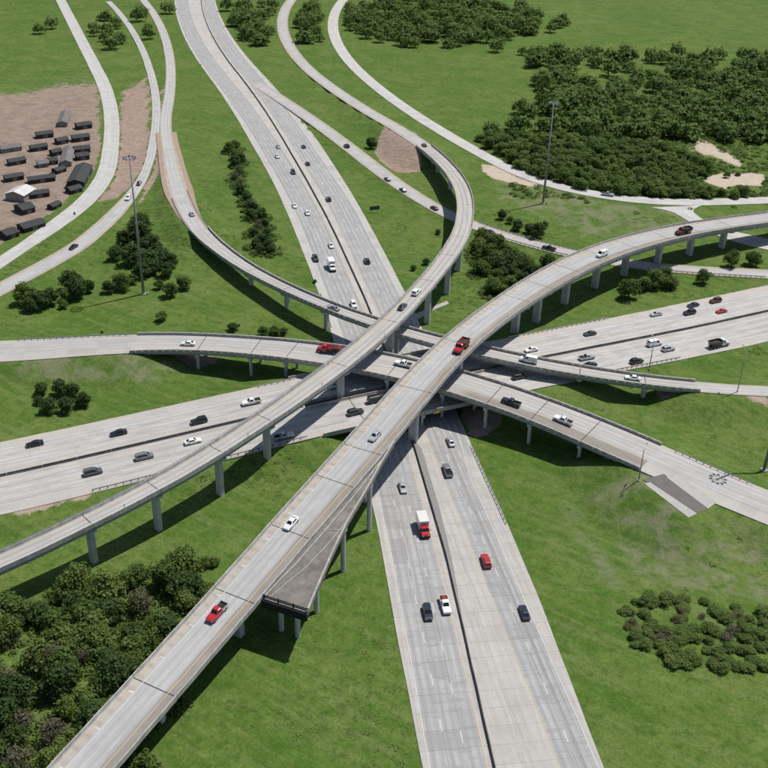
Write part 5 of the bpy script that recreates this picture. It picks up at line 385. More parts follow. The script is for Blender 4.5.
def grass_material():
    m, nt, b = new_mat('grassland'); g = N(nt)
    p = g.pos()
    at = g.node("ShaderNodeAttribute"); at.attribute_name = 'cover'
    sp = g.node("ShaderNodeSeparateColor"); nt.links.new(at.outputs['Color'], sp.inputs[0])
    big = g.noise(p, .016, 3, .55)
    mid = g.noise(p, .075, 4, .65, .6)
    med = g.noise(p, .36, 4, .72)
    fin = g.noise(p, 1.5, 4, .78)
    # mowing swaths, faint and irregular
    xyz = g.node("ShaderNodeSeparateXYZ"); nt.links.new(p, xyz.inputs[0])
    across = g.math('ADD', g.math('MULTIPLY', xyz.outputs[0], .55), g.math('MULTIPLY', xyz.outputs[1], .83))
    along = g.math('SUBTRACT', g.math('MULTIPLY', xyz.outputs[0], .83), g.math('MULTIPLY', xyz.outputs[1], .55))
    mow = g.noise(g.comb(g.math('MULTIPLY', across, .6), g.math('MULTIPLY', along, .03)), 1.0, 3, .65)
    c = g.mix(g.ramp(big, .36, .62), (0.074, 0.138, 0.022), (0.115, 0.166, 0.037))
    c = g.mix(g.ramp(mid, .45, .64, 0, .8), c, (0.059, 0.121, 0.017))
    c = g.mix(g.ramp(mid, .47, .28, 0, .75), c, (0.149, 0.177, 0.055))
    c = g.mix(g.ramp(mow, .50, .66, 0, .65), c, (0.142, 0.168, 0.059))
    c = g.mix(g.ramp(mow, .47, .32, 0, .55), c, (0.059, 0.125, 0.018))
    swath = g.math('SINE', g.math('ADD', g.math('MULTIPLY', across, 1.15), g.math('MULTIPLY', g.math('SUBTRACT', mid, .5), 16.0)))
    c = g.mix(g.ramp(swath, .1, .9, 0, .16), c, (0.158, 0.190, 0.064))
    c = g.mix(g.ramp(med, .50, .68, 0, .75), c, (0.045, 0.092, 0.014))
    c = g.mix(g.ramp(med, .44, .28, 0, .75), c, (0.135, 0.214, 0.044))
    c = g.mix(g.ramp(fin, .50, .68, 0, .65), c, (0.034, 0.068, 0.011))
    c = g.mix(g.ramp(fin, .42, .28, 0, .6), c, (0.167, 0.219, 0.066))
    # dry, thin grass
    dryf = g.math('MULTIPLY', sp.outputs[1], g.ramp(g.noise(p, .12, 4, .7, .5), .42, .60))
    drycol = g.mix(g.ramp(g.noise(p, .9, 3, .7), .3, .7), (.275, .245, .205), (.19, .175, .10))
    c = g.mix(g.math('MULTIPLY', dryf, .5), c, drycol)
    # bare earth, ragged edge
    edge = g.math('ADD', sp.outputs[0], g.math('MULTIPLY', g.math('SUBTRACT', g.noise(p, .2, 5, .78), .5), 1.7))
    ef = g.ramp(edge, .42, .60)
    earth = g.mix(g.ramp(g.noise(p, .35, 4, .7), .32, .68), (.34, .255, .205), (.22, .16, .125))
    ruts = g.noise(g.comb(g.math('MULTIPLY', across, .9), g.math('MULTIPLY', along, .06)), 1.0, 4, .6)
    earth = g.mix(g.ramp(ruts, .5, .72, 0, .6), earth, (.43, .35, .28))
    earth = g.mix(g.ramp(fin, .55, .8, 0, .5), earth, (.14, .10, .075))
    yard = g.math('MULTIPLY', sp.outputs[0], sp.outputs[1])
    earth = g.mix(g.math('MULTIPLY', yard, .65), earth, g.mix(g.ramp(g.noise(p, .15, 5, .75), .35, .65), (.15, .115, .092), (.30, .235, .19)))
    sandf = sp.outputs[2]
    earth = g.mix(sandf, earth, g.mix(g.ramp(med, .3, .7), (.52, .45, .36), (.40, .33, .25)))
    c = g.mix(ef, c, earth)
    nt.links.new(c, b.inputs['Base Color'])
    b.inputs['Roughness'].default_value = .95
    b.inputs['Specular IOR Level'].default_value = .1
    h = g.math('ADD', g.math('MULTIPLY', med, .8), g.math('MULTIPLY', fin, .45))
    g.bump(h, 1.0, .5, b)
    return m
M['grass'] = grass_material()

def leaf_material(name, a, bcol, yellow):
    m, nt, b = new_mat(name); g = N(nt)
    o = g.obj(); r = g.rand()
    n = g.noise(o, 2.6, 3, .6)
    fine = g.noise(o, 14.0, 2, .6)
    c = g.mix(g.ramp(n, .35, .65), a, bcol)
    c = g.mix(g.math('MULTIPLY', r, .8), c, yellow)
    r2 = g.math('FRACT', g.math('MULTIPLY', r, 17.3))
    c = g.mix(g.math('MULTIPLY', r2, .45), c, tuple(x * .6 for x in a))
    c = g.mix(g.ramp(fine, .45, .75, 0, .5), c, tuple(x * .55 for x in a))
    nt.links.new(c, b.inputs['Base Color'])
    b.inputs['Roughness'].default_value = .65
    b.inputs['Specular IOR Level'].default_value = .22
    tr = g.node("ShaderNodeBsdfTranslucent"); nt.links.new(c, tr.inputs[0])
    mx = g.node("ShaderNodeMixShader"); mx.inputs[0].default_value = .45
    nt.links.new(b.outputs[0], mx.inputs[1]); nt.links.new(tr.outputs[0], mx.inputs[2])
    nt.links.new(mx.outputs[0], nt.nodes["Material Output"].inputs[0])
    return m
M['leaf_dark'] = leaf_material('leaf_dark', (.062, .110, .032), (.096, .152, .042), (.102, .158, .044))
M['leaf_mid'] = leaf_material('leaf_mid', (.092, .162, .035), (.140, .218, .048), (.180, .240, .060))
M['leaf_light'] = leaf_material('leaf_light', (.150, .232, .046), (.205, .290, .064), (.245, .29, .088))
M['leaf_grey'] = leaf_material('leaf_grey', (.17, .16, .105), (.22, .195, .14), (.13, .15, .05))
M['weed'] = leaf_material('weed', (.150, .235, .046), (.195, .285, .062), (.195, .265, .07))
M['tuft'] = leaf_material('tuft', (.095, .165, .030), (.140, .210, .046), (.165, .215, .06))
M['scrub'] = leaf_material('scrub', (.102, .180, .038), (.165, .250, .055), (.215, .27, .072))

# ---------------------------------------------------------------- object helpers
ORIGIN = {}
def tag(o, label=None, cat=None, group=None, kind=None):
    if label: o['label'] = label
    if cat: o['category'] = cat
    if group: o['group'] = group
    if kind: o['kind'] = kind
    return o
def empty(name, loc=(0, 0, 0), rz=0.0):
    o = bpy.data.objects.new(name, None); col.objects.link(o)
    o.location = loc; o.rotation_euler[2] = rz; o.empty_display_size = .5
    ORIGIN[o.name] = Vector(loc)
    return o
def mesh(name, verts, faces, mat, uvs=None, smooth=False):
    me = bpy.data.meshes.new(name)
    me.from_pydata([tuple(v) for v in verts], [], faces)
    if isinstance(mat, (list, tuple)):
        for x in mat: me.materials.append(M[x])
    else: me.materials.append(M[mat])
    if uvs is not None:
        lay = me.uv_layers.new(name="UVMap")
        li = np.empty(len(me.loops), dtype=np.int32); me.loops.foreach_get("vertex_index", li)
        lay.data.foreach_set("uv", np.asarray(uvs, dtype=np.float32)[li].ravel())
    if smooth: me.polygons.foreach_set("use_smooth", [True] * len(me.polygons))
    me.update()
    return me
def obj(name, verts, faces, mat, parent=None, uvs=None, smooth=False):
    """a mesh given in world coordinates, linked as one object; parent may be any object made here"""
    org = ORIGIN[parent.name] if parent is not None else Vector((0, 0, 0))
    if parent is not None and org.length: verts = [(v[0] - org.x, v[1] - org.y, v[2] - org.z) for v in verts]
    o = bpy.data.objects.new(name, mesh(name, verts, faces, mat, uvs, smooth)); col.objects.link(o)
    o.parent = parent
    ORIGIN[o.name] = org
    return o
def inst(name, me, loc, rz=0.0, parent=None, scale=(1, 1, 1), rot=None):
    o = bpy.data.objects.new(name, me); col.objects.link(o)
    org = ORIGIN[parent.name] if parent is not None else Vector((0, 0, 0))
    o.parent = parent
    o.location = Vector(loc) - org; o.rotation_euler = rot or (0, 0, rz); o.scale = scale
    return o
def quads_mesh(name, V, mat):
    """many loose quads from an (n*4, 3) array"""
    V = np.ascontiguousarray(V, dtype=np.float32); nq = len(V) // 4
    me = bpy.data.meshes.new(name)
    me.vertices.add(len(V)); me.vertices.foreach_set('co', V.ravel())
    me.loops.add(nq * 4); me.loops.foreach_set('vertex_index', np.arange(nq * 4, dtype=np.int32))
    me.polygons.add(nq); me.polygons.foreach_set('loop_start', np.arange(0, nq * 4, 4, dtype=np.int32)); me.polygons.foreach_set('loop_total', np.full(nq, 4, np.int32))
    me.materials.append(M[mat]); me.update(calc_edges=True)
    return me
class MB:
    """collects simple solids"""
    def __init__(s): s.v, s.f, s.mi = [], [], []
    def add(s, v, f, mi=0):
        n = len(s.v); s.v += [tuple(p) for p in v]; s.f += [tuple(i + n for i in q) for q in f]; s.mi += [mi] * len(f)
    def box(s, x0, x1, y0, y1, z0, z1, mi=0):
        s.add([(x0, y0, z0), (x1, y0, z0), (x1, y1, z0), (x0, y1, z0), (x0, y0, z1), (x1, y0, z1), (x1, y1, z1), (x0, y1, z1)],
              [(3, 2, 1, 0), (4, 5, 6, 7), (0, 1, 5, 4), (1, 2, 6, 5), (2, 3, 7, 6), (3, 0, 4, 7)], mi)
    def tube(s, p0, p1, r0, r1, n=10, mi=0, cap=True):
        p0, p1 = Vector(p0), Vector(p1); d = (p1 - p0).normalized()
        a = d.orthogonal().normalized(); b_ = d.cross(a)
        v = []
        for p, r in ((p0, r0), (p1, r1)):
            for k in range(n):
                t = 2 * math.pi * k / n; v.append(p + a * math.cos(t) * r + b_ * math.sin(t) * r)
        f = [(k, (k + 1) % n, n + (k + 1) % n, n + k) for k in range(n)]
        if cap: f += [tuple(range(n))[::-1], tuple(range(n, 2 * n))]
        s.add(v, f, mi)
    def loft(s, rings, mi=0, cap=True):
        n = len(rings[0]); v = [p for r in rings for p in r]
        f = []
        for i in range(len(rings) - 1):
            for k in range(n): f.append((i * n + k, i * n + (k + 1) % n, (i + 1) * n + (k + 1) % n, (i + 1) * n + k))
        if cap: f += [tuple(range(n))[::-1], tuple(range((len(rings) - 1) * n, len(rings) * n))]
        s.add(v, f, mi)
    def make(s, name, mats, smooth=False):
        me = mesh(name, s.v, s.f, mats, None, smooth)
        if isinstance(mats, (list, tuple)): me.polygons.foreach_set("material_index", s.mi)
        return me
    def build(s, name, mat, parent=None, smooth=False): return obj(name, s.v, s.f, mat, parent, None, smooth)

# ---------------------------------------------------------------- paths
class Path:
    def __init__(s, rows, step=2.0):
        P = np.array(rows, float)
        ext = np.vstack([2 * P[0] - P[1], P, 2 * P[-1] - P[-2]])
        seg = []
        for i in range(len(P) - 1):
            p0, p1, p2, p3 = ext[i:i + 4]
            for t in np.linspace(0, 1, 6)[:-1]:
                seg.append(.5 * (2 * p1 + (p2 - p0) * t + (2 * p0 - 5 * p1 + 4 * p2 - p3) * t * t + (3 * p1 - p0 - 3 * p2 + p3) * t ** 3))
        seg.append(P[-1]); Q = np.array(seg)
        d = np.r_[0, np.cumsum(np.hypot(*np.diff(Q[:, :2], axis=0).T))]
        n = max(2, int(round(d[-1] / step))); t = np.linspace(0, d[-1], n + 1)
        s.P = np.stack([np.interp(t, d, Q[:, k]) for k in range(3)], 1)
        s.W = np.interp(t, d, Q[:, 3]); s.S = t
        tg = np.gradient(s.P[:, :2], axis=0); tg /= np.linalg.norm(tg, axis=1)[:, None]
        s.T = tg; s.Nn = np.stack([-tg[:, 1], tg[:, 0]], 1)
        s.len = d[-1]
    def rows(s, s0, s1):
        s0 = max(0.0, s0); s1 = min(s.len, s1)
        inner = s.S[(s.S > s0 + .3) & (s.S < s1 - .3)]
        return np.r_[s0, inner, s1]
    def at(s, q, o=0.0, dz=0.0):
        x = np.interp(q, s.S, s.P[:, 0]); y = np.interp(q, s.S, s.P[:, 1]); z = np.interp(q, s.S, s.P[:, 2])
        nx = np.interp(q, s.S, s.Nn[:, 0]); ny = np.interp(q, s.S, s.Nn[:, 1])
        return np.stack([x + nx * o, y + ny * o, z + dz + 0 * x], -1)
    def w(s, q): return np.interp(q, s.S, s.W)
    def ang(s, q): return math.atan2(np.interp(q, s.S, s.T[:, 1]), np.interp(q, s.S, s.T[:, 0]))
    def nearest(s, x, y):
        d = np.hypot(s.P[:, 0] - x, s.P[:, 1] - y); j = int(d.argmin()); return j, d[j]
PATH = {k: Path(v) for k, v in PATHS.items()}

def sweep(path, prof, s0, s1, closed=True):
    """prof: list of (offset, dz) or functions of s giving an array; returns verts, faces, uvs"""
    q = path.rows(s0, s1); n = len(prof); V = []; U = []
    cols = []
    for o, dz in prof:
        ov = o(q) if callable(o) else np.full(len(q), float(o))
        pts = path.at(q, ov, dz); cols.append((pts, ov))
    for i in range(len(q)):
        for pts, ov in cols: V.append(tuple(pts[i])); U.append((ov[i], q[i]))
    F = []
    m_ = n if closed else n - 1
    for i in range(len(q) - 1):
        for k in range(m_):
            a, b_ = i * n + k, i * n + (k + 1) % n
            F.append((a, b_, b_ + n, a + n))
    if closed: F += [tuple(range(n)), tuple(range((len(q) - 1) * n, len(q) * n))[::-1]]
    return V, F, U
def strip(name, path, o0, o1, s0, s1, dz, mat, parent=None):
    """thin sheet between two offsets, facing up"""
    V, F, U = sweep(path, [(o1, dz), (o0, dz)], s0, s1, closed=False)
    return obj(name, V, F, mat, parent, U)
def dashes(name, path, o, s0, s1, dz, mat, parent, w=.15, on=3.05, off=9.15, phase=0.0):
    V, F = [], []
    s = s0 + phase
    while s + on < s1:
        q = np.array([s, s + on]); a = path.at(q, (o(q) if callable(o) else o) - w / 2, dz); b_ = path.at(q, (o(q) if callable(o) else o) + w / 2, dz)
        n = len(V); V += [tuple(a[0]), tuple(a[1]), tuple(b_[1]), tuple(b_[0])]; F.append((n, n + 1, n + 2, n + 3)); s += on + off
    o_ = obj(name, V, F, mat, parent)
    return o_
def line(name, path, o, s0, s1, dz, mat, parent, w=.16):
    f0 = (lambda q: o(q) - w / 2) if callable(o) else o - w / 2
    f1 = (lambda q: o(q) + w / 2) if callable(o) else o + w / 2
    return strip(name, path, f0, f1, s0, s1, dz, mat, parent)

# ---------------------------------------------------------------- terrain
def in_poly(X, Y, poly):
    ins = np.zeros(X.shape, bool)
    n = len(poly)
    for i in range(n):
        (ax, ay), (bx, by) = poly[i], poly[(i + 1) % n]
        if ay == by: continue
        c_ = ((ay > Y) != (by > Y)) & (X < (bx - ax) * (Y - ay) / (by - ay) + ax)
        ins ^= c_
    return ins
def axis(lo, hi, step, far_lo, far_hi):
    a = list(np.arange(lo, hi + step, step)); d = step
    while a[-1] < far_hi: d = min(d * 1.25, 900); a.append(a[-1] + d)
    d = step
    while a[0] > far_lo: d = min(d * 1.25, 900); a.insert(0, a[0] - d)
    return np.array(a)
gx = axis(-176, 190, 1.6, -9000, 9000)
gy = axis(112, 500, 1.7, -300, 16000)
X, Y = np.meshgrid(gx, gy)
GRADE = [('A', 0, 9e9), ('B', 0, ENDS['B'][0]), ('B', ENDS['B'][1], 9e9), ('C', 0, ENDS['C'][0]), ('C', ENDS['C'][1], 9e9), ('D', ENDS['D'][1], 9e9),
         ('F', 0, ENDS['F'][0]), ('F', ENDS['F'][1], 9e9), ('G', 0, 9e9), ('H1', 0, 9e9), ('H2', 0, 9e9), ('I', 0, 9e9), ('K', 0, 9e9)]
def smooth_noise(x, y, f, seed):
    r = np.random.default_rng(seed); t = 0
    for k in range(6):
        a = r.uniform(0, 6.28); ff = f * r.uniform(.6, 1.7); t = t + np.sin((x * math.cos(a) + y * math.sin(a)) * ff + r.uniform(0, 6.28))
    return t / 6
Z = .22 * smooth_noise(X, Y, .045, 1) + .12 * smooth_noise(X, Y, .21, 2) - .12
capz = np.full(X.shape, 9e9)
roadmask = np.zeros(X.shape, bool)
for key, s0, s1 in GRADE:
    p = PATH[key]; sel = (p.S >= s0) & (p.S <= s1)
    idx = np.where(sel)[0][::2]
    for j in idx:
        px, py, pz = p.P[j]; hw = p.W[j] / 2
        R_ = hw + 1.5 + max(2.0, pz * 3.2) + 8
        iy = np.where(np.abs(gy - py) < R_)[0]; ix = np.where(np.abs(gx - px) < R_)[0]
        if not len(iy) or not len(ix): continue
        sl = (slice(iy[0], iy[-1] + 1), slice(ix[0], ix[-1] + 1))
        d = np.hypot(X[sl] - px, Y[sl] - py)
        fill = pz - .22 - np.maximum(0, d - hw - 1.3) / 2.7
        Z[sl] = np.maximum(Z[sl], np.where(d < R_, fill, -9))
        cap = pz - .16 + np.maximum(0, d - hw - .9) / 2.2
        capz[sl] = np.minimum(capz[sl], cap)
        roadmask[sl] |= d < hw + 1.2
for k_, pts_ in APRON.items():                                    # the bank widens under the abandoned strips
    for f_ in np.linspace(0, 1, 9):
        for e_ in (0.0, .5, 1.0):
            a_ = np.array(pts_); q_ = (a_[0] * (1 - e_) + a_[1] * e_) * (1 - f_) + (a_[3] * (1 - e_) + a_[2] * e_) * f_
            d_ = np.hypot(X - q_[0], Y - q_[1])
            Z = np.where(d_ < 30, np.maximum(Z, q_[2] - .22 - np.maximum(0, d_ - 2.2) / 2.6), Z)
Z = np.minimum(Z, capz)
for k_, pts_ in APRON.items():
    cx_, cy_ = np.mean([p_[0] for p_ in pts_]), np.mean([p_[1] for p_ in pts_]); roadmask |= np.hypot(X - cx_, Y - cy_) < 9
def ground_z(x, y):
    i = int(np.clip(np.searchsorted(gx, x) - 1, 0, len(gx) - 2)); j = int(np.clip(np.searchsorted(gy, y) - 1, 0, len(gy) - 2))
    tx = (x - gx[i]) / (gx[i + 1] - gx[i]); ty = (y - gy[j]) / (gy[j + 1] - gy[j])
    return float((Z[j, i] * (1 - tx) + Z[j, i + 1] * tx) * (1 - ty) + (Z[j + 1, i] * (1 - tx) + Z[j + 1, i + 1] * tx) * ty)
cover = np.zeros(X.shape + (4,), np.float32); cover[..., 3] = 1
def soften(a):
    b_ = a.copy()
    for _ in range(1): b_[1:-1, 1:-1] = (a[1:-1, 1:-1] * 2 + a[:-2, 1:-1] + a[2:, 1:-1] + a[1:-1, :-2] + a[1:-1, 2:]) / 6
    return b_
for k, poly in DIRT.items():
    m_ = soften(in_poly(X, Y, poly).astype(np.float32))
    cover[..., 0] = np.maximum(cover[..., 0], m_)
    if k == 'yard': cover[..., 1] = np.maximum(cover[..., 1], m_)
    if k.startswith('sand') : cover[..., 2] = np.maximum(cover[..., 2], m_)
    if k in ('edge_B', 'edge_right'): cover[..., 2] = np.maximum(cover[..., 2], m_ * .5)
for k, poly in DRY.items(): cover[..., 1] = np.maximum(cover[..., 1], soften(in_poly(X, Y, poly).astype(np.float32)))
ny_, nx_ = X.shape
V = np.stack([X, Y, Z], -1).reshape(-1, 3)
ii = (np.arange(ny_ - 1)[:, None] * nx_ + np.arange(nx_ - 1)[None, :]).ravel()
F = np.stack([ii, ii + 1, ii + nx_ + 1, ii + nx_], 1)
me = bpy.data.meshes.new('ground')
me.vertices.add(len(V)); me.vertices.foreach_set('co', V.astype(np.float32).ravel())
me.loops.add(F.size); me.loops.foreach_set('vertex_index', F.astype(np.int32).ravel())
me.polygons.add(len(F)); me.polygons.foreach_set('loop_start', np.arange(0, F.size, 4, dtype=np.int32)); me.polygons.foreach_set('loop_total', np.full(len(F), 4, np.int32))
me.polygons.foreach_set('use_smooth', np.ones(len(F), bool))
me.update(calc_edges=True)
ca = me.attributes.new('cover', 'FLOAT_COLOR', 'POINT'); ca.data.foreach_set('color', cover.reshape(-1, 4).ravel())
me.materials.append(M['grass'])
ground = bpy.data.objects.new('ground', me); col.objects.link(ground)
tag(ground, 'rolling mown grassland between the ramps with bare earth patches', kind='structure')
ORIGIN['ground'] = Vector((0, 0, 0))

# ---------------------------------------------------------------- roads on the ground
def road(name, label, path, s0, s1, mat, dz=0.0, thick=.35, off=None):
    w0 = off[0] if off else (lambda q: -path.w(q) / 2); w1 = off[1] if off else (lambda q: path.w(q) / 2)
    V, F, U = sweep(path, [(w1, dz), (w0, dz), (w0, dz - thick), (w1, dz - thick)], s0, s1)
    o = obj(name, V, F, mat, None, U)
    return tag(o, label, kind='structure')
pA, pB, pC, pD, pE, pF, pG = (PATH[k] for k in 'ABCDEFG')
pAm, pAl, pAr, pBm = PATH['Amed'], PATH['A_left_yellow'], PATH['A_right_yellow'], PATH['Bmed']

# the long freeway: individually poured slabs in the near part, a jointed sheet beyond
SL0, SL1 = 16.0, 124.0
roadA = road('freeway', 'pale concrete freeway running from bottom to top under all bridges', pA, SL1, 9e9, 'freeway')
V, F, U = sweep(pA, [(lambda q: pA.w(q) / 2 - .05, -.03), (lambda q: -pA.w(q) / 2 + .05, -.03), (lambda q: -pA.w(q) / 2 + .05, -.4), (lambda q: pA.w(q) / 2 - .05, -.4)], 0, SL1)
obj('road_bed', V, F, 'bed', roadA, U)
def offsets_on(base, other):
    """lateral offset of another line measured on the base path, as a function of station"""
    so = []
    for x, y, _ in other.P:
        j, _d = base.nearest(x, y); t = (np.array([x, y]) - base.P[j, :2])
        so.append((base.S[j] + t @ base.T[j], t @ base.Nn[j]))
    so = np.array(sorted(so)); return lambda q: np.interp(q, so[:, 0], so[:, 1])
fL, fR, fM = offsets_on(pA, pAl), offsets_on(pA, pAr), offsets_on(pA, pAm)
COLS = [(lambda q: pA.w(q) / 2, 's'), (lambda q: fL(q) + 10.8, 'l'), (lambda q: fL(q) + 7.2, 'l'), (lambda q: fL(q) + 3.6, 'l'), (fL, 's'), (fM, 's'), (lambda q: (fM(q) + fR(q)) / 2, 's'), (fR, 'l'), (lambda q: fR(q) - 3.6, 'l'), (lambda q: fR(q) - 7.25, 's'), (lambda q: -pA.w(q) / 2, None)]
nrow = 27
ss = np.linspace(0, SL1, nrow + 1)
for r_ in range(nrow):
    for c_ in range(len(COLS) - 1):
        q = np.array([ss[r_] + .018, ss[r_ + 1] - .018]); g_ = .018
        o1, o0 = COLS[c_][0](q) - g_, COLS[c_ + 1][0](q) + g_
        dz = rng.uniform(-.006, .002)
        a, b_ = pA.at(q, o0), pA.at(q, o1)
        top = [a[0], a[1], b_[1], b_[0]]
        V = [(t[0], t[1], t[2] + dz) for t in top] + [(t[0], t[1], t[2] - .028) for t in top]
        ref = (fL(q) if c_ < 5 else fR(q))
        uv_ = [(o0[0] - ref[0], q[0]), (o0[1] - ref[1], q[1]), (o1[1] - ref[1], q[1]), (o1[0] - ref[0], q[0])] * 2
        obj('concrete_slab', V, [(3, 2, 1, 0), (0, 1, 5, 4), (1, 2, 6, 5), (2, 3, 7, 6), (3, 0, 4, 7)], 'slab' if COLS[c_][1] == 'l' else 'slab_shoulder', roadA, uv_)
strip('lane_surface', pAl, 0.0, 10.8, SL1 + 1, 9e9, .004, 'lanes', roadA)
strip('lane_surface', pAr, -10.8, 0.0, SL1 + 1, 9e9, .004, 'lanes', roadA)
LZ = .012
line('yellow_line', pAl, 0.0, 0, 9e9, LZ, 'yellow', roadA, .17)
line('yellow_line', pAr, 0.0, 0, 9e9, LZ, 'yellow', roadA, .17)
for k in (1, 2): dashes('lane_dashes', pAl, 3.6 * k, 0, pAl.len, LZ, 'white', roadA, .17, phase=3 * k)
line('edge_line', pAl, 10.8, 0, 9e9, LZ, 'white', roadA, .14)
dashes('lane_dashes', pAr, -3.6, 0, pAr.len, LZ, 'white', roadA, .17, phase=2)
line('edge_line', pAr, -7.3, 0, 118, LZ, 'white', roadA, .14)
dashes('lane_dashes', pAr, -7.2, 120, pAr.len, LZ, 'white', roadA, .17, phase=5)
line('edge_line', pAr, lambda q: -7.6 - 3.2 * np.clip((q - 118) / 40, 0, 1), 118, 9e9, LZ, 'white', roadA, .14)
# dark tarred strip along the outer joint and a worn asphalt wedge behind the median barrier
strip('tar_strip', pAr, -5.3, -4.6, 0, 132, .008, 'tar', roadA)
strip('gravel_wedge', pAm, lambda q: -.4 - 1.5 * np.clip((q - 62) / 40, 0, 1) * np.clip((136 - q) / 6, 0, 1), -.38, 64, 136, .016, 'gravel', roadA)

# the crossing freeway
eB0, eB1 = ENDS['B']
roadBl = road('crossing_freeway', 'wide concrete freeway rising from the left edge to the central bridges', pB, 0, eB0, 'crossing')
roadBr = road('crossing_freeway', 'wide concrete freeway descending from the central bridges to the right edge', pB, eB1, 9e9, 'crossing')

# ramps and side roads at grade
rC0 = road('ramp_road', 'concrete ramp approach on a low bank at the left edge', pC, 0, ENDS['C'][0], 'low_ramp')
rC1 = road('ramp_road', 'concrete ramp leaving the low bridge towards the lower right edge', pC, ENDS['C'][1], 9e9, 'low_ramp')
rD1 = road('ramp_road', 'concrete ramp beyond the far end of the curved bridge', pD, ENDS['D'][1], 9e9, 'ramp')
rF0 = road('ramp_road', 'narrow concrete ramp coming down from the upper left', pF, 0, ENDS['F'][0], 'ramp')
rF1 = road('ramp_road', 'narrow concrete ramp reaching the ground at the right edge', pF, ENDS['F'][1], 9e9, 'ramp')
rG = road('side_road', 'narrow concrete side road passing under the curved and widest ramps', pG, 0, 9e9, 'ramp', dz=-.006)
rI = road('side_road', 'pale country road along the wood', PATH['I'], 0, 9e9, 'side_road')
rH1 = road('side_road', 'pale outer road curving past the shed yard', PATH['H1'], 0, 9e9, 'side_road')
rH2 = road('side_road', 'inner road curving past the dark oak group at left', PATH['H2'], 0, 9e9, 'ramp', dz=-.008)
_k = PATH['K']; _k.W = _k.W + 14 * np.clip(1 - _k.S / 9, 0, 1) ** 2
rK = road('side_road', 'short pale link road running under the widest ramp', PATH['K'], 0, 9e9, 'side_road', dz=-.02)
for r_, p, dz in ((rG, pG, .004), (rF0, pF, .01), (rF1, pF, .01), (rH2, PATH['H2'], .004), (rD1, pD, .01)):
    s0, s1 = {rF0.name: (0, ENDS['F'][0]), rF1.name: (ENDS['F'][1], 9e9), rD1.name: (ENDS['D'][1], 9e9)}.get(r_.name, (0, 9e9))
    line('yellow_line', p, lambda q, p=p: p.w(q) * .30, s0, s1, dz, 'yellow', r_)
    line('edge_line', p, lambda q, p=p: -p.w(q) * .30, s0, s1, dz, 'white', r_)
line('yellow_line', pC, lambda q: -pC.w(q) / 2 + 1.6, 0, ENDS['C'][0], .01, 'yellow', rC0, .15)
line('edge_line', pC, lambda q: pC.w(q) / 2 - 2.0, 0, ENDS['C'][0], .01, 'white', rC0, .14)
line('yellow_line', pC, lambda q: -pC.w(q) / 2 + 2.6, ENDS['C'][1] + 4, 9e9, .01, 'yellow', rC1, .15)
line('edge_line', pC, lambda q: pC.w(q) / 2 - 2.0, ENDS['C'][1], 9e9, .01, 'white', rC1, .14)
V, F = [], []
p = PATH['H1']; s = 4
while s < p.len - 10:                                              # ladder of painted bars along the outer lane
    q = np.array([s, s + .5]); a = p.at(q, p.w(q) * .10, .012); b_ = p.at(q, p.w(q) * .40, .012)
    n = len(V); V += [tuple(a[0]), tuple(a[1]), tuple(b_[1]), tuple(b_[0])]; F.append((n + 3, n + 2, n + 1, n)); s += 6.0
obj('painted_bars', V, [f[::-1] for f in F], 'white', rH1)
line('edge_line', p, lambda q: p.w(q) * .10, 0, 9e9, .010, 'white', rH1)

def quad_slab(name, pts, mat, label, lift=0.0):
    V = [(x, y, z + lift) for x, y, z in pts] + [(x, y, z - .4) for x, y, z in pts]
    return tag(obj(name, V, [(3, 2, 1, 0), (4, 5, 6, 7), (0, 1, 5, 4), (1, 2, 6, 5), (2, 3, 7, 6), (3, 0, 4, 7)], mat), label, kind='structure')
quad_slab('pavement', APRON['pale'], 'pale_concrete', 'pale abandoned pavement strip beside the lower right ramp', .03)
quad_slab('pavement', APRON['dark'], 'asphalt', 'dark abandoned asphalt strip beside the lower right ramp', .012)
quad_slab('pavement', APRON['kerb'], 'pale_concrete', 'narrow pale concrete strip on the grass beside the lower right ramp', .02)
V = [(x, y, max(ground_z(x, y), .02) + .10) for x, y in CONCRETE_PAD]; n = len(V)
V += [(x, y, -.6) for x, y in CONCRETE_PAD]
tag(obj('pavement', V, [tuple(range(n))] + [(k, n + k, n + (k + 1) % n, (k + 1) % n) for k in range(n)], 'pale_concrete'), 'pale concrete drain apron under the curved ramp', kind='structure')

for sg in (-1, 1):                                                 # earth shoulders of the narrow ramp
    V, F, U = sweep(pF, [(lambda q: sg * pF.w(q) / 2, -.02), (lambda q: sg * (pF.w(q) / 2 + .1 + 2.1 * np.clip((ENDS['F'][0] - 12 - q) / 40, 0, 1)), -.05), (lambda q: sg * (pF.w(q) / 2 + .15 + 2.3 * np.clip((ENDS['F'][0] - 12 - q) / 40, 0, 1)), -.5), (lambda q: sg * pF.w(q) / 2, -.5)], ENDS['F'][0] - 150, ENDS['F'][0] - 13)
    obj('earth_shoulder', V, F, 'verge_dirt', rF0)
# crossing-freeway lane lines
for r_, s0, s1 in ((roadBl, 0, eB0), (roadBr, eB1, 9e9)):
    for sg in (1, -1):
        line('yellow_line', pB, sg * 2.3, s0, s1, LZ, 'yellow', r_, .16)
        for k in (1, 2): dashes('lane_dashes', pB, sg * (2.3 + 3.6 * k), max(0, s0), min(s1, pB.len), LZ, 'white', r_, .18, phase=2 * k)
        line('edge_line', pB, sg * 13.1, s0, s1, LZ, 'white', r_, .14)

ORD = ['first', 'second', 'third', 'fourth', 'fifth', 'sixth', 'seventh', 'eighth', 'ninth', 'tenth', 'eleventh', 'twelfth', 'thirteenth', 'fourteenth', 'fifteenth', 'sixteenth', 'seventeenth', 'eighteenth', 'nineteenth', 'twentieth', 'twenty-first', 'twenty-second', 'twenty-third', 'twenty-fourth']

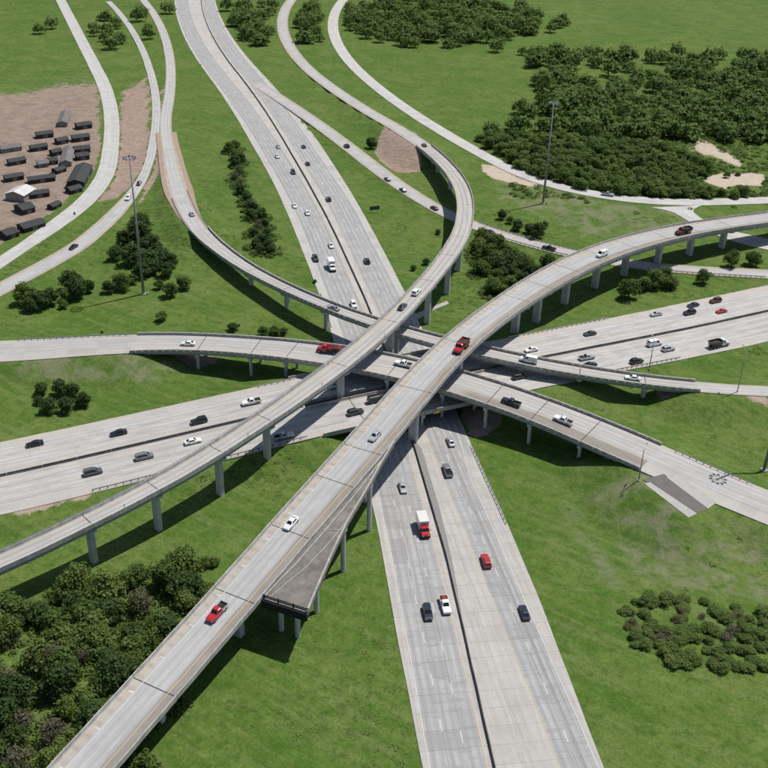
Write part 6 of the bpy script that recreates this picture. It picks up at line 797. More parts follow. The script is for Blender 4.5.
# ---------------------------------------------------------------- concrete barriers
BAR = [(.27, 0), (.25, .10), (.12, .34), (.09, .81), (-.09, .81), (-.12, .34), (-.25, .10), (-.27, 0)]
def barrier(label, path, o, s0, s1, seg=9.0, mat='barrier', h=1.0):
    s1 = min(s1, path.len); mid = path.at((s0 + s1) / 2, 0.0)
    root = empty('median_barrier', tuple(mid)); tag(root, label, 'barrier')
    n = max(1, int((s1 - s0) / seg))
    for k in range(n):
        a, b_ = s0 + (s1 - s0) * k / n + .04, s0 + (s1 - s0) * (k + 1) / n - .04
        V, F, U = sweep(path, [(o + x, z * h + .0) for x, z in BAR], a, b_)
        obj('barrier_segment', V, F, mat, root)
    return root
barrier('dirty concrete median barrier with shade in its dark colour along the long freeway', pAm, 0.0, 0, 1040, 9.0, h=1.0)
barrier('dark concrete median barrier of the crossing freeway left of the bridges', pB, 0.0, 0, eB0 - .5, 9.0, h=1.0)
barrier('dark concrete median barrier of the crossing freeway right of the bridges', pB, 0.0, eB1 + .5, pB.len, 9.0, h=1.0)

# ---------------------------------------------------------------- bridges
def octa(cx, cy, hx, hy, ang, z, ch=.22):
    c_, s_ = math.cos(ang), math.sin(ang); r = []
    for x, y in ((-hx + ch, -hy), (hx - ch, -hy), (hx, -hy + ch), (hx, hy - ch), (hx - ch, hy), (-hx + ch, hy), (-hx, hy - ch), (-hx, -hy + ch)):
        r.append((cx + x * c_ - y * s_, cy + x * s_ + y * c_, z))
    return r
def box_at(mb, path, s, o0, o1, z0, z1, t):
    """box across the path at station s from offset o0 to o1, thickness t along the path, absolute z"""
    a = path.ang(s); x, y, _ = path.at(s, (o0 + o1) / 2)
    mb.loft([octa(x, y, t / 2, abs(o1 - o0) / 2, a, z, .05) for z in (z0, z1)])
def bridge(name, label, path, s0, s1, piers, deck, off=None, cols=('single', 1.5, 2.0), depth=1.35, style='solid', girders=4, yellow=1, lines=(.5, .5), joint_dark=True, cat='bridge', rail_side=None, parapets=(True, True)):
    s1 = min(s1, path.len); s0 = max(0.0, s0)
    L = off[0] if off else (lambda q: -path.w(q) / 2); Rr = off[1] if off else (lambda q: path.w(q) / 2)
    Lf = L if callable(L) else (lambda q, L=L: L + 0 * q); Rf = Rr if callable(Rr) else (lambda q, Rr=Rr: Rr + 0 * q)
    mid = path.at((s0 + s1) / 2); root = empty(name, (mid[0], mid[1], ground_z(mid[0], mid[1]))); tag(root, label, cat)
    st = [s0] + [p_ for p_ in piers if s0 + 3 < p_ < s1 - 3] + [s1]
    PW = .42
    for a, b_ in zip(st[:-1], st[1:]):
        a2, b2 = a + (.06 if a > s0 else 0), b_ - (.06 if b_ < s1 else 0)
        V, F, U = sweep(path, [(Rf, 0), (Lf, 0), (Lf, -.32), (lambda q: Lf(q) + .7, -.36), (lambda q: Rf(q) - .7, -.36), (Rf, -.32)], a2, b2)
        span = obj('deck_span', V, F, deck, root, U)
        for k in range(girders):
            f = (k + .5) / girders
            of = lambda q, f=f: Lf(q) + 1.0 + (Rf(q) - Lf(q) - 2.0) * (k / max(1, girders - 1))
            V, F, U = sweep(path, [(lambda q: of(q) + .3, -.34), (lambda q: of(q) - .3, -.34), (lambda q: of(q) - .22, -depth), (lambda q: of(q) + .22, -depth)], a2, b2)
            obj('girder', V, F, 'girder', span)
        for side, fn, sg in (('l', Lf, 1), ('r', Rf, -1)):
            if not parapets[0 if side == 'l' else 1]: continue
            if style == 'solid':
                V, F, U = sweep(path, [(lambda q: fn(q) + sg * PW, .005), (lambda q: fn(q) + sg * (PW - .12), .3), (lambda q: fn(q) + sg * (PW - .17), .86), (fn, .86), (lambda q: fn(q) - sg * .03, -.30), (lambda q: fn(q) + sg * .02, -.30)], a2, b2)
                par = obj('parapet', V, F, 'parapet', root)
            else:
                V, F, U = sweep(path, [(lambda q: fn(q) + sg * .36, .54), (lambda q: fn(q) + sg * .36, .88), (lambda q: fn(q) - sg * .02, .88), (lambda q: fn(q) - sg * .02, .54)], a2, b2)
                par = obj('parapet', V, F, 'parapet', root)
                mb = MB(); q = a2 + .7
                while q < b2:
                    x, y, z = path.at(q, float(fn(np.array([q]))[0]) + sg * .17); mb.loft([octa(x, y, .72, .15, path.ang(q), zz, .03) for zz in (z + .005, z + .55)]); q += 2.3
                o_ = mb.build('parapet_posts', 'parapet', par); o_['kind'] = 'stuff'
                V, F, U = sweep(path, [(lambda q: fn(q) + sg * .30, .004), (lambda q: fn(q) + sg * .30, .30), (lambda q: fn(q) - sg * .03, .30), (lambda q: fn(q) - sg * .03, -.3), (lambda q: fn(q) + sg * .02, -.3)], a2, b2)
                obj('kerb', V, F, 'parapet', par)
            if rail_side == side:
                V, F, U = sweep(path, [(lambda q: fn(q) + sg * .10, 1.10), (lambda q: fn(q) + sg * .10, 1.20), (lambda q: fn(q), 1.20), (lambda q: fn(q), 1.10)], a2, b2)
                rl = obj('steel_rail', V, F, 'steel', root)
                mb = MB(); q = a2 + 1
                while q < b2:
                    x, y, z = path.at(q, float(fn(np.array([q]))[0]) + sg * .05); mb.tube((x, y, z + .85), (x, y, z + 1.12), .05, .05, 5); q += 2.4
                o_ = mb.build('rail_posts', 'steel', rl); o_['kind'] = 'stuff'
        if b_ < s1 and joint_dark:
            V, F, U = sweep(path, [(lambda q: Rf(q) - PW, .008), (lambda q: Lf(q) + PW, .008)], b_ - .11, b_ + .11, closed=False)
            obj('expansion_joint', V, F, 'joint', root)
    for s in st[1:-1]:
        z = float(path.at(s)[2]); lo, ro = float(Lf(np.array([s]))[0]), float(Rf(np.array([s]))[0]); w_ = ro - lo; cen = (lo + ro) / 2; a = path.ang(s)
        kind, tx, ty = cols
        capz = z - depth
        if kind == 'single':
            x, y, _ = path.at(s, cen); g_ = ground_z(x, y) - .6
            mb = MB(); mb.loft([octa(x, y, tx / 2, ty / 2, a, zz, .2) for zz in (g_, capz - 1.2)])
            pc = mb.build('pier', 'pier', root)
            mb = MB(); mb.loft([octa(x, y, tx / 2 + .08, ty / 2 + .1, a, capz - 1.5, .2), octa(x, y, tx / 2 + .1, w_ * .40, a, capz - .55, .1), octa(x, y, tx / 2 + .1, w_ * .41, a, capz + .05, .1)])
            mb.build('pier_cap', 'pier', pc)
        else:
            cap = MB(); box_at(cap, path, s, lo + .7, ro - .7, capz - .95, capz + .02, 1.15)
            co = cap.build('pier_cap', 'pier', root)
            n = int(kind)
            for k in range(n):
                o_ = lo + 1.7 + (w_ - 3.4) * (k / (n - 1)); x, y, _ = path.at(s, o_); g_ = ground_z(x, y) - .6
                mb = MB(); mb.tube((x, y, g_), (x, y, capz - .9), tx / 2, tx / 2, 14)
                mb.build('pier', 'pier', root)
    if yellow is not None:
        l0 = lines[0] if callable(lines[0]) else (lambda q: lines[0])
        fy = (lambda q: Rf(q) - l0(q)) if yellow > 0 else (lambda q: Lf(q) + l0(q))
        fw = (lambda q: Lf(q) + lines[1]) if yellow > 0 else (lambda q: Rf(q) - lines[1])
        line('yellow_line', path, fy, s0, s1, .012, 'yellow', root, .15)
        line('edge_line', path, fw, s0, s1, .012, 'white', root, .14)
    return root
def abutment(root, path, s, depth, off=None, t=1.4):
    lo, ro = off if off else (-float(path.w(s)) / 2, float(path.w(s)) / 2)
    z = float(path.at(s)[2]); x, y, _ = path.at(s, (lo + ro) / 2)
    mb = MB(); box_at(mb, path, s, lo + .15, ro - .15, min(z - depth - 3, ground_z(x, y) - 2), z - .40, t)
    mb.build('abutment', 'pier', root)

brC = bridge('ramp_bridge', 'low curving ramp bridge crossing the picture from left to lower right', pC, ENDS['C'][0], ENDS['C'][1], PIERS['C'], 'deck_low', cols=('2', 1.05, 1.05), depth=1.25, style='open', girders=5, yellow=-1, lines=((lambda q: 1.6 + 3.9 * np.clip((q - 150) / 80, 0, 1)), 2.0))
for s in ENDS['C']: abutment(brC, pC, s, 1.25)
brD = bridge('ramp_bridge', 'long slender ramp bridge from lower left bending back at the top', pD, 0, ENDS['D'][1], [20, 48] + PIERS['D'], 'deck', cols=('single', 1.5, 1.9), depth=1.75, style='solid', girders=3, yellow=1, lines=(1.3, 1.5), rail_side='r')
abutment(brD, pD, ENDS['D'][1], 1.7)
brF = bridge('ramp_bridge', 'narrow ramp bridge from upper left passing over the freeway to the right edge', pF, ENDS['F'][0], ENDS['F'][1], [228] + PIERS['F'], 'deck', cols=('single', 1.3, 1.6), depth=1.35, style='open', girders=3, yellow=-1, lines=(1.0, 1.0))
for s in ENDS['F']: abutment(brF, pF, s, 1.35)

# the widest, highest ramp with its unused stub deck
brE = bridge('ramp_bridge', 'widest and highest ramp bridge from the bottom to the right edge', pE, 0, pE.len, [22, 49] + PIERS['E'], 'deck_wide', cols=('single', 1.7, 2.6), depth=1.7, style='solid', girders=4, yellow=-1, lines=(2.3, 2.6), parapets=(True, True))
# painted ticks on the inner shoulder
mb = MB(); s = 8
V, F = [], []
while s < pE.len - 6:
    q = np.array([s, s + .3]); a = pE.at(q, pE.w(q) / 2 - 2.5, .013); b_ = pE.at(q, pE.w(q) / 2 - 1.4, .013)
    n = len(V); V += [tuple(a[0]), tuple(a[1]), tuple(b_[1]), tuple(b_[0])]; F.append((n, n + 1, n + 2, n + 3)); s += 9.5
obj('painted_ticks', V, F, 'white', brE)
# stub deck: between the ramp's right edge and the outer parapet, ending blunt
wn_ = len(WEDGE)
wp = Path([(x, y, z, 1.0) for x, y, z in WEDGE], 1.5)
inner = []
for (x, y, z) in wp.P:
    j, d_ = pE.nearest(x, y); inner.append((*(pE.P[j, :2] - pE.Nn[j] * (pE.W[j] / 2 - .02)), pE.P[j, 2]))
# keep the inner edge marching along the ramp to the blunt end
n = len(wp.P); V = []
for k in range(n):
    xo, yo, zo = wp.P[k]; xi, yi, zi = inner[k]
    z = pE.P[pE.nearest(xi, yi)[0], 2] - .01
    V += [(xi, yi, z), (xo, yo, z), (xo, yo, z - .9), (xi, yi, z - .9)]
F = []
for k in range(n - 1):
    for e in range(4): F.append((k * 4 + e, k * 4 + (e + 1) % 4, (k + 1) * 4 + (e + 1) % 4, (k + 1) * 4 + e))
F += [(0, 3, 2, 1), tuple((n - 1) * 4 + e for e in range(4))]
stub = obj('stub_deck', V, F, 'old_asphalt', brE); stub['label'] = 'dark dirty unused deck wedge'
VW = np.array(V)
# outer parapet of the stub deck
owp = Path([(VW[k * 4 + 1][0], VW[k * 4 + 1][1], VW[k * 4 + 1][2], 1) for k in range(0, n, 3)] + [tuple(VW[(n - 1) * 4 + 1]) + (1,)], 1.5)
V, F, U = sweep(owp, [(-.0, .02), (.06, .85), (-.30, .85), (-.36, -.95), (-.02, -.95)], 0, owp.len)
obj('parapet', V, F, 'parapet', brE)
# low divider across the stub and a pale seam
ib, ob = VW[0::4], VW[1::4]
def across(k, f): return tuple(ib[k] + (ob[k] - ib[k]) * f)
k1 = n - 1
dv = Path([(*across(k, .02 + .55 * (1 - k / k1) ** 1.0), 1.0) for k in range(6, n, 2)], 1.5)
V, F, U = sweep(dv, [(-.16, .0), (-.12, .5), (.12, .5), (.16, .0)], 0, dv.len)
obj('divider_kerb', V, F, 'parapet', brE)
sm_ = Path([(*across(k, .10 + .88 * (1 - (k - n * .45) / (k1 - n * .45))), 1.0) for k in range(int(n * .45), n, 2)], 1.5)
V, F, U = sweep(sm_, [(.09, .13), (-.09, .13), (-.09, -.1), (.09, -.1)], 0, sm_.len)
obj('deck_seam', V, F, 'pale_concrete', brE)
for fk in (.30, .62):
    k = int(n * fk); a, b_ = np.array(across(k, .05)), np.array(across(max(0, k - 2), .97)); d_ = (b_ - a) / np.linalg.norm(b_ - a); pr_ = np.array([-d_[1], d_[0], 0]) * .1
    obj('deck_seam', [tuple(p_ + np.array([0, 0, .10])) for p_ in (a - pr_, b_ - pr_, b_ + pr_, a + pr_)], [(0, 1, 2, 3)], 'pale_concrete', brE)
# blunt end: dark end wall with a timber barricade, two columns under it
a, b_ = ib[k1], ob[k1]; d_ = (b_ - a) / np.linalg.norm(b_ - a); back = np.array([-d_[1], d_[0], 0])
if back[1] > 0: back = -back
def end_box(name, mat, z0, z1, t0, t1, f0=0.0, f1=1.0):
    p0, p1 = a + (b_ - a) * f0, a + (b_ - a) * f1; mb = MB()
    base = [p0 + back * t0, p1 + back * t0, p1 + back * t1, p0 + back * t1]
    mb.loft([[tuple(q + np.array([0, 0, z])) for q in base] for z in (z0, z1)])
    return mb.build(name, mat, brE)
end_box('end_wall', 'black_steel', -1.9, .02, .02, .5)
end_box('barricade_rail', 'black_steel', .35, .60, -.25, -.12)
end_box('barricade_rail', 'black_steel', .80, 1.05, -.25, -.12)
for f in (.02, .33, .66, .97): end_box('barricade_post', 'black_steel', .0, 1.12, -.36, -.26, f, f + .03)
for fk, off_ in ((.28, .72), (.55, .80), (.80, .72), (.97, .62), (.97, .2)):
    k = int((n - 1) * fk); x, y, z = across(k, off_); g_ = ground_z(x, y) - .6
    mb = MB(); mb.tube((x, y, g_), (x, y, z - 1.5), .62, .62, 14); pc = mb.build('pier', 'pier', brE)
    mb = MB(); p0, p1 = np.array(across(k, .05)), np.array(across(k, .97)); dd = (p1 - p0) / np.linalg.norm(p1 - p0); nn = np.array([-dd[1], dd[0], 0]) * .55
    mb.loft([[tuple(q + np.array([0, 0, zz])) for q in (p0 - nn, p1 - nn, p1 + nn, p0 + nn)] for zz in (-1.75, -.88)])
    mb.build('pier_cap', 'pier', pc)

# the two parallel freeway bridges
jm, _ = pB.nearest(*pAm.P[pAm.nearest(*pB.at((eB0 + eB1) / 2)[:2])[0], :2])
sm = pB.S[jm]
for nm, off_, txt_ in (('n', (1.3, 17.0), 'rear concrete freeway bridge over the long freeway, behind the gap'), ('s', (-17.0, -1.3), 'front concrete freeway bridge over the long freeway, before the gap')):
    br = bridge('freeway_bridge', txt_, pB, eB0, eB1, [sm - 17, sm, sm + 17], 'crossing', off=off_, cols=('5', .95, .95), depth=1.05, style='solid', girders=7, yellow=None)
    sg = 1 if nm == 'n' else -1
    line('yellow_line', pB, sg * 2.6, eB0, eB1, .012, 'yellow', br, .16)
    line('edge_line', pB, sg * 13.1, eB0, eB1, .012, 'white', br, .14)
    for k in (1, 2): dashes('lane_dashes', pB, sg * (2.3 + 3.6 * k), eB0, eB1, .012, 'white', br, .18, phase=4)
    for s in (eB0, eB1): abutment(br, pB, s, 1.0, off_)
    if nm == 's':                                                  # small yellow clearance boards on the fascia
        q = sm + 4.0; x, y, z = pB.at(q, -17.12); an = pB.ang(q)
        mb = MB(); mb.loft([octa(x, y, .95, .05, an, zz, .01) for zz in (z - .75, z - .15)]); mb.build('clearance_board', 'sign_yellow', br)

# ---------------------------------------------------------------- guard rails
post_mb = MB(); post_mb.box(-.09, .09, -.08, .08, -.5, .74); POST = post_mb.make('post', 'post')
def guardrail(label, path, side, s0, s1, inset=.5, pitch=2.0):
    s0, s1 = sorted((s0, s1)); s0 = max(0, s0); s1 = min(path.len, s1)
    fn = lambda q: side * (path.w(q) / 2 - inset)
    x, y, z = path.at((s0 + s1) / 2, float(fn(np.array([(s0 + s1) / 2]))[0]))
    root = empty('guardrail', (x, y, z)); tag(root, label, 'guardrail')
    V, F, U = sweep(path, [(lambda q: fn(q) - side * .10, .46), (lambda q: fn(q) - side * .16, .53), (lambda q: fn(q) - side * .10, .61), (lambda q: fn(q) - side * .16, .70), (lambda q: fn(q) - side * .10, .77), (lambda q: fn(q) - side * .07, .77), (lambda q: fn(q) - side * .07, .46)], s0, s1)
    obj('rail', V, F, 'rail', root)
    q = s0 + .3
    while q < s1:
        p_ = path.at(q, float(fn(np.array([q]))[0])); inst('post', POST, tuple(p_), path.ang(q), root); q += pitch
g = GUARD_PX
guardrail('guardrail with dark posts along the right edge of the lower freeway', pA, -1, g['A_right'][1], g['A_right'][0], .4)
guardrail('guardrail with dark posts on the far side of the left ramp approach', pC, 1, *g['C_left'])
guardrail('guardrail with dark posts on the far side of the lower right ramp', pC, 1, *g['C_right'])
guardrail('guardrail beside the lower left crossing lanes below the long ramp', pB, -1, g['B_sl'][0], g['B_sl'][1] + 40)
guardrail('guardrail along the far edge of the right crossing lanes', pB, 1, *g['B_nr'])
guardrail('short guardrail by the far edge of the crossing freeway left of the bridges', pB, 1, *g['B_nl'])
guardrail('guardrail between the right crossing lanes and the narrow ramp', pB, -1, *g['B_sr'])
guardrail('guardrail on the outer side of the narrow upper left ramp', pF, 1, *g['F_left'], .3)
guardrail('guardrail on the inner side of the narrow upper left ramp', pF, -1, g['F_left'][0] + 10, g['F_left'][1] - 14, .3)
guardrail('guardrail on the far side of the side road behind the copse', pG, 1, *g['G_n'], .3)
guardrail('guardrail on the near side of the side road behind the copse', pG, -1, g['G_n'][0] + 14, g['G_n'][1], .3)
guardrail('guardrail on the near side of the side road at the right edge', pG, -1, *g['G_r'], .3)
guardrail('short guardrail at the left edge of the freeway above the narrow ramp', pA, 1, g['A_left'][0] - 12, g['A_left'][1], .4)

# ---------------------------------------------------------------- light masts
def high_mast(label, x, y, h, r=.36):
    z = ground_z(x, y); root = empty('light_mast', (x, y, z)); tag(root, label, 'light mast')
    mb = MB(); mb.tube((x, y, z), (x, y, z + h), r, r * .42, 14); mb.build('pole', 'steel', root, True)
    mb = MB(); mb.tube((x, y, z - .5), (x, y, z + .35), .95, .95, 16); mb.build('footing', 'pale_concrete', root)
    mb = MB(); mb.tube((x, y, z + h), (x, y, z + h + .5), .32, .3, 10)
    N_ = 20; R_ = 1.55; t = .07
    ring = []
    for k in range(N_):
        a = 2 * math.pi * k / N_; c_, s_ = math.cos(a), math.sin(a)
        ring.append([(x + c_ * (R_ + u), y + s_ * (R_ + u), z + h - .3 + v) for u, v in ((-t, -t), (t, -t), (t, t), (-t, t))])
    ring.append(ring[0]); mb.loft(ring, cap=False)
    for k in range(4):
        a = math.pi / 2 * k; mb.tube((x, y, z + h - .3), (x + math.cos(a) * R_, y + math.sin(a) * R_, z + h - .3), .05, .05, 6)
    rg = mb.build('lamp_ring', 'steel', root)
    for k in range(10):
        a = 2 * math.pi * k / 10; c_, s_ = math.cos(a), math.sin(a)
        mb = MB(); mb.tube((x + c_ * (R_ + .5), y + s_ * (R_ + .5), z + h - .15), (x + c_ * (R_ + .5), y + s_ * (R_ + .5), z + h - .8), .2, .42, 10); mb.build('lamp', 'steel', rg)
    # service cabinet at the foot
    mb = MB(); mb.box(x + 1.3, x + 1.9, y - .3, y + .3, z - .2, z + .75); mb.build('cabinet', 'pale_concrete', root)
high_mast('tall light mast with lamp ring beside the dark oak group at left', *MASTS['left'], 51.0, .55)
high_mast('tall light mast with concrete footing in the dry field at upper right', *MASTS['right'], 46.0, .55)
rx, ry = MASTS['ring_shadow']; k_ = 44.0 / math.tan(SUN_EL)
high_mast('tall light mast at the right edge beside the lower right ramp', rx + math.cos(SUN_AZ) * k_, ry + math.sin(SUN_AZ) * k_, 46.0, .5)
def light_pole(label, x, y, z, h, ang, arm=2.2):
    root = empty('light_pole', (x, y, z)); tag(root, label, 'light pole')
    mb = MB(); mb.tube((x, y, z - .4), (x, y, z + h), .17, .10, 10); mb.build('pole', 'steel', root, True)
    mb = MB(); mb.tube((x, y, z - .6), (x, y, z + .3), .35, .35, 12); mb.build('footing', 'pale_concrete', root)
    c_, s_ = math.cos(ang), math.sin(ang)
    mb = MB(); mb.tube((x, y, z + h - .2), (x + c_ * arm, y + s_ * arm, z + h + .35), .06, .05, 6); mb.build('arm', 'steel', root)
    mb = MB(); hx, hy = x + c_ * (arm + .3), y + s_ * (arm + .3); mb.loft([octa(hx, hy, .5, .2, ang, zz, .1) for zz in (z + h + .28, z + h + .46)]); mb.build('lamp', 'steel', root)
for key, lab, h, ang in (('pole_652', 'light pole on the far side of the narrow right hand ramp', 10.3, 1.6), ('pole_736', 'light pole near the right edge where the narrow ramp lands', 14.5, 1.7), ('pole_638', 'light pole on the near side of the low ramp bridge end', 10.0, 1.1)):
    x, y = MASTS[key]
    zz = {'pole_652': float(pF.P[pF.nearest(x, y)[0], 2]), 'pole_736': ground_z(x, y), 'pole_638': ground_z(x, y)}[key]
    light_pole(lab, x, y, zz, h, ang)
# back of a roadside sign
(x0, y0), (x1, y1) = SIGN_BACK
z = max(ground_z(x0, y0), ground_z(x1, y1)); root = empty('road_sign', ((x0 + x1) / 2, (y0 + y1) / 2, z)); tag(root, 'dark back of a wide sign on the grass right of the upper freeway', 'sign')
dx, dy = x1 - x0, y1 - y0; L_ = math.hypot(dx, dy); an = math.atan2(dy, dx)
mb = MB(); mb.loft([octa((x0 + x1) / 2, (y0 + y1) / 2, L_ / 2, .05, an, zz, .01) for zz in (z + 1.3, z + 3.0)]); mb.build('sign_panel', 'sign_back', root)
for f in (.2, .8):
    mb = MB(); mb.tube((x0 + dx * f, y0 + dy * f + .12, z - .4), (x0 + dx * f, y0 + dy * f + .12, z + 2.9), .07, .07, 6); mb.build('post', 'steel', root)
x, y = BARREL; z = float(PATH['H1'].P[PATH['H1'].nearest(x, y)[0], 2])
root = empty('road_barrel', (x, y, z)); tag(root, 'small dark barrel standing on the outer left road', 'barrel')
mb = MB(); mb.tube((x, y, z), (x, y, z + 1.0), .42, .30, 12); mb.build('drum', 'barrel', root)
mb = MB(); mb.tube((x, y, z), (x, y, z + .12), .5, .5, 12); mb.build('base', 'trim', root)
# slim reflector posts on two parapets
mb = MB(); mb.box(-.06, .06, -.03, .03, 0, 1.0); mb.box(-.12, .12, -.04, -.03, .62, 1.0); DEL = mb.make('marker', 'post')
for path, fs, side, labs in ((pD, (84, 122, 152, 186, 214, 240, 290), -1, 'slim'), (pF, (240, 262, 300, 386, 402), -1, 'slim')):
    for i_, s in enumerate(fs):
        o_ = inst('marker_post', DEL, tuple(path.at(s, side * (float(path.w(s)) / 2 - .12), .86)), path.ang(s))
        nm = 'long slender ramp' if path is pD else 'narrow ramp'
        tag(o_, ORD[i_] + ' marker post from the left on the near parapet of the ' + nm, 'marker post', 'marker posts on the ' + nm)

# ---------------------------------------------------------------- vehicles
def body_ring(x, hw, zb, zt, c=.13):
    return [(x, -hw + .08, zb), (x, -hw, zb + .14), (x, -hw, zt - c * 1.3), (x, -hw + c, zt), (x, hw - c, zt), (x, hw, zt - c * 1.3), (x, hw, zb + .14), (x, hw - .08, zb)]
def plan_ring(x0, x1, hw, z, c=.15):
    return [(x0 + c, -hw, z), (x1 - c, -hw, z), (x1, -hw + c, z), (x1, hw - c, z), (x1 - c, hw, z), (x0 + c, hw, z), (x0, hw - c, z), (x0, -hw + c, z)]
def panel(a, b_, c_, d_, u0, u1, v0, v1, out=.018):
    """glass pane on the quad a-b (bottom) d-c (top)"""
    a, b_, c_, d_ = map(Vector, (a, b_, c_, d_))
    P_ = lambda u, v: (a.lerp(b_, u)).lerp(d_.lerp(c_, u), v)
    n = (b_ - a).cross(d_ - a).normalized() * out
    q = [P_(u0, v0) + n, P_(u1, v0) + n, P_(u1, v1) + n, P_(u0, v1) + n]
    mb = MB(); mb.loft([[p - n * 1.4 for p in q], q]); return mb
def wheel_meshes():
    t = MB(); R_, w_ = .34, .115
    prof = [(.20, -w_ * .8), (.30, -w_), (R_, -w_ * .7), (R_, w_ * .7), (.30, w_), (.20, w_ * .8)]
    rings = []
    for k in range(14):
        a = 2 * math.pi * k / 14; rings.append([(math.cos(a) * r, y, math.sin(a) * r) for r, y in prof])
    rings.append(rings[0]); t.loft(rings, cap=False)
    r = MB(); r.tube((0, -w_ * .72, 0), (0, w_ * .72, 0), .205, .205, 12)
    return t.make('tyre', 'tyre', False), r.make('rim', 'rim')
TYRE, RIM = wheel_meshes()
KIND = {  # length, width, belt profile [(x, half width factor, z bottom, z top)], cabin base x0 x1, roof x0 x1, belt z, roof z, roof half width
 'sedan': dict(L=4.8, W=1.84, st=[(2.36, .70, .32, .58), (2.28, .86, .26, .70), (1.9, .97, .2, .80), (.95, 1, .2, .92), (-1.6, 1, .2, .96), (-2.15, .97, .24, .95), (-2.36, .86, .3, .84), (-2.40, .74, .36, .62)], base=(-1.85, 1.0), roof=(-1.05, .22), zb=.90, zr=1.44, hr=.58, ax=(1.42, -1.38), wr=1.0),
 'sports': dict(L=4.4, W=1.86, st=[(2.18, .70, .28, .48), (2.1, .88, .22, .6), (1.7, .98, .18, .72), (.7, 1, .18, .84), (-1.4, 1, .18, .88), (-1.95, .97, .22, .88), (-2.15, .86, .3, .76), (-2.2, .74, .36, .56)], base=(-1.55, .75), roof=(-.85, .0), zb=.80, zr=1.24, hr=.56, ax=(1.32, -1.28), wr=.98),
 'hatch': dict(L=4.2, W=1.76, st=[(2.06, .70, .34, .62), (1.98, .86, .28, .76), (1.65, .97, .22, .88), (.9, 1, .22, .96), (-1.5, 1, .22, 1.0), (-1.95, .97, .26, 1.0), (-2.08, .88, .32, .9), (-2.12, .78, .38, .66)], base=(-2.02, 1.0), roof=(-1.55, .22), zb=.93, zr=1.50, hr=.58, ax=(1.28, -1.25), wr=.96),
 'suv': dict(L=4.85, W=1.94, st=[(2.38, .74, .42, .78), (2.32, .88, .34, .94), (1.95, .98, .28, 1.04), (.95, 1, .28, 1.12), (-1.8, 1, .28, 1.14), (-2.3, .98, .32, 1.12), (-2.42, .9, .4, 1.0), (-2.44, .8, .46, .76)], base=(-2.36, 1.0), roof=(-2.08, .28), zb=1.06, zr=1.76, hr=.68, ax=(1.45, -1.42), wr=1.12),
 'minivan': dict(L=5.05, W=1.96, st=[(2.48, .74, .34, .70), (2.42, .88, .28, .84), (2.1, .98, .22, .94), (1.5, 1, .22, 1.04), (-1.9, 1, .22, 1.08), (-2.38, .98, .28, 1.06), (-2.5, .9, .36, .96), (-2.53, .8, .42, .7)], base=(-2.46, 1.62), roof=(-2.25, .62), zb=1.0, zr=1.75, hr=.70, ax=(1.55, -1.5), wr=1.02),
 'van': dict(L=5.6, W=2.02, st=[(2.76, .74, .42, .86), (2.68, .9, .34, 1.02), (2.3, .98, .3, 1.12), (1.8, 1, .3, 1.24), (-2.2, 1, .3, 1.3), (-2.66, .98, .34, 1.28), (-2.76, .94, .4, 1.1), (-2.78, .86, .48, .8)], base=(-2.74, 1.9), roof=(-2.62, 1.0), zb=1.22, zr=2.25, hr=.82, ax=(1.75, -1.65), wr=1.12),
 'pickup': dict(L=5.75, W=2.0, st=[(2.82, .76, .5, .86), (2.76, .9, .42, 1.02), (2.4, .98, .36, 1.10), (1.05, 1, .36, 1.16), (-.78, 1, .36, 1.18), (-.84, 1, .36, 1.18)], base=(-.84, 1.12), roof=(-.66, .42), zb=1.1, zr=1.84, hr=.72, ax=(1.85, -1.72), wr=1.16),
}
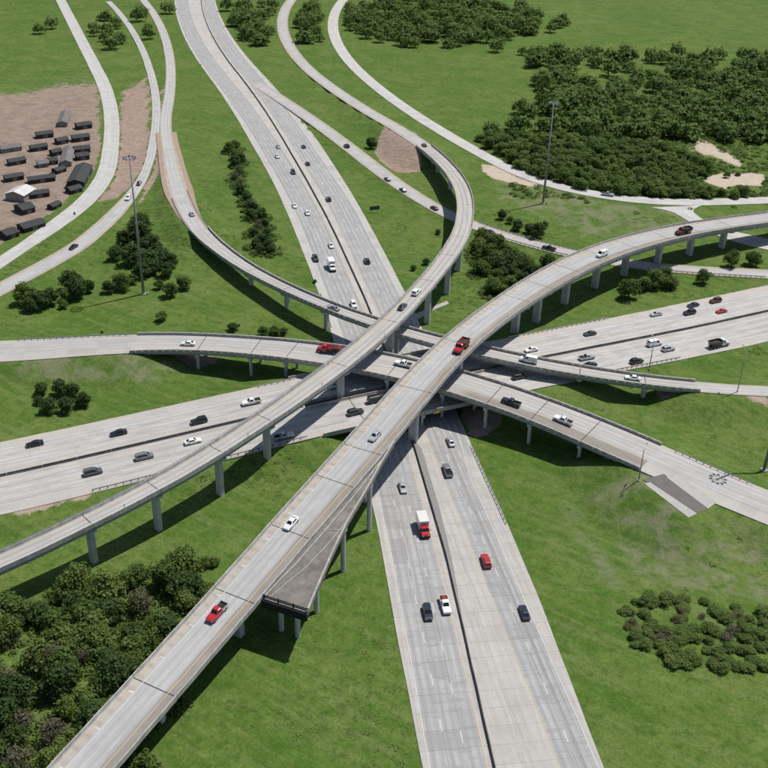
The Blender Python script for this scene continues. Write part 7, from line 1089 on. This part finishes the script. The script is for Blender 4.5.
def car_parts(kind, colour, cargo=None, bed=None):
    k = KIND[kind]; hw = k['W'] / 2; parts = []
    mb = MB()
    mb.loft([body_ring(x, hw * f, zb, zt) for x, f, zb, zt in k['st']][::-1])
    b0, b1 = k['base']; r0, r1 = k['roof']; zb, zr, hr = k['zb'], k['zr'], k['hr']
    hb = hw - .10
    mb.loft([plan_ring(b0, b1, hb, zb), plan_ring(r0, r1, hr + .03, zr - .06, .14), plan_ring(r0 + .14, r1 - .12, hr - .10, zr, .14)])
    body = mb.make('body', 'paint_' + colour)
    for pl in body.polygons: pl.use_smooth = False
    parts.append(('body', body, None))
    B_ = lambda x, y: (x, y, zb); R_ = lambda x, y: (x, y, zr - .06); h2 = hr + .03
    pane = lambda mb_, nm: parts.append((nm, mb_.make(nm, 'glass'), None))
    pane(panel(B_(b1, -hb + .12), B_(b1, hb - .12), R_(r1, h2 - .12), R_(r1, -h2 + .12), .04, .96, .12, .95), 'windscreen')
    pane(panel(B_(b0, hb - .12), B_(b0, -hb + .12), R_(r0, -h2 + .12), R_(r0, h2 - .12), .05, .95, .25 if kind in ('van', 'suv', 'minivan') else .15, .93), 'rear_window')
    cuts = ((.06, .46), (.50, .92)) if kind not in ('pickup', 'van') else (((.10, .52), (.56, .93)) if kind == 'pickup' else ((.70, .93),))
    for u0, u1 in cuts:
        pane(panel(B_(b0 + .15, -hb), B_(b1 - .15, -hb), R_(r1 - .14, -h2), R_(r0 + .14, -h2), u0, u1, .2, .88), 'side_window')
        pane(panel(B_(b1 - .15, hb), B_(b0 + .15, hb), R_(r0 + .14, h2), R_(r1 - .14, h2), 1 - u1, 1 - u0, .2, .88), 'side_window')
    f = k['st'][1]; L2 = k['L'] / 2
    for sg in (-1, 1):
        m_ = MB(); m_.box(f[0] - .22, f[0] + .06, sg * (hw * .66) - .2, sg * (hw * .66) + .2, f[3] - .26, f[3] - .10); parts.append(('headlight', m_.make('headlight', 'headlight'), None))
        xr = -L2 if kind != 'pickup' else -2.86
        zt = k['st'][-2][3] if kind != 'pickup' else 1.05
        m_ = MB(); m_.box(xr + .0, xr + .2, sg * (hw * .74) - .17, sg * (hw * .74) + .17, zt - .26, zt - .08); parts.append(('taillight', m_.make('taillight', 'taillight'), None))
    m_ = MB(); m_.box(-L2 + .1, L2 - .15, -hw * .86, hw * .86, k['st'][2][2] - .02, k['st'][2][2] + .1); parts.append(('underbody', m_.make('underbody', 'trim'), None))
    if kind in ('suv', 'minivan') and colour not in ('white',):
        for sg in (-1, 1):
            m_ = MB(); m_.box(r0 + .3, r1 - .3, sg * (hr - .06) - .03, sg * (hr - .06) + .03, zr - .01, zr + .06); parts.append(('roof_rail', m_.make('roof_rail', 'trim'), None))
    if kind == 'pickup':
        bc = 'paint_' + (bed or colour); m_ = MB(); z0, z1 = .42, 1.16
        m_.box(-2.86, -.90, -hw, -hw + .10, z0, z1); m_.box(-2.86, -.90, hw - .10, hw, z0, z1); m_.box(-2.88, -2.78, -hw + .1, hw - .1, z0, z1 - .03); m_.box(-.98, -.90, -hw + .1, hw - .1, z0, z1); m_.box(-2.78, -.98, -hw + .1, hw - .1, z0, .72)
        parts.append(('cargo_bed', m_.make('cargo_bed', bc), None))
        m_ = MB(); m_.box(-2.76, -1.0, -hw + .12, hw - .12, .721, .735); parts.append(('bed_liner', m_.make('bed_liner', 'trim'), None))
    for x in k['ax']:
        for sg in (-1, 1): parts.append(('wheel', (x, sg * (hw - .09), .34 * k['wr'], k['wr']), None))
    return parts
def truck_parts(kind, cab_c, body_c):
    parts = []; hw = 1.22
    add = lambda nm, m_, mat: parts.append((nm, m_.make(nm, mat), None))
    hood = kind in ('dump_truck', 'flatbed')
    x1 = 3.9
    if hood:
        m_ = MB(); m_.loft([[(x, -w_ * hw, .65), (x, -w_ * hw, zt - .2), (x, -w_ * hw + .25, zt), (x, w_ * hw - .25, zt), (x, w_ * hw, zt - .2), (x, w_ * hw, .65)] for x, w_, zt in ((2.2, .92, 1.75), (3.6, .82, 1.62), (3.9, .72, 1.35))]); add('hood', m_, 'paint_' + cab_c)
        c0, c1, zt = .75, 2.25, 2.75
    else:
        m_ = MB(); m_.loft([[(x, -w_ * hw, .65), (x, -w_ * hw, zt - .2), (x, -w_ * hw + .2, zt), (x, w_ * hw - .2, zt), (x, w_ * hw, zt - .2), (x, w_ * hw, .65)] for x, w_, zt in ((2.4, .90, 1.55), (3.2, .84, 1.45), (3.5, .74, 1.2))]); add('hood', m_, 'paint_' + cab_c)
        c0, c1, zt = 1.0, 2.45, 2.45
    m_ = MB(); m_.loft([plan_ring(c0, c1, hw * .94, .7, .15), plan_ring(c0, c1, hw * .94, 1.6, .15), plan_ring(c0 + .05, c1 - .38, hw * .84, zt - .12, .15), plan_ring(c0 + .15, c1 - .55, hw * .7, zt, .15)]); add('cab', m_, 'paint_' + cab_c)
    a = hw * .94 - .15
    w_ = panel((c1, -a, 1.6), (c1, a, 1.6), (c1 - .38, hw * .84 - .15, zt - .12), (c1 - .38, -hw * .84 + .15, zt - .12), .05, .95, .1, .9); add('windscreen', w_, 'glass')
    for sg in (-1, 1):
        q = [(c0 + .2, sg * hw * .94, 1.6), (c1 - .15, sg * hw * .94, 1.6), (c1 - .5, sg * hw * .84, zt - .12), (c0 + .2, sg * hw * .84, zt - .12)]
        if sg > 0: q = [q[1], q[0], q[3], q[2]]
        add('side_window', panel(*q, .25, .92, .1, .85), 'glass')
        m_ = MB(); m_.box(3.62 if hood else 3.3, 3.92 if hood else 3.52, sg * .72 - .15, sg * .72 + .15, .95, 1.2); add('headlight', m_, 'headlight')
        m_ = MB(); m_.box(c1 - .25, c1 - .1, sg * (hw + .12) - .08, sg * (hw + .12) + .08, 1.7, 2.2); add('mirror', m_, 'trim')
    rear = -3.6
    m_ = MB(); m_.box(rear, 3.5, -.45, .45, .6, .85); m_.box(3.4 if not hood else 3.85, 3.62 if not hood else 4.05, -hw * .85, hw * .85, .45, .8); add('chassis', m_, 'trim')
    if kind == 'box_truck':
        m_ = MB(); m_.loft([plan_ring(rear - .1, .85, hw + .04, .95, .05), plan_ring(rear - .1, .85, hw + .04, 3.45, .05), plan_ring(rear, .75, hw - .06, 3.52, .05)]); add('cargo_box', m_, 'paint_' + body_c)
        m_ = MB(); m_.box(.86, 1.0, -hw * .7, hw * .7, 2.5, 3.2); add('cooling_unit', m_, 'paint_grey')
        m_ = MB(); m_.box(rear - .14, rear - .1, -hw * .9, hw * .9, 1.1, 3.3); add('rear_door', m_, 'paint_grey')
        axles = (2.75, -2.2)
    elif kind == 'dump_truck':
        m_ = MB(); t = .1
        lo, hi = plan_ring(rear, .5, hw - .15, 1.15, .1), plan_ring(rear - .35, .7, hw + .06, 2.45, .06)
        lo2, hi2 = plan_ring(rear + t, .5 - t, hw - .15 - t, 1.35, .1), plan_ring(rear - .35 + t, .7 - t, hw + .06 - t, 2.45, .06)
        n_ = 8; v = lo + hi + hi2 + lo2; f = []
        for lv in range(3):
            for k in range(n_): f.append((lv * n_ + k, lv * n_ + (k + 1) % n_, (lv + 1) * n_ + (k + 1) % n_, (lv + 1) * n_ + k))
        f.append(tuple(range(n_))[::-1]); m_.add(v, f); add('dump_bed', m_, 'paint_' + body_c)
        for k in range(5):
            x = rear + .3 + k * .85
            for sg in (-1, 1):
                m_ = MB(); m_.box(x, x + .14, sg * (hw + .02) - .06, sg * (hw + .02) + .06, 1.2, 2.44); add('bed_rib', m_, 'paint_' + body_c)
        m_ = MB(); gx_ = np.linspace(rear - .1, .5, 7); gy_ = np.linspace(-hw + .1, hw - .1, 5)
        v = [(x, y, 1.75 + .45 * (1 - (y / hw) ** 2) * (1 - ((x + 1.5) / 2.4) ** 2) + rng.uniform(-.06, .06)) for x in gx_ for y in gy_]
        m_.add(v, [(i * 5 + j, (i + 1) * 5 + j, (i + 1) * 5 + j + 1, i * 5 + j + 1) for i in range(6) for j in range(4)]); add('load', m_, 'soil')
        if cab_c == 'red':
            m_ = MB()
            for sg in (-1, 1): m_.box(rear - .3, .65, sg * hw - .1, sg * hw + .1, 2.44, 2.6)
            m_.box(.55, .75, -hw, hw, 2.45, 2.85); add('tarp_edge', m_, 'green_rim')
        axles = (3.0, -1.3, -2.6)
    else:
        rear2 = -4.2
        m_ = MB(); m_.box(rear2, .6, -hw - .03, hw + .03, .98, 1.14); add('flatbed_deck', m_, 'trim')
        m_ = MB(); m_.box(.45, .6, -hw, hw, 1.14, 2.3); add('headboard', m_, 'paint_' + cab_c)
        for x, y, sx, sy, sz, mt in ((-.5, 0, .7, .9, 1.0, 'paint_red'), (-2.0, .25, .8, .6, .7, 'cargo'), (-3.3, -.1, .6, .8, .9, 'paint_red')):
            m_ = MB(); m_.box(x - sx, x + sx, y - sy, y + sy, 1.15, 1.15 + sz); add('machine_block', m_, mt)
        for y in (-.85, -.4, .55):
            m_ = MB(); m_.tube((rear2 + .2, y, 2.0), (.9, y, 2.45 + .2 * y), .12, .12, 8); add('boom_pipe', m_, 'paint_red' if y < 0 else 'cargo')
        m_ = MB()
        for k in range(5): m_.tube((-3.8 + k * .95, -hw, 1.14), (-3.8 + k * .95, -hw, 1.9), .06, .06, 6); m_.tube((-3.8 + k * .95, hw, 1.14), (-3.8 + k * .95, hw, 1.9), .06, .06, 6)
        add('stakes', m_, 'paint_red'); parts[-1][1].name = 'stakes'
        axles = (3.0, -2.0, -3.2)
    for x in axles:
        for sg in (-1, 1): parts.append(('wheel', (x, sg * (hw - .12), .5, 1.47), None))
    for sg in (-1, 1):
        m_ = MB(); m_.box(rear - .2, rear - .05, sg * .95 - .15, sg * .95 + .15, .75, .95); add('taillight', m_, 'taillight')
    return parts
CACHE = {}
def vehicle(kind, colour, path, s, o, d, label):
    key = (kind, colour)
    if key not in CACHE:
        if kind in KIND:
            cc, bed = colour, None
            if colour == 'white_red': cc = 'white'
            if colour == 'red_silver': cc, bed = 'red', 'silver'
            if colour == 'grey_load': cc = 'silver'
            parts = car_parts(kind, cc, bed=bed)
        else:
            cc, bc = {'red_cab': ('red', 'offwhite'), 'white': ('white', 'white'), 'red': ('red', 'red'), 'darkred': ('darkred', 'black'), 'white_cab': ('white', 'black')}[colour]
            parts = truck_parts(kind, cc, bc)
        CACHE[key] = parts
    p = PATH[path]; x, y, z = p.at(s, o); a = p.ang(s) + (0 if d > 0 else math.pi)
    z += .014
    names = {'sedan': 'car', 'hatch': 'car', 'sports': 'sports_car', 'suv': 'sport_utility_car', 'minivan': 'minivan', 'van': 'van', 'pickup': 'pickup_truck', 'box_truck': 'box_truck', 'dump_truck': 'dump_truck', 'flatbed': 'flatbed_truck'}
    cats = {'sedan': 'car', 'hatch': 'car', 'sports': 'car', 'suv': 'SUV', 'minivan': 'minivan', 'van': 'van', 'pickup': 'pickup', 'box_truck': 'truck', 'dump_truck': 'truck', 'flatbed': 'truck'}
    root = bpy.data.objects.new(names[kind], None); col.objects.link(root); root.empty_display_size = .5
    q = np.interp(s + 2, p.S, p.P[:, 2]) - np.interp(s - 2, p.S, p.P[:, 2])
    root.location = (x, y, z); root.rotation_euler = (0, -math.atan(q / 4) * (1 if d > 0 else -1), a + rng.uniform(-.012, .012))
    tag(root, label, cats[kind], 'vehicles on the roads')
    for nm, me_, _ in CACHE[key]:
        if nm == 'wheel':
            x_, y_, z_, sc_ = me_
            w_ = bpy.data.objects.new('wheel', TYRE); col.objects.link(w_); w_.parent = root; w_.location = (x_, y_, z_); w_.scale = (sc_,) * 3
            r_ = bpy.data.objects.new('rim', RIM); col.objects.link(r_); r_.parent = w_; r_.location = (0, .04 if y_ > 0 else -.04, 0)
        else:
            o_ = bpy.data.objects.new(nm, me_); col.objects.link(o_); o_.parent = root
    if colour in ('white_red', 'grey_load'):                       # goods in the bed are things of their own
        mb = MB(); mb.loft([plan_ring(-2.5, -1.2, .72, .74, .1), plan_ring(-2.5, -1.2, .72, 1.05, .1), plan_ring(-2.3, -1.5, .5, 1.4, .1)])
        g_ = bpy.data.objects.new('cargo_bundle', mb.make('cargo_bundle', 'cargo_red' if colour == 'white_red' else 'cargo')); col.objects.link(g_)
        g_.location = root.location; g_.rotation_euler = root.rotation_euler
        tag(g_, ('red cargo bundle in the bed of the white pickup at the bottom' if colour == 'white_red' else 'dark cargo bundle in the bed of the grey pickup at right'), 'cargo')
for v_ in VEHICLES: vehicle(*v_)

# ---------------------------------------------------------------- trees
def make_tree(seed, leafmat, shape=(1, 1, 1), lobes=13, leaves=1500, leaf=.15, low=.35):
    """crown radius about 1, height about 2.0; returns (trunk mesh, crown mesh)"""
    r = random.Random(seed); mb = MB()
    top = Vector((r.uniform(-.08, .08), r.uniform(-.08, .08), .6))
    mb.tube((0, 0, -.15), top, .085, .05, 7)
    cent = []
    for k in range(lobes):
        a = r.uniform(0, 6.283); rr = math.sqrt(r.random()) * .72
        zz = .42 + r.random() * (1.25 - .75 * rr)
        cent.append((Vector((math.cos(a) * rr * shape[0], math.sin(a) * rr * shape[1], zz * shape[2])), r.uniform(.17, .40)))
    cent.append((Vector((r.uniform(-.15, .15), r.uniform(-.15, .15), 1.25 * shape[2])), .5)); cent.append((Vector((0, 0, .7)), .6))
    for c_, q in cent[:8]:
        m_ = top.lerp(c_, .5) + Vector((0, 0, -.05)); mb.tube(top * .75, m_, .04, .026, 5); mb.tube(m_, c_, .026, .008, 5)
    trunk = mb.make('trunk', 'bark')
    V = np.empty((leaves * 4, 3), np.float32); tot = sum(q ** 2 for _, q in cent); i = 0
    rn = np.random.default_rng(seed)
    for j, (c_, q) in enumerate(cent):
        cnt = int(leaves * q * q / tot) if j < len(cent) - 1 else leaves - i
        for _ in range(cnt):
            if i >= leaves: break
            d = rn.normal(size=3); d /= np.linalg.norm(d)
            if d[2] < -.45 and r.random() < .7: d[2] *= -1
            rad = q * (.38 + .85 * rn.random() ** .7) * (1 + .18 * math.sin(5 * d[0] + 4 * d[1] + j))
            p = np.array(c_) + d * rad * np.array([1, 1, .82])
            n = d + rn.normal(size=3) * .55 + np.array([0, 0, .25]); n /= np.linalg.norm(n)
            t = np.cross(n, rn.normal(size=3)); t /= np.linalg.norm(t); b_ = np.cross(n, t)
            s_ = leaf * (.55 + .8 * rn.random()) * .5; s2 = s_ * (.6 + .5 * rn.random())
            V[i * 4:i * 4 + 4] = (p - t * s_ - b_ * s2 * .5, p + t * s_ * .2 - b_ * s2, p + t * s_ + b_ * s2 * .4, p - t * s_ * .3 + b_ * s2); i += 1
    return trunk, quads_mesh('crown', V[:i * 4], leafmat)
TV = {'dark': [make_tree(k, 'leaf_dark', (1, 1, 1), 24, 3000, .135) for k in (1, 2, 3)],
      'mid': [make_tree(k, 'leaf_mid', (1, 1, 1), 23, 2900, .135) for k in (4, 5, 6)],
      'light': [make_tree(k, 'leaf_light', (.95, .95, 1.05), 20, 2300, .13) for k in (7, 8)],
      'grey': [make_tree(9, 'leaf_grey', (1, 1, .9), 16, 1100, .11)],
      'scrub': [make_tree(k, 'scrub', (1.05, 1.05, .72), 24, 2600, .14) for k in (10, 11, 12)]}
def tree(x, y, r, kinds, label, cat='tree', group=None, name='tree', flat=1.0):
    z = ground_z(x, y)
    tk, cr = rng.choice(TV[rng.choice(kinds)])
    root = bpy.data.objects.new(name, None); col.objects.link(root); root.empty_display_size = .3
    k = r * rng.uniform(.95, 1.08)
    root.location = (x, y, z); root.rotation_euler[2] = rng.uniform(0, 6.28); root.scale = (k * rng.uniform(.88, 1.15), k * rng.uniform(.88, 1.15), k * flat * rng.uniform(.85, 1.12))
    tag(root, label, cat, group)
    for nm, me_ in (('trunk', tk), ('crown', cr)):
        o_ = bpy.data.objects.new(nm, me_); col.objects.link(o_); o_.parent = root
TINFO = {
 'dark oak': (('dark',), 'dark green oak in the dense group left of the tall mast', 'tree', 'dark oaks by the left mast'),
 'left row': (('mid', 'dark'), 'loose green tree in the row at the left edge above the ramp', 'tree', 'tree row at the left edge'),
 'pair': (('mid',), 'small green tree right of the foot of the left mast', 'tree', 'small trees by the left mast foot'),
 'bush at mast': (('mid',), 'lone round bush on the grass below the left mast foot', 'bush', None),
 'ramp bush': (('dark',), 'lone dark bush just behind the low ramp', 'bush', None),
 'ramp bushes': (('mid', 'dark'), 'green bush in the clump behind the low ramp near the freeway', 'bush', 'bush clump behind the low ramp'),
 'hedge': (('dark', 'mid', 'dark', 'grey'), 'dark tree in the long hedge row left of the upper freeway', 'tree', 'hedge row left of the freeway'),
 'lone group': (('dark',), 'dark tree in the small round group on the left grass triangle', 'tree', 'tree group on the left triangle'),
 'lower wood': (('dark', 'mid', 'mid', 'light', 'dark', 'mid', 'grey'), 'leafy tree in the wood at the lower left corner', 'tree', 'lower left wood'),
 'lower wood edge': (('grey', 'light'), 'sparse shrub at the right edge of the lower left wood', 'shrub', 'shrubs beside the lower left wood'),
 'thicket': (('scrub', 'mid', 'light', 'scrub', 'grey'), 'low shrub in the thicket at the lower right corner', 'shrub', 'lower right thicket'),
 'middle copse': (('dark', 'mid', 'scrub'), 'tree in the dark copse between the curved and widest ramps', 'tree', 'middle copse'),
 'field trees': (('dark', 'mid'), 'small dark tree in the field above the side road', 'tree', 'field trees above the side road'),
 'ramp trees': (('mid', 'light'), 'green tree in the clump before the right hand piers', 'tree', 'tree clump before the right piers'),
 'bank tree': (('mid',), 'lone green tree on the bank above the right crossing lanes', 'tree', None),
 'edge trees': (('mid',), 'green tree at the right edge under the widest ramp', 'tree', 'trees at the right edge'),
 'median bushes': (('dark',), 'tiny dark bush on the slope left of the curved ramp', 'bush', 'tiny bushes left of the curved ramp'),
 'wood': (('scrub', 'scrub', 'mid', 'light'), 'low green tree in the wide wood at the upper right', 'tree', 'upper right wood'),
 'sand bushes': (('scrub', 'mid'), 'green bush beside the bare sand at the upper right', 'bush', 'bushes by the bare sand'),
 'mound tree': (('dark',), 'dark bush beside the reddish mound at the top', 'bush', None),
 'verge bushes': (('mid',), 'tiny green bush on the mown grass verge', 'bush', 'tiny verge bushes')}
ORDERED = {'left row': 'tree from the left in the loose row above the left ramp', 'pair': 'small tree from the left beside the left mast foot', 'ramp bushes': 'bush from the left in the clump behind the low ramp', 'lone group': 'tree from the left in the round group on the left triangle',
           'lower wood edge': 'sparse shrub from the left at the edge of the lower left wood', 'field trees': 'tree from the left in the dry field above the side road', 'ramp trees': 'tree from the left in the clump before the right piers', 'edge trees': 'tree from the left under the right end of the widest ramp',
           'median bushes': 'tiny bush from the left on the slope beside the curved ramp', 'sand bushes': 'bush from the left beside the bare sand at upper right', 'verge bushes': 'tiny bush from the left on the mown verges', 'hedge': 'tree from the near end of the hedge left of the freeway', 'dark oak': 'dark oak from the left in the group by the left mast'}
for key, pts in TREES.items():
    kinds, lab, cat, grp = TINFO[key]
    pts = sorted(pts, key=(lambda t: t[1]) if key == 'hedge' else (lambda t: t[0] / t[1]))
    for i_, (x, y, r) in enumerate(pts):
        if key in ORDERED: lab = ORD[i_] + ' ' + ORDERED[key]
        fl = .55 if key == 'thicket' else .8 if key in ('thicket', 'wood', 'ramp bush', 'bush at mast') else 1.0
        tree(x, y, r, kinds, lab, cat, grp, {'wood': 'scrub_tree'}.get(key, cat), fl)

# ---------------------------------------------------------------- yard of dark sheds
SH = ['dark gabled shed at the top of the yard beside the grass island', 'second dark shed from the top beside the grass island', 'largest dark gabled shed in the yard beside the curving road', 'small dark lean shed below the largest shed', 'long pale roofed shed standing upright left of the top sheds',
      'small dark shed left of the pale upright shed', 'pale roofed shed at the left edge of the yard top', 'long dark shed lying across the upper yard', 'long dark shed lying across the lower yard', 'dark shed with flat roof at the left edge of the yard', 'wide dark shed in the lowest corner of the yard', 'white roofed building at the left edge of the yard', 'tiny dark shed at the top left of the yard',
      'long dark shed behind the white roofed building', 'dark shed between the tiny shed and the pale upright one', 'long dark shed in the second far row of the yard', 'long dark shed in the farthest left row of the yard', 'wide dark shed above the pair beside the grass island', 'pale upright shed at the far end of the yard', 'farthest dark shed beside the curving road',
      'long dark shed at the outer left of the upper yard', 'long pale roofed shed at the outer left of the far yard', 'dark shed at the lowest left edge of the yard', 'small dark shed left of the largest shed', 'small dark hut alone on the yard track']
for (a, b_, w_, h, kind), lab in zip(SHEDS, SH):
    a, b_ = Vector(a), Vector(b_); d = b_ - a; L_ = max(3.0, d.length); d.normalize(); n = Vector((-d.y, d.x)); c_ = (a + b_) / 2; z = ground_z(c_.x, c_.y)
    root = empty('shed', (c_.x, c_.y, z)); tag(root, lab, 'shed', 'sheds in the dirt yard')
    P3 = lambda u, v, zz: (c_.x + d.x * u + n.x * v, c_.y + d.y * u + n.y * v, z + zz)
    hw, hl, eav, rid = w_ / 2, L_ / 2, h * .68, h
    wm = 'shed_wall' if kind == 'dark' else 'shed_wall_pale'
    # walls with gable ends
    V = [P3(-hl, -hw, -.4), P3(hl, -hw, -.4), P3(hl, hw, -.4), P3(-hl, hw, -.4), P3(-hl, -hw, eav), P3(hl, -hw, eav), P3(hl, hw, eav), P3(-hl, hw, eav), P3(-hl, 0, rid - .1), P3(hl, 0, rid - .1)]
    obj('wall', V, [(0, 1, 5, 4), (2, 3, 7, 6), (1, 2, 6, 9, 5), (3, 0, 4, 8, 7)], wm, root)
    for sg in (-1, 1):
        mb = MB(); e = .4
        r0 = [P3(-hl - e, sg * (hw + e), eav - .18), P3(hl + e, sg * (hw + e), eav - .18), P3(hl + e, 0, rid), P3(-hl - e, 0, rid)]
        mb.loft([r0, [(p[0], p[1], p[2] + .14) for p in r0]])
        rp = mb.build('roof', {'dark': 'roof_dark', 'pale': 'roof_pale', 'white': 'roof_white'}[kind], root)
        for t in np.arange(.12, .95, .16):                        # raised seams
            p0, p1 = Vector(r0[0]).lerp(Vector(r0[1]), t), Vector(r0[3]).lerp(Vector(r0[2]), t); up = Vector((0, 0, .15))
            mb = MB(); mb.tube(p0 + up, p1 + up, .05, .05, 4); mb.build('roof_seam', 'roof_dark' if kind == 'dark' else 'roof_pale', rp)
    mb = MB(); mb.loft([[P3(u, -hw - .05, zz) for u, zz in ((-1.1, 0), (1.1, 0), (1.1, eav * .8), (-1.1, eav * .8))], [P3(u, -hw + .05, zz) for u, zz in ((-1.1, 0), (1.1, 0), (1.1, eav * .8), (-1.1, eav * .8))]]); mb.build('door', 'roof_pale', root)

# ---------------------------------------------------------------- ground plants nobody could count
def blocked(x, y, pad=.6):
    i = int(np.clip(np.searchsorted(gx, x), 0, len(gx) - 1)); j = int(np.clip(np.searchsorted(gy, y), 0, len(gy) - 1)); return bool(roadmask[j, i])
def blocked_far(x, y, pad):
    for k, s0, s1 in GRADE:
        p = PATH[k]; j, d = p.nearest(x, y)
        if d < p.W[j] / 2 + pad: return True
    return False
dirt_any = cover[..., 0]
def bare(x, y):
    i = int(np.clip(np.searchsorted(gx, x), 0, len(gx) - 1)); j = int(np.clip(np.searchsorted(gy, y), 0, len(gy) - 1)); return dirt_any[j, i] > .4
def ground_zs(x, y):
    i = np.clip(np.searchsorted(gx, x) - 1, 0, len(gx) - 2); j = np.clip(np.searchsorted(gy, y) - 1, 0, len(gy) - 2)
    tx = (x - gx[i]) / (gx[i + 1] - gx[i]); ty = (y - gy[j]) / (gy[j + 1] - gy[j])
    return (Z[j, i] * (1 - tx) + Z[j, i + 1] * tx) * (1 - ty) + (Z[j + 1, i] * (1 - tx) + Z[j + 1, i + 1] * tx) * ty
def leaf_field(name, label, count, area, r0, r1, leaves, mat, dens, seed=3, hgt=.6, leaf=.3):
    """loose leafy clumps made of separate leaf sprays"""
    r = np.random.default_rng(seed); m = count * 6
    xs, ys = r.uniform(area[0], area[1], m), r.uniform(area[2], area[3], m)
    keep = r.random(m) < dens(xs, ys)
    if name == 'weeds': keep &= ~((xs < -35) & (ys > 248) & (ys < 292))
    if name == 'weeds': keep &= ~((xs > 30) & (ys < 300) & (r.random(m) < .95))
    i = np.clip(np.searchsorted(gx, xs), 0, len(gx) - 1); j = np.clip(np.searchsorted(gy, ys), 0, len(gy) - 1)
    keep &= ~roadmask[j, i] & (dirt_any[j, i] < .4)
    xs, ys = xs[keep][:count], ys[keep][:count]; n = len(xs); R_ = r.uniform(r0, r1, n)
    a = r.uniform(0, 6.283, (n, leaves)); q = np.sqrt(r.random((n, leaves)))
    X_ = (xs[:, None] + np.cos(a) * q * R_[:, None]).ravel(); Y_ = (ys[:, None] + np.sin(a) * q * R_[:, None]).ravel()
    i = np.clip(np.searchsorted(gx, X_), 0, len(gx) - 1); j = np.clip(np.searchsorted(gy, Y_), 0, len(gy) - 1)
    H = (R_[:, None] * hgt * (1 - q ** 2) * r.uniform(.3, 1.0, (n, leaves)) + .05).ravel()
    P_ = np.stack([X_, Y_, ground_zs(X_, Y_) + H], 1); k = len(P_)
    nv = r.normal(size=(k, 3)) * (.2 if name == 'weeds' else .5) + np.array([0, 0, 1.0]); nv /= np.linalg.norm(nv, axis=1)[:, None]
    t = np.cross(nv, r.normal(size=(k, 3))); t /= np.linalg.norm(t, axis=1)[:, None]; b_ = np.cross(nv, t)
    s_ = (leaf * r.uniform(.5, 1.2, k))[:, None]
    V = np.stack([P_ - t * s_ - b_ * s_ * .5, P_ + t * s_ * .3 - b_ * s_ * .9, P_ + t * s_ + b_ * s_ * .4, P_ - t * s_ * .3 + b_ * s_ * .8], 1).reshape(-1, 3)
    o_ = bpy.data.objects.new(name, quads_mesh(name, V, mat)); col.objects.link(o_); ORIGIN[o_.name] = Vector((0, 0, 0))
    return tag(o_, label, 'plants', kind='stuff')
def patchy(seed, lo, f):
    return lambda x, y: np.clip((smooth_noise(x, y, f, seed) + smooth_noise(x, y, f * 2.7, seed + 9) * .6 - lo) * 2.2, .02, 1)
leaf_field('weeds', 'clumps of pale green weeds scattered over the grass', 2600, (-150, 170, 125, 430), .4, 1.1, 24, 'weed', patchy(31, .10, .07), 3, .10, .24)
leaf_field('scrub_plants', 'low scrub between the trees of the upper right wood', 1500, (55, 200, 430, 560), .8, 2.2, 46, 'scrub', lambda x, y: np.where(y > 445 + .05 * x, 1.0, .03), 8, .8, .34)

hx = np.array([t[0] for t in TREES['hedge']]); hy = np.array([t[1] for t in TREES['hedge']])
def near_pts(px_, py_, rad):
    return lambda x, y: (np.min(np.hypot(x[:, None] - px_[None], y[:, None] - py_[None]), 1) < rad).astype(float)
leaf_field('hedge_scrub', 'loose green scrub filling the hedge left of the freeway', 420, (hx.min() - 4, hx.max() + 4, hy.min() - 4, hy.max() + 4), .8, 1.9, 50, 'scrub', near_pts(hx, hy, 4.5), 14, 1.2, .3)
for gk, nm_ in (('lower wood', 'the lower left wood'), ('middle copse', 'the middle copse')):
    ax_ = np.array([t[0] for t in TREES[gk]]); ay_ = np.array([t[1] for t in TREES[gk]])
    leaf_field('undergrowth', 'leafy undergrowth below the trees of ' + nm_, 700, (ax_.min() - 4, ax_.max() + 4, ay_.min() - 4, ay_.max() + 4), .7, 1.8, 46, 'scrub', near_pts(ax_, ay_, 3.5 if gk == 'thicket' else 5.0), 15, .8, .3)

# woods and scrub far beyond the interchange, read as one mass
def far_woods():
    r = np.random.default_rng(21); base = []
    for k in range(190):
        d = r.normal(size=3); d /= np.linalg.norm(d); d[2] = abs(d[2]) * 1.15 - .15
        p = d * (.62 + .45 * r.random()) * (1 + .22 * math.sin(6 * d[0] + 5 * d[1])) + np.array([0, 0, .6]); n = d + r.normal(size=3) * .4; n /= np.linalg.norm(n)
        t = np.cross(n, r.normal(size=3)); t /= np.linalg.norm(t); b_ = np.cross(n, t); s_ = .15 * (.6 + .8 * r.random())
        base.append(np.array([p - t * s_ - b_ * s_ * .5, p + t * s_ * .3 - b_ * s_, p + t * s_ + b_ * s_ * .4, p - t * s_ * .3 + b_ * s_]))
    base = np.array(base).reshape(-1, 3); VV = []; tries = 0
    while len(VV) < 1700 and tries < 40000:
        tries += 1
        y = r.uniform(545, 1500); x = r.uniform(-.55, .55) * y
        dens = smooth_noise(x, y, .012, 91) + .5 * smooth_noise(x, y, .03, 92) + (.55 if x > 90 and y < 760 else 0) - .12
        if r.random() > np.clip(dens * 2.0, 0, 1): continue
        if blocked_far(x, y, 6) or (x < -150 and y < 640): continue
        k = r.uniform(3.4, 6.6); a = r.uniform(0, 6.283); c_, s_ = math.cos(a), math.sin(a)
        q = base * np.array([k, k, k * r.uniform(.75, 1.1)]); q = np.stack([q[:, 0] * c_ - q[:, 1] * s_ + x, q[:, 0] * s_ + q[:, 1] * c_ + y, q[:, 2] + ground_z(x, y)], 1); VV.append(q)
    o_ = bpy.data.objects.new('far_woods', quads_mesh('far_woods', np.concatenate(VV), 'scrub')); col.objects.link(o_); tag(o_, 'far woods and scrub beyond the interchange', 'woods', kind='stuff')
far_woods()
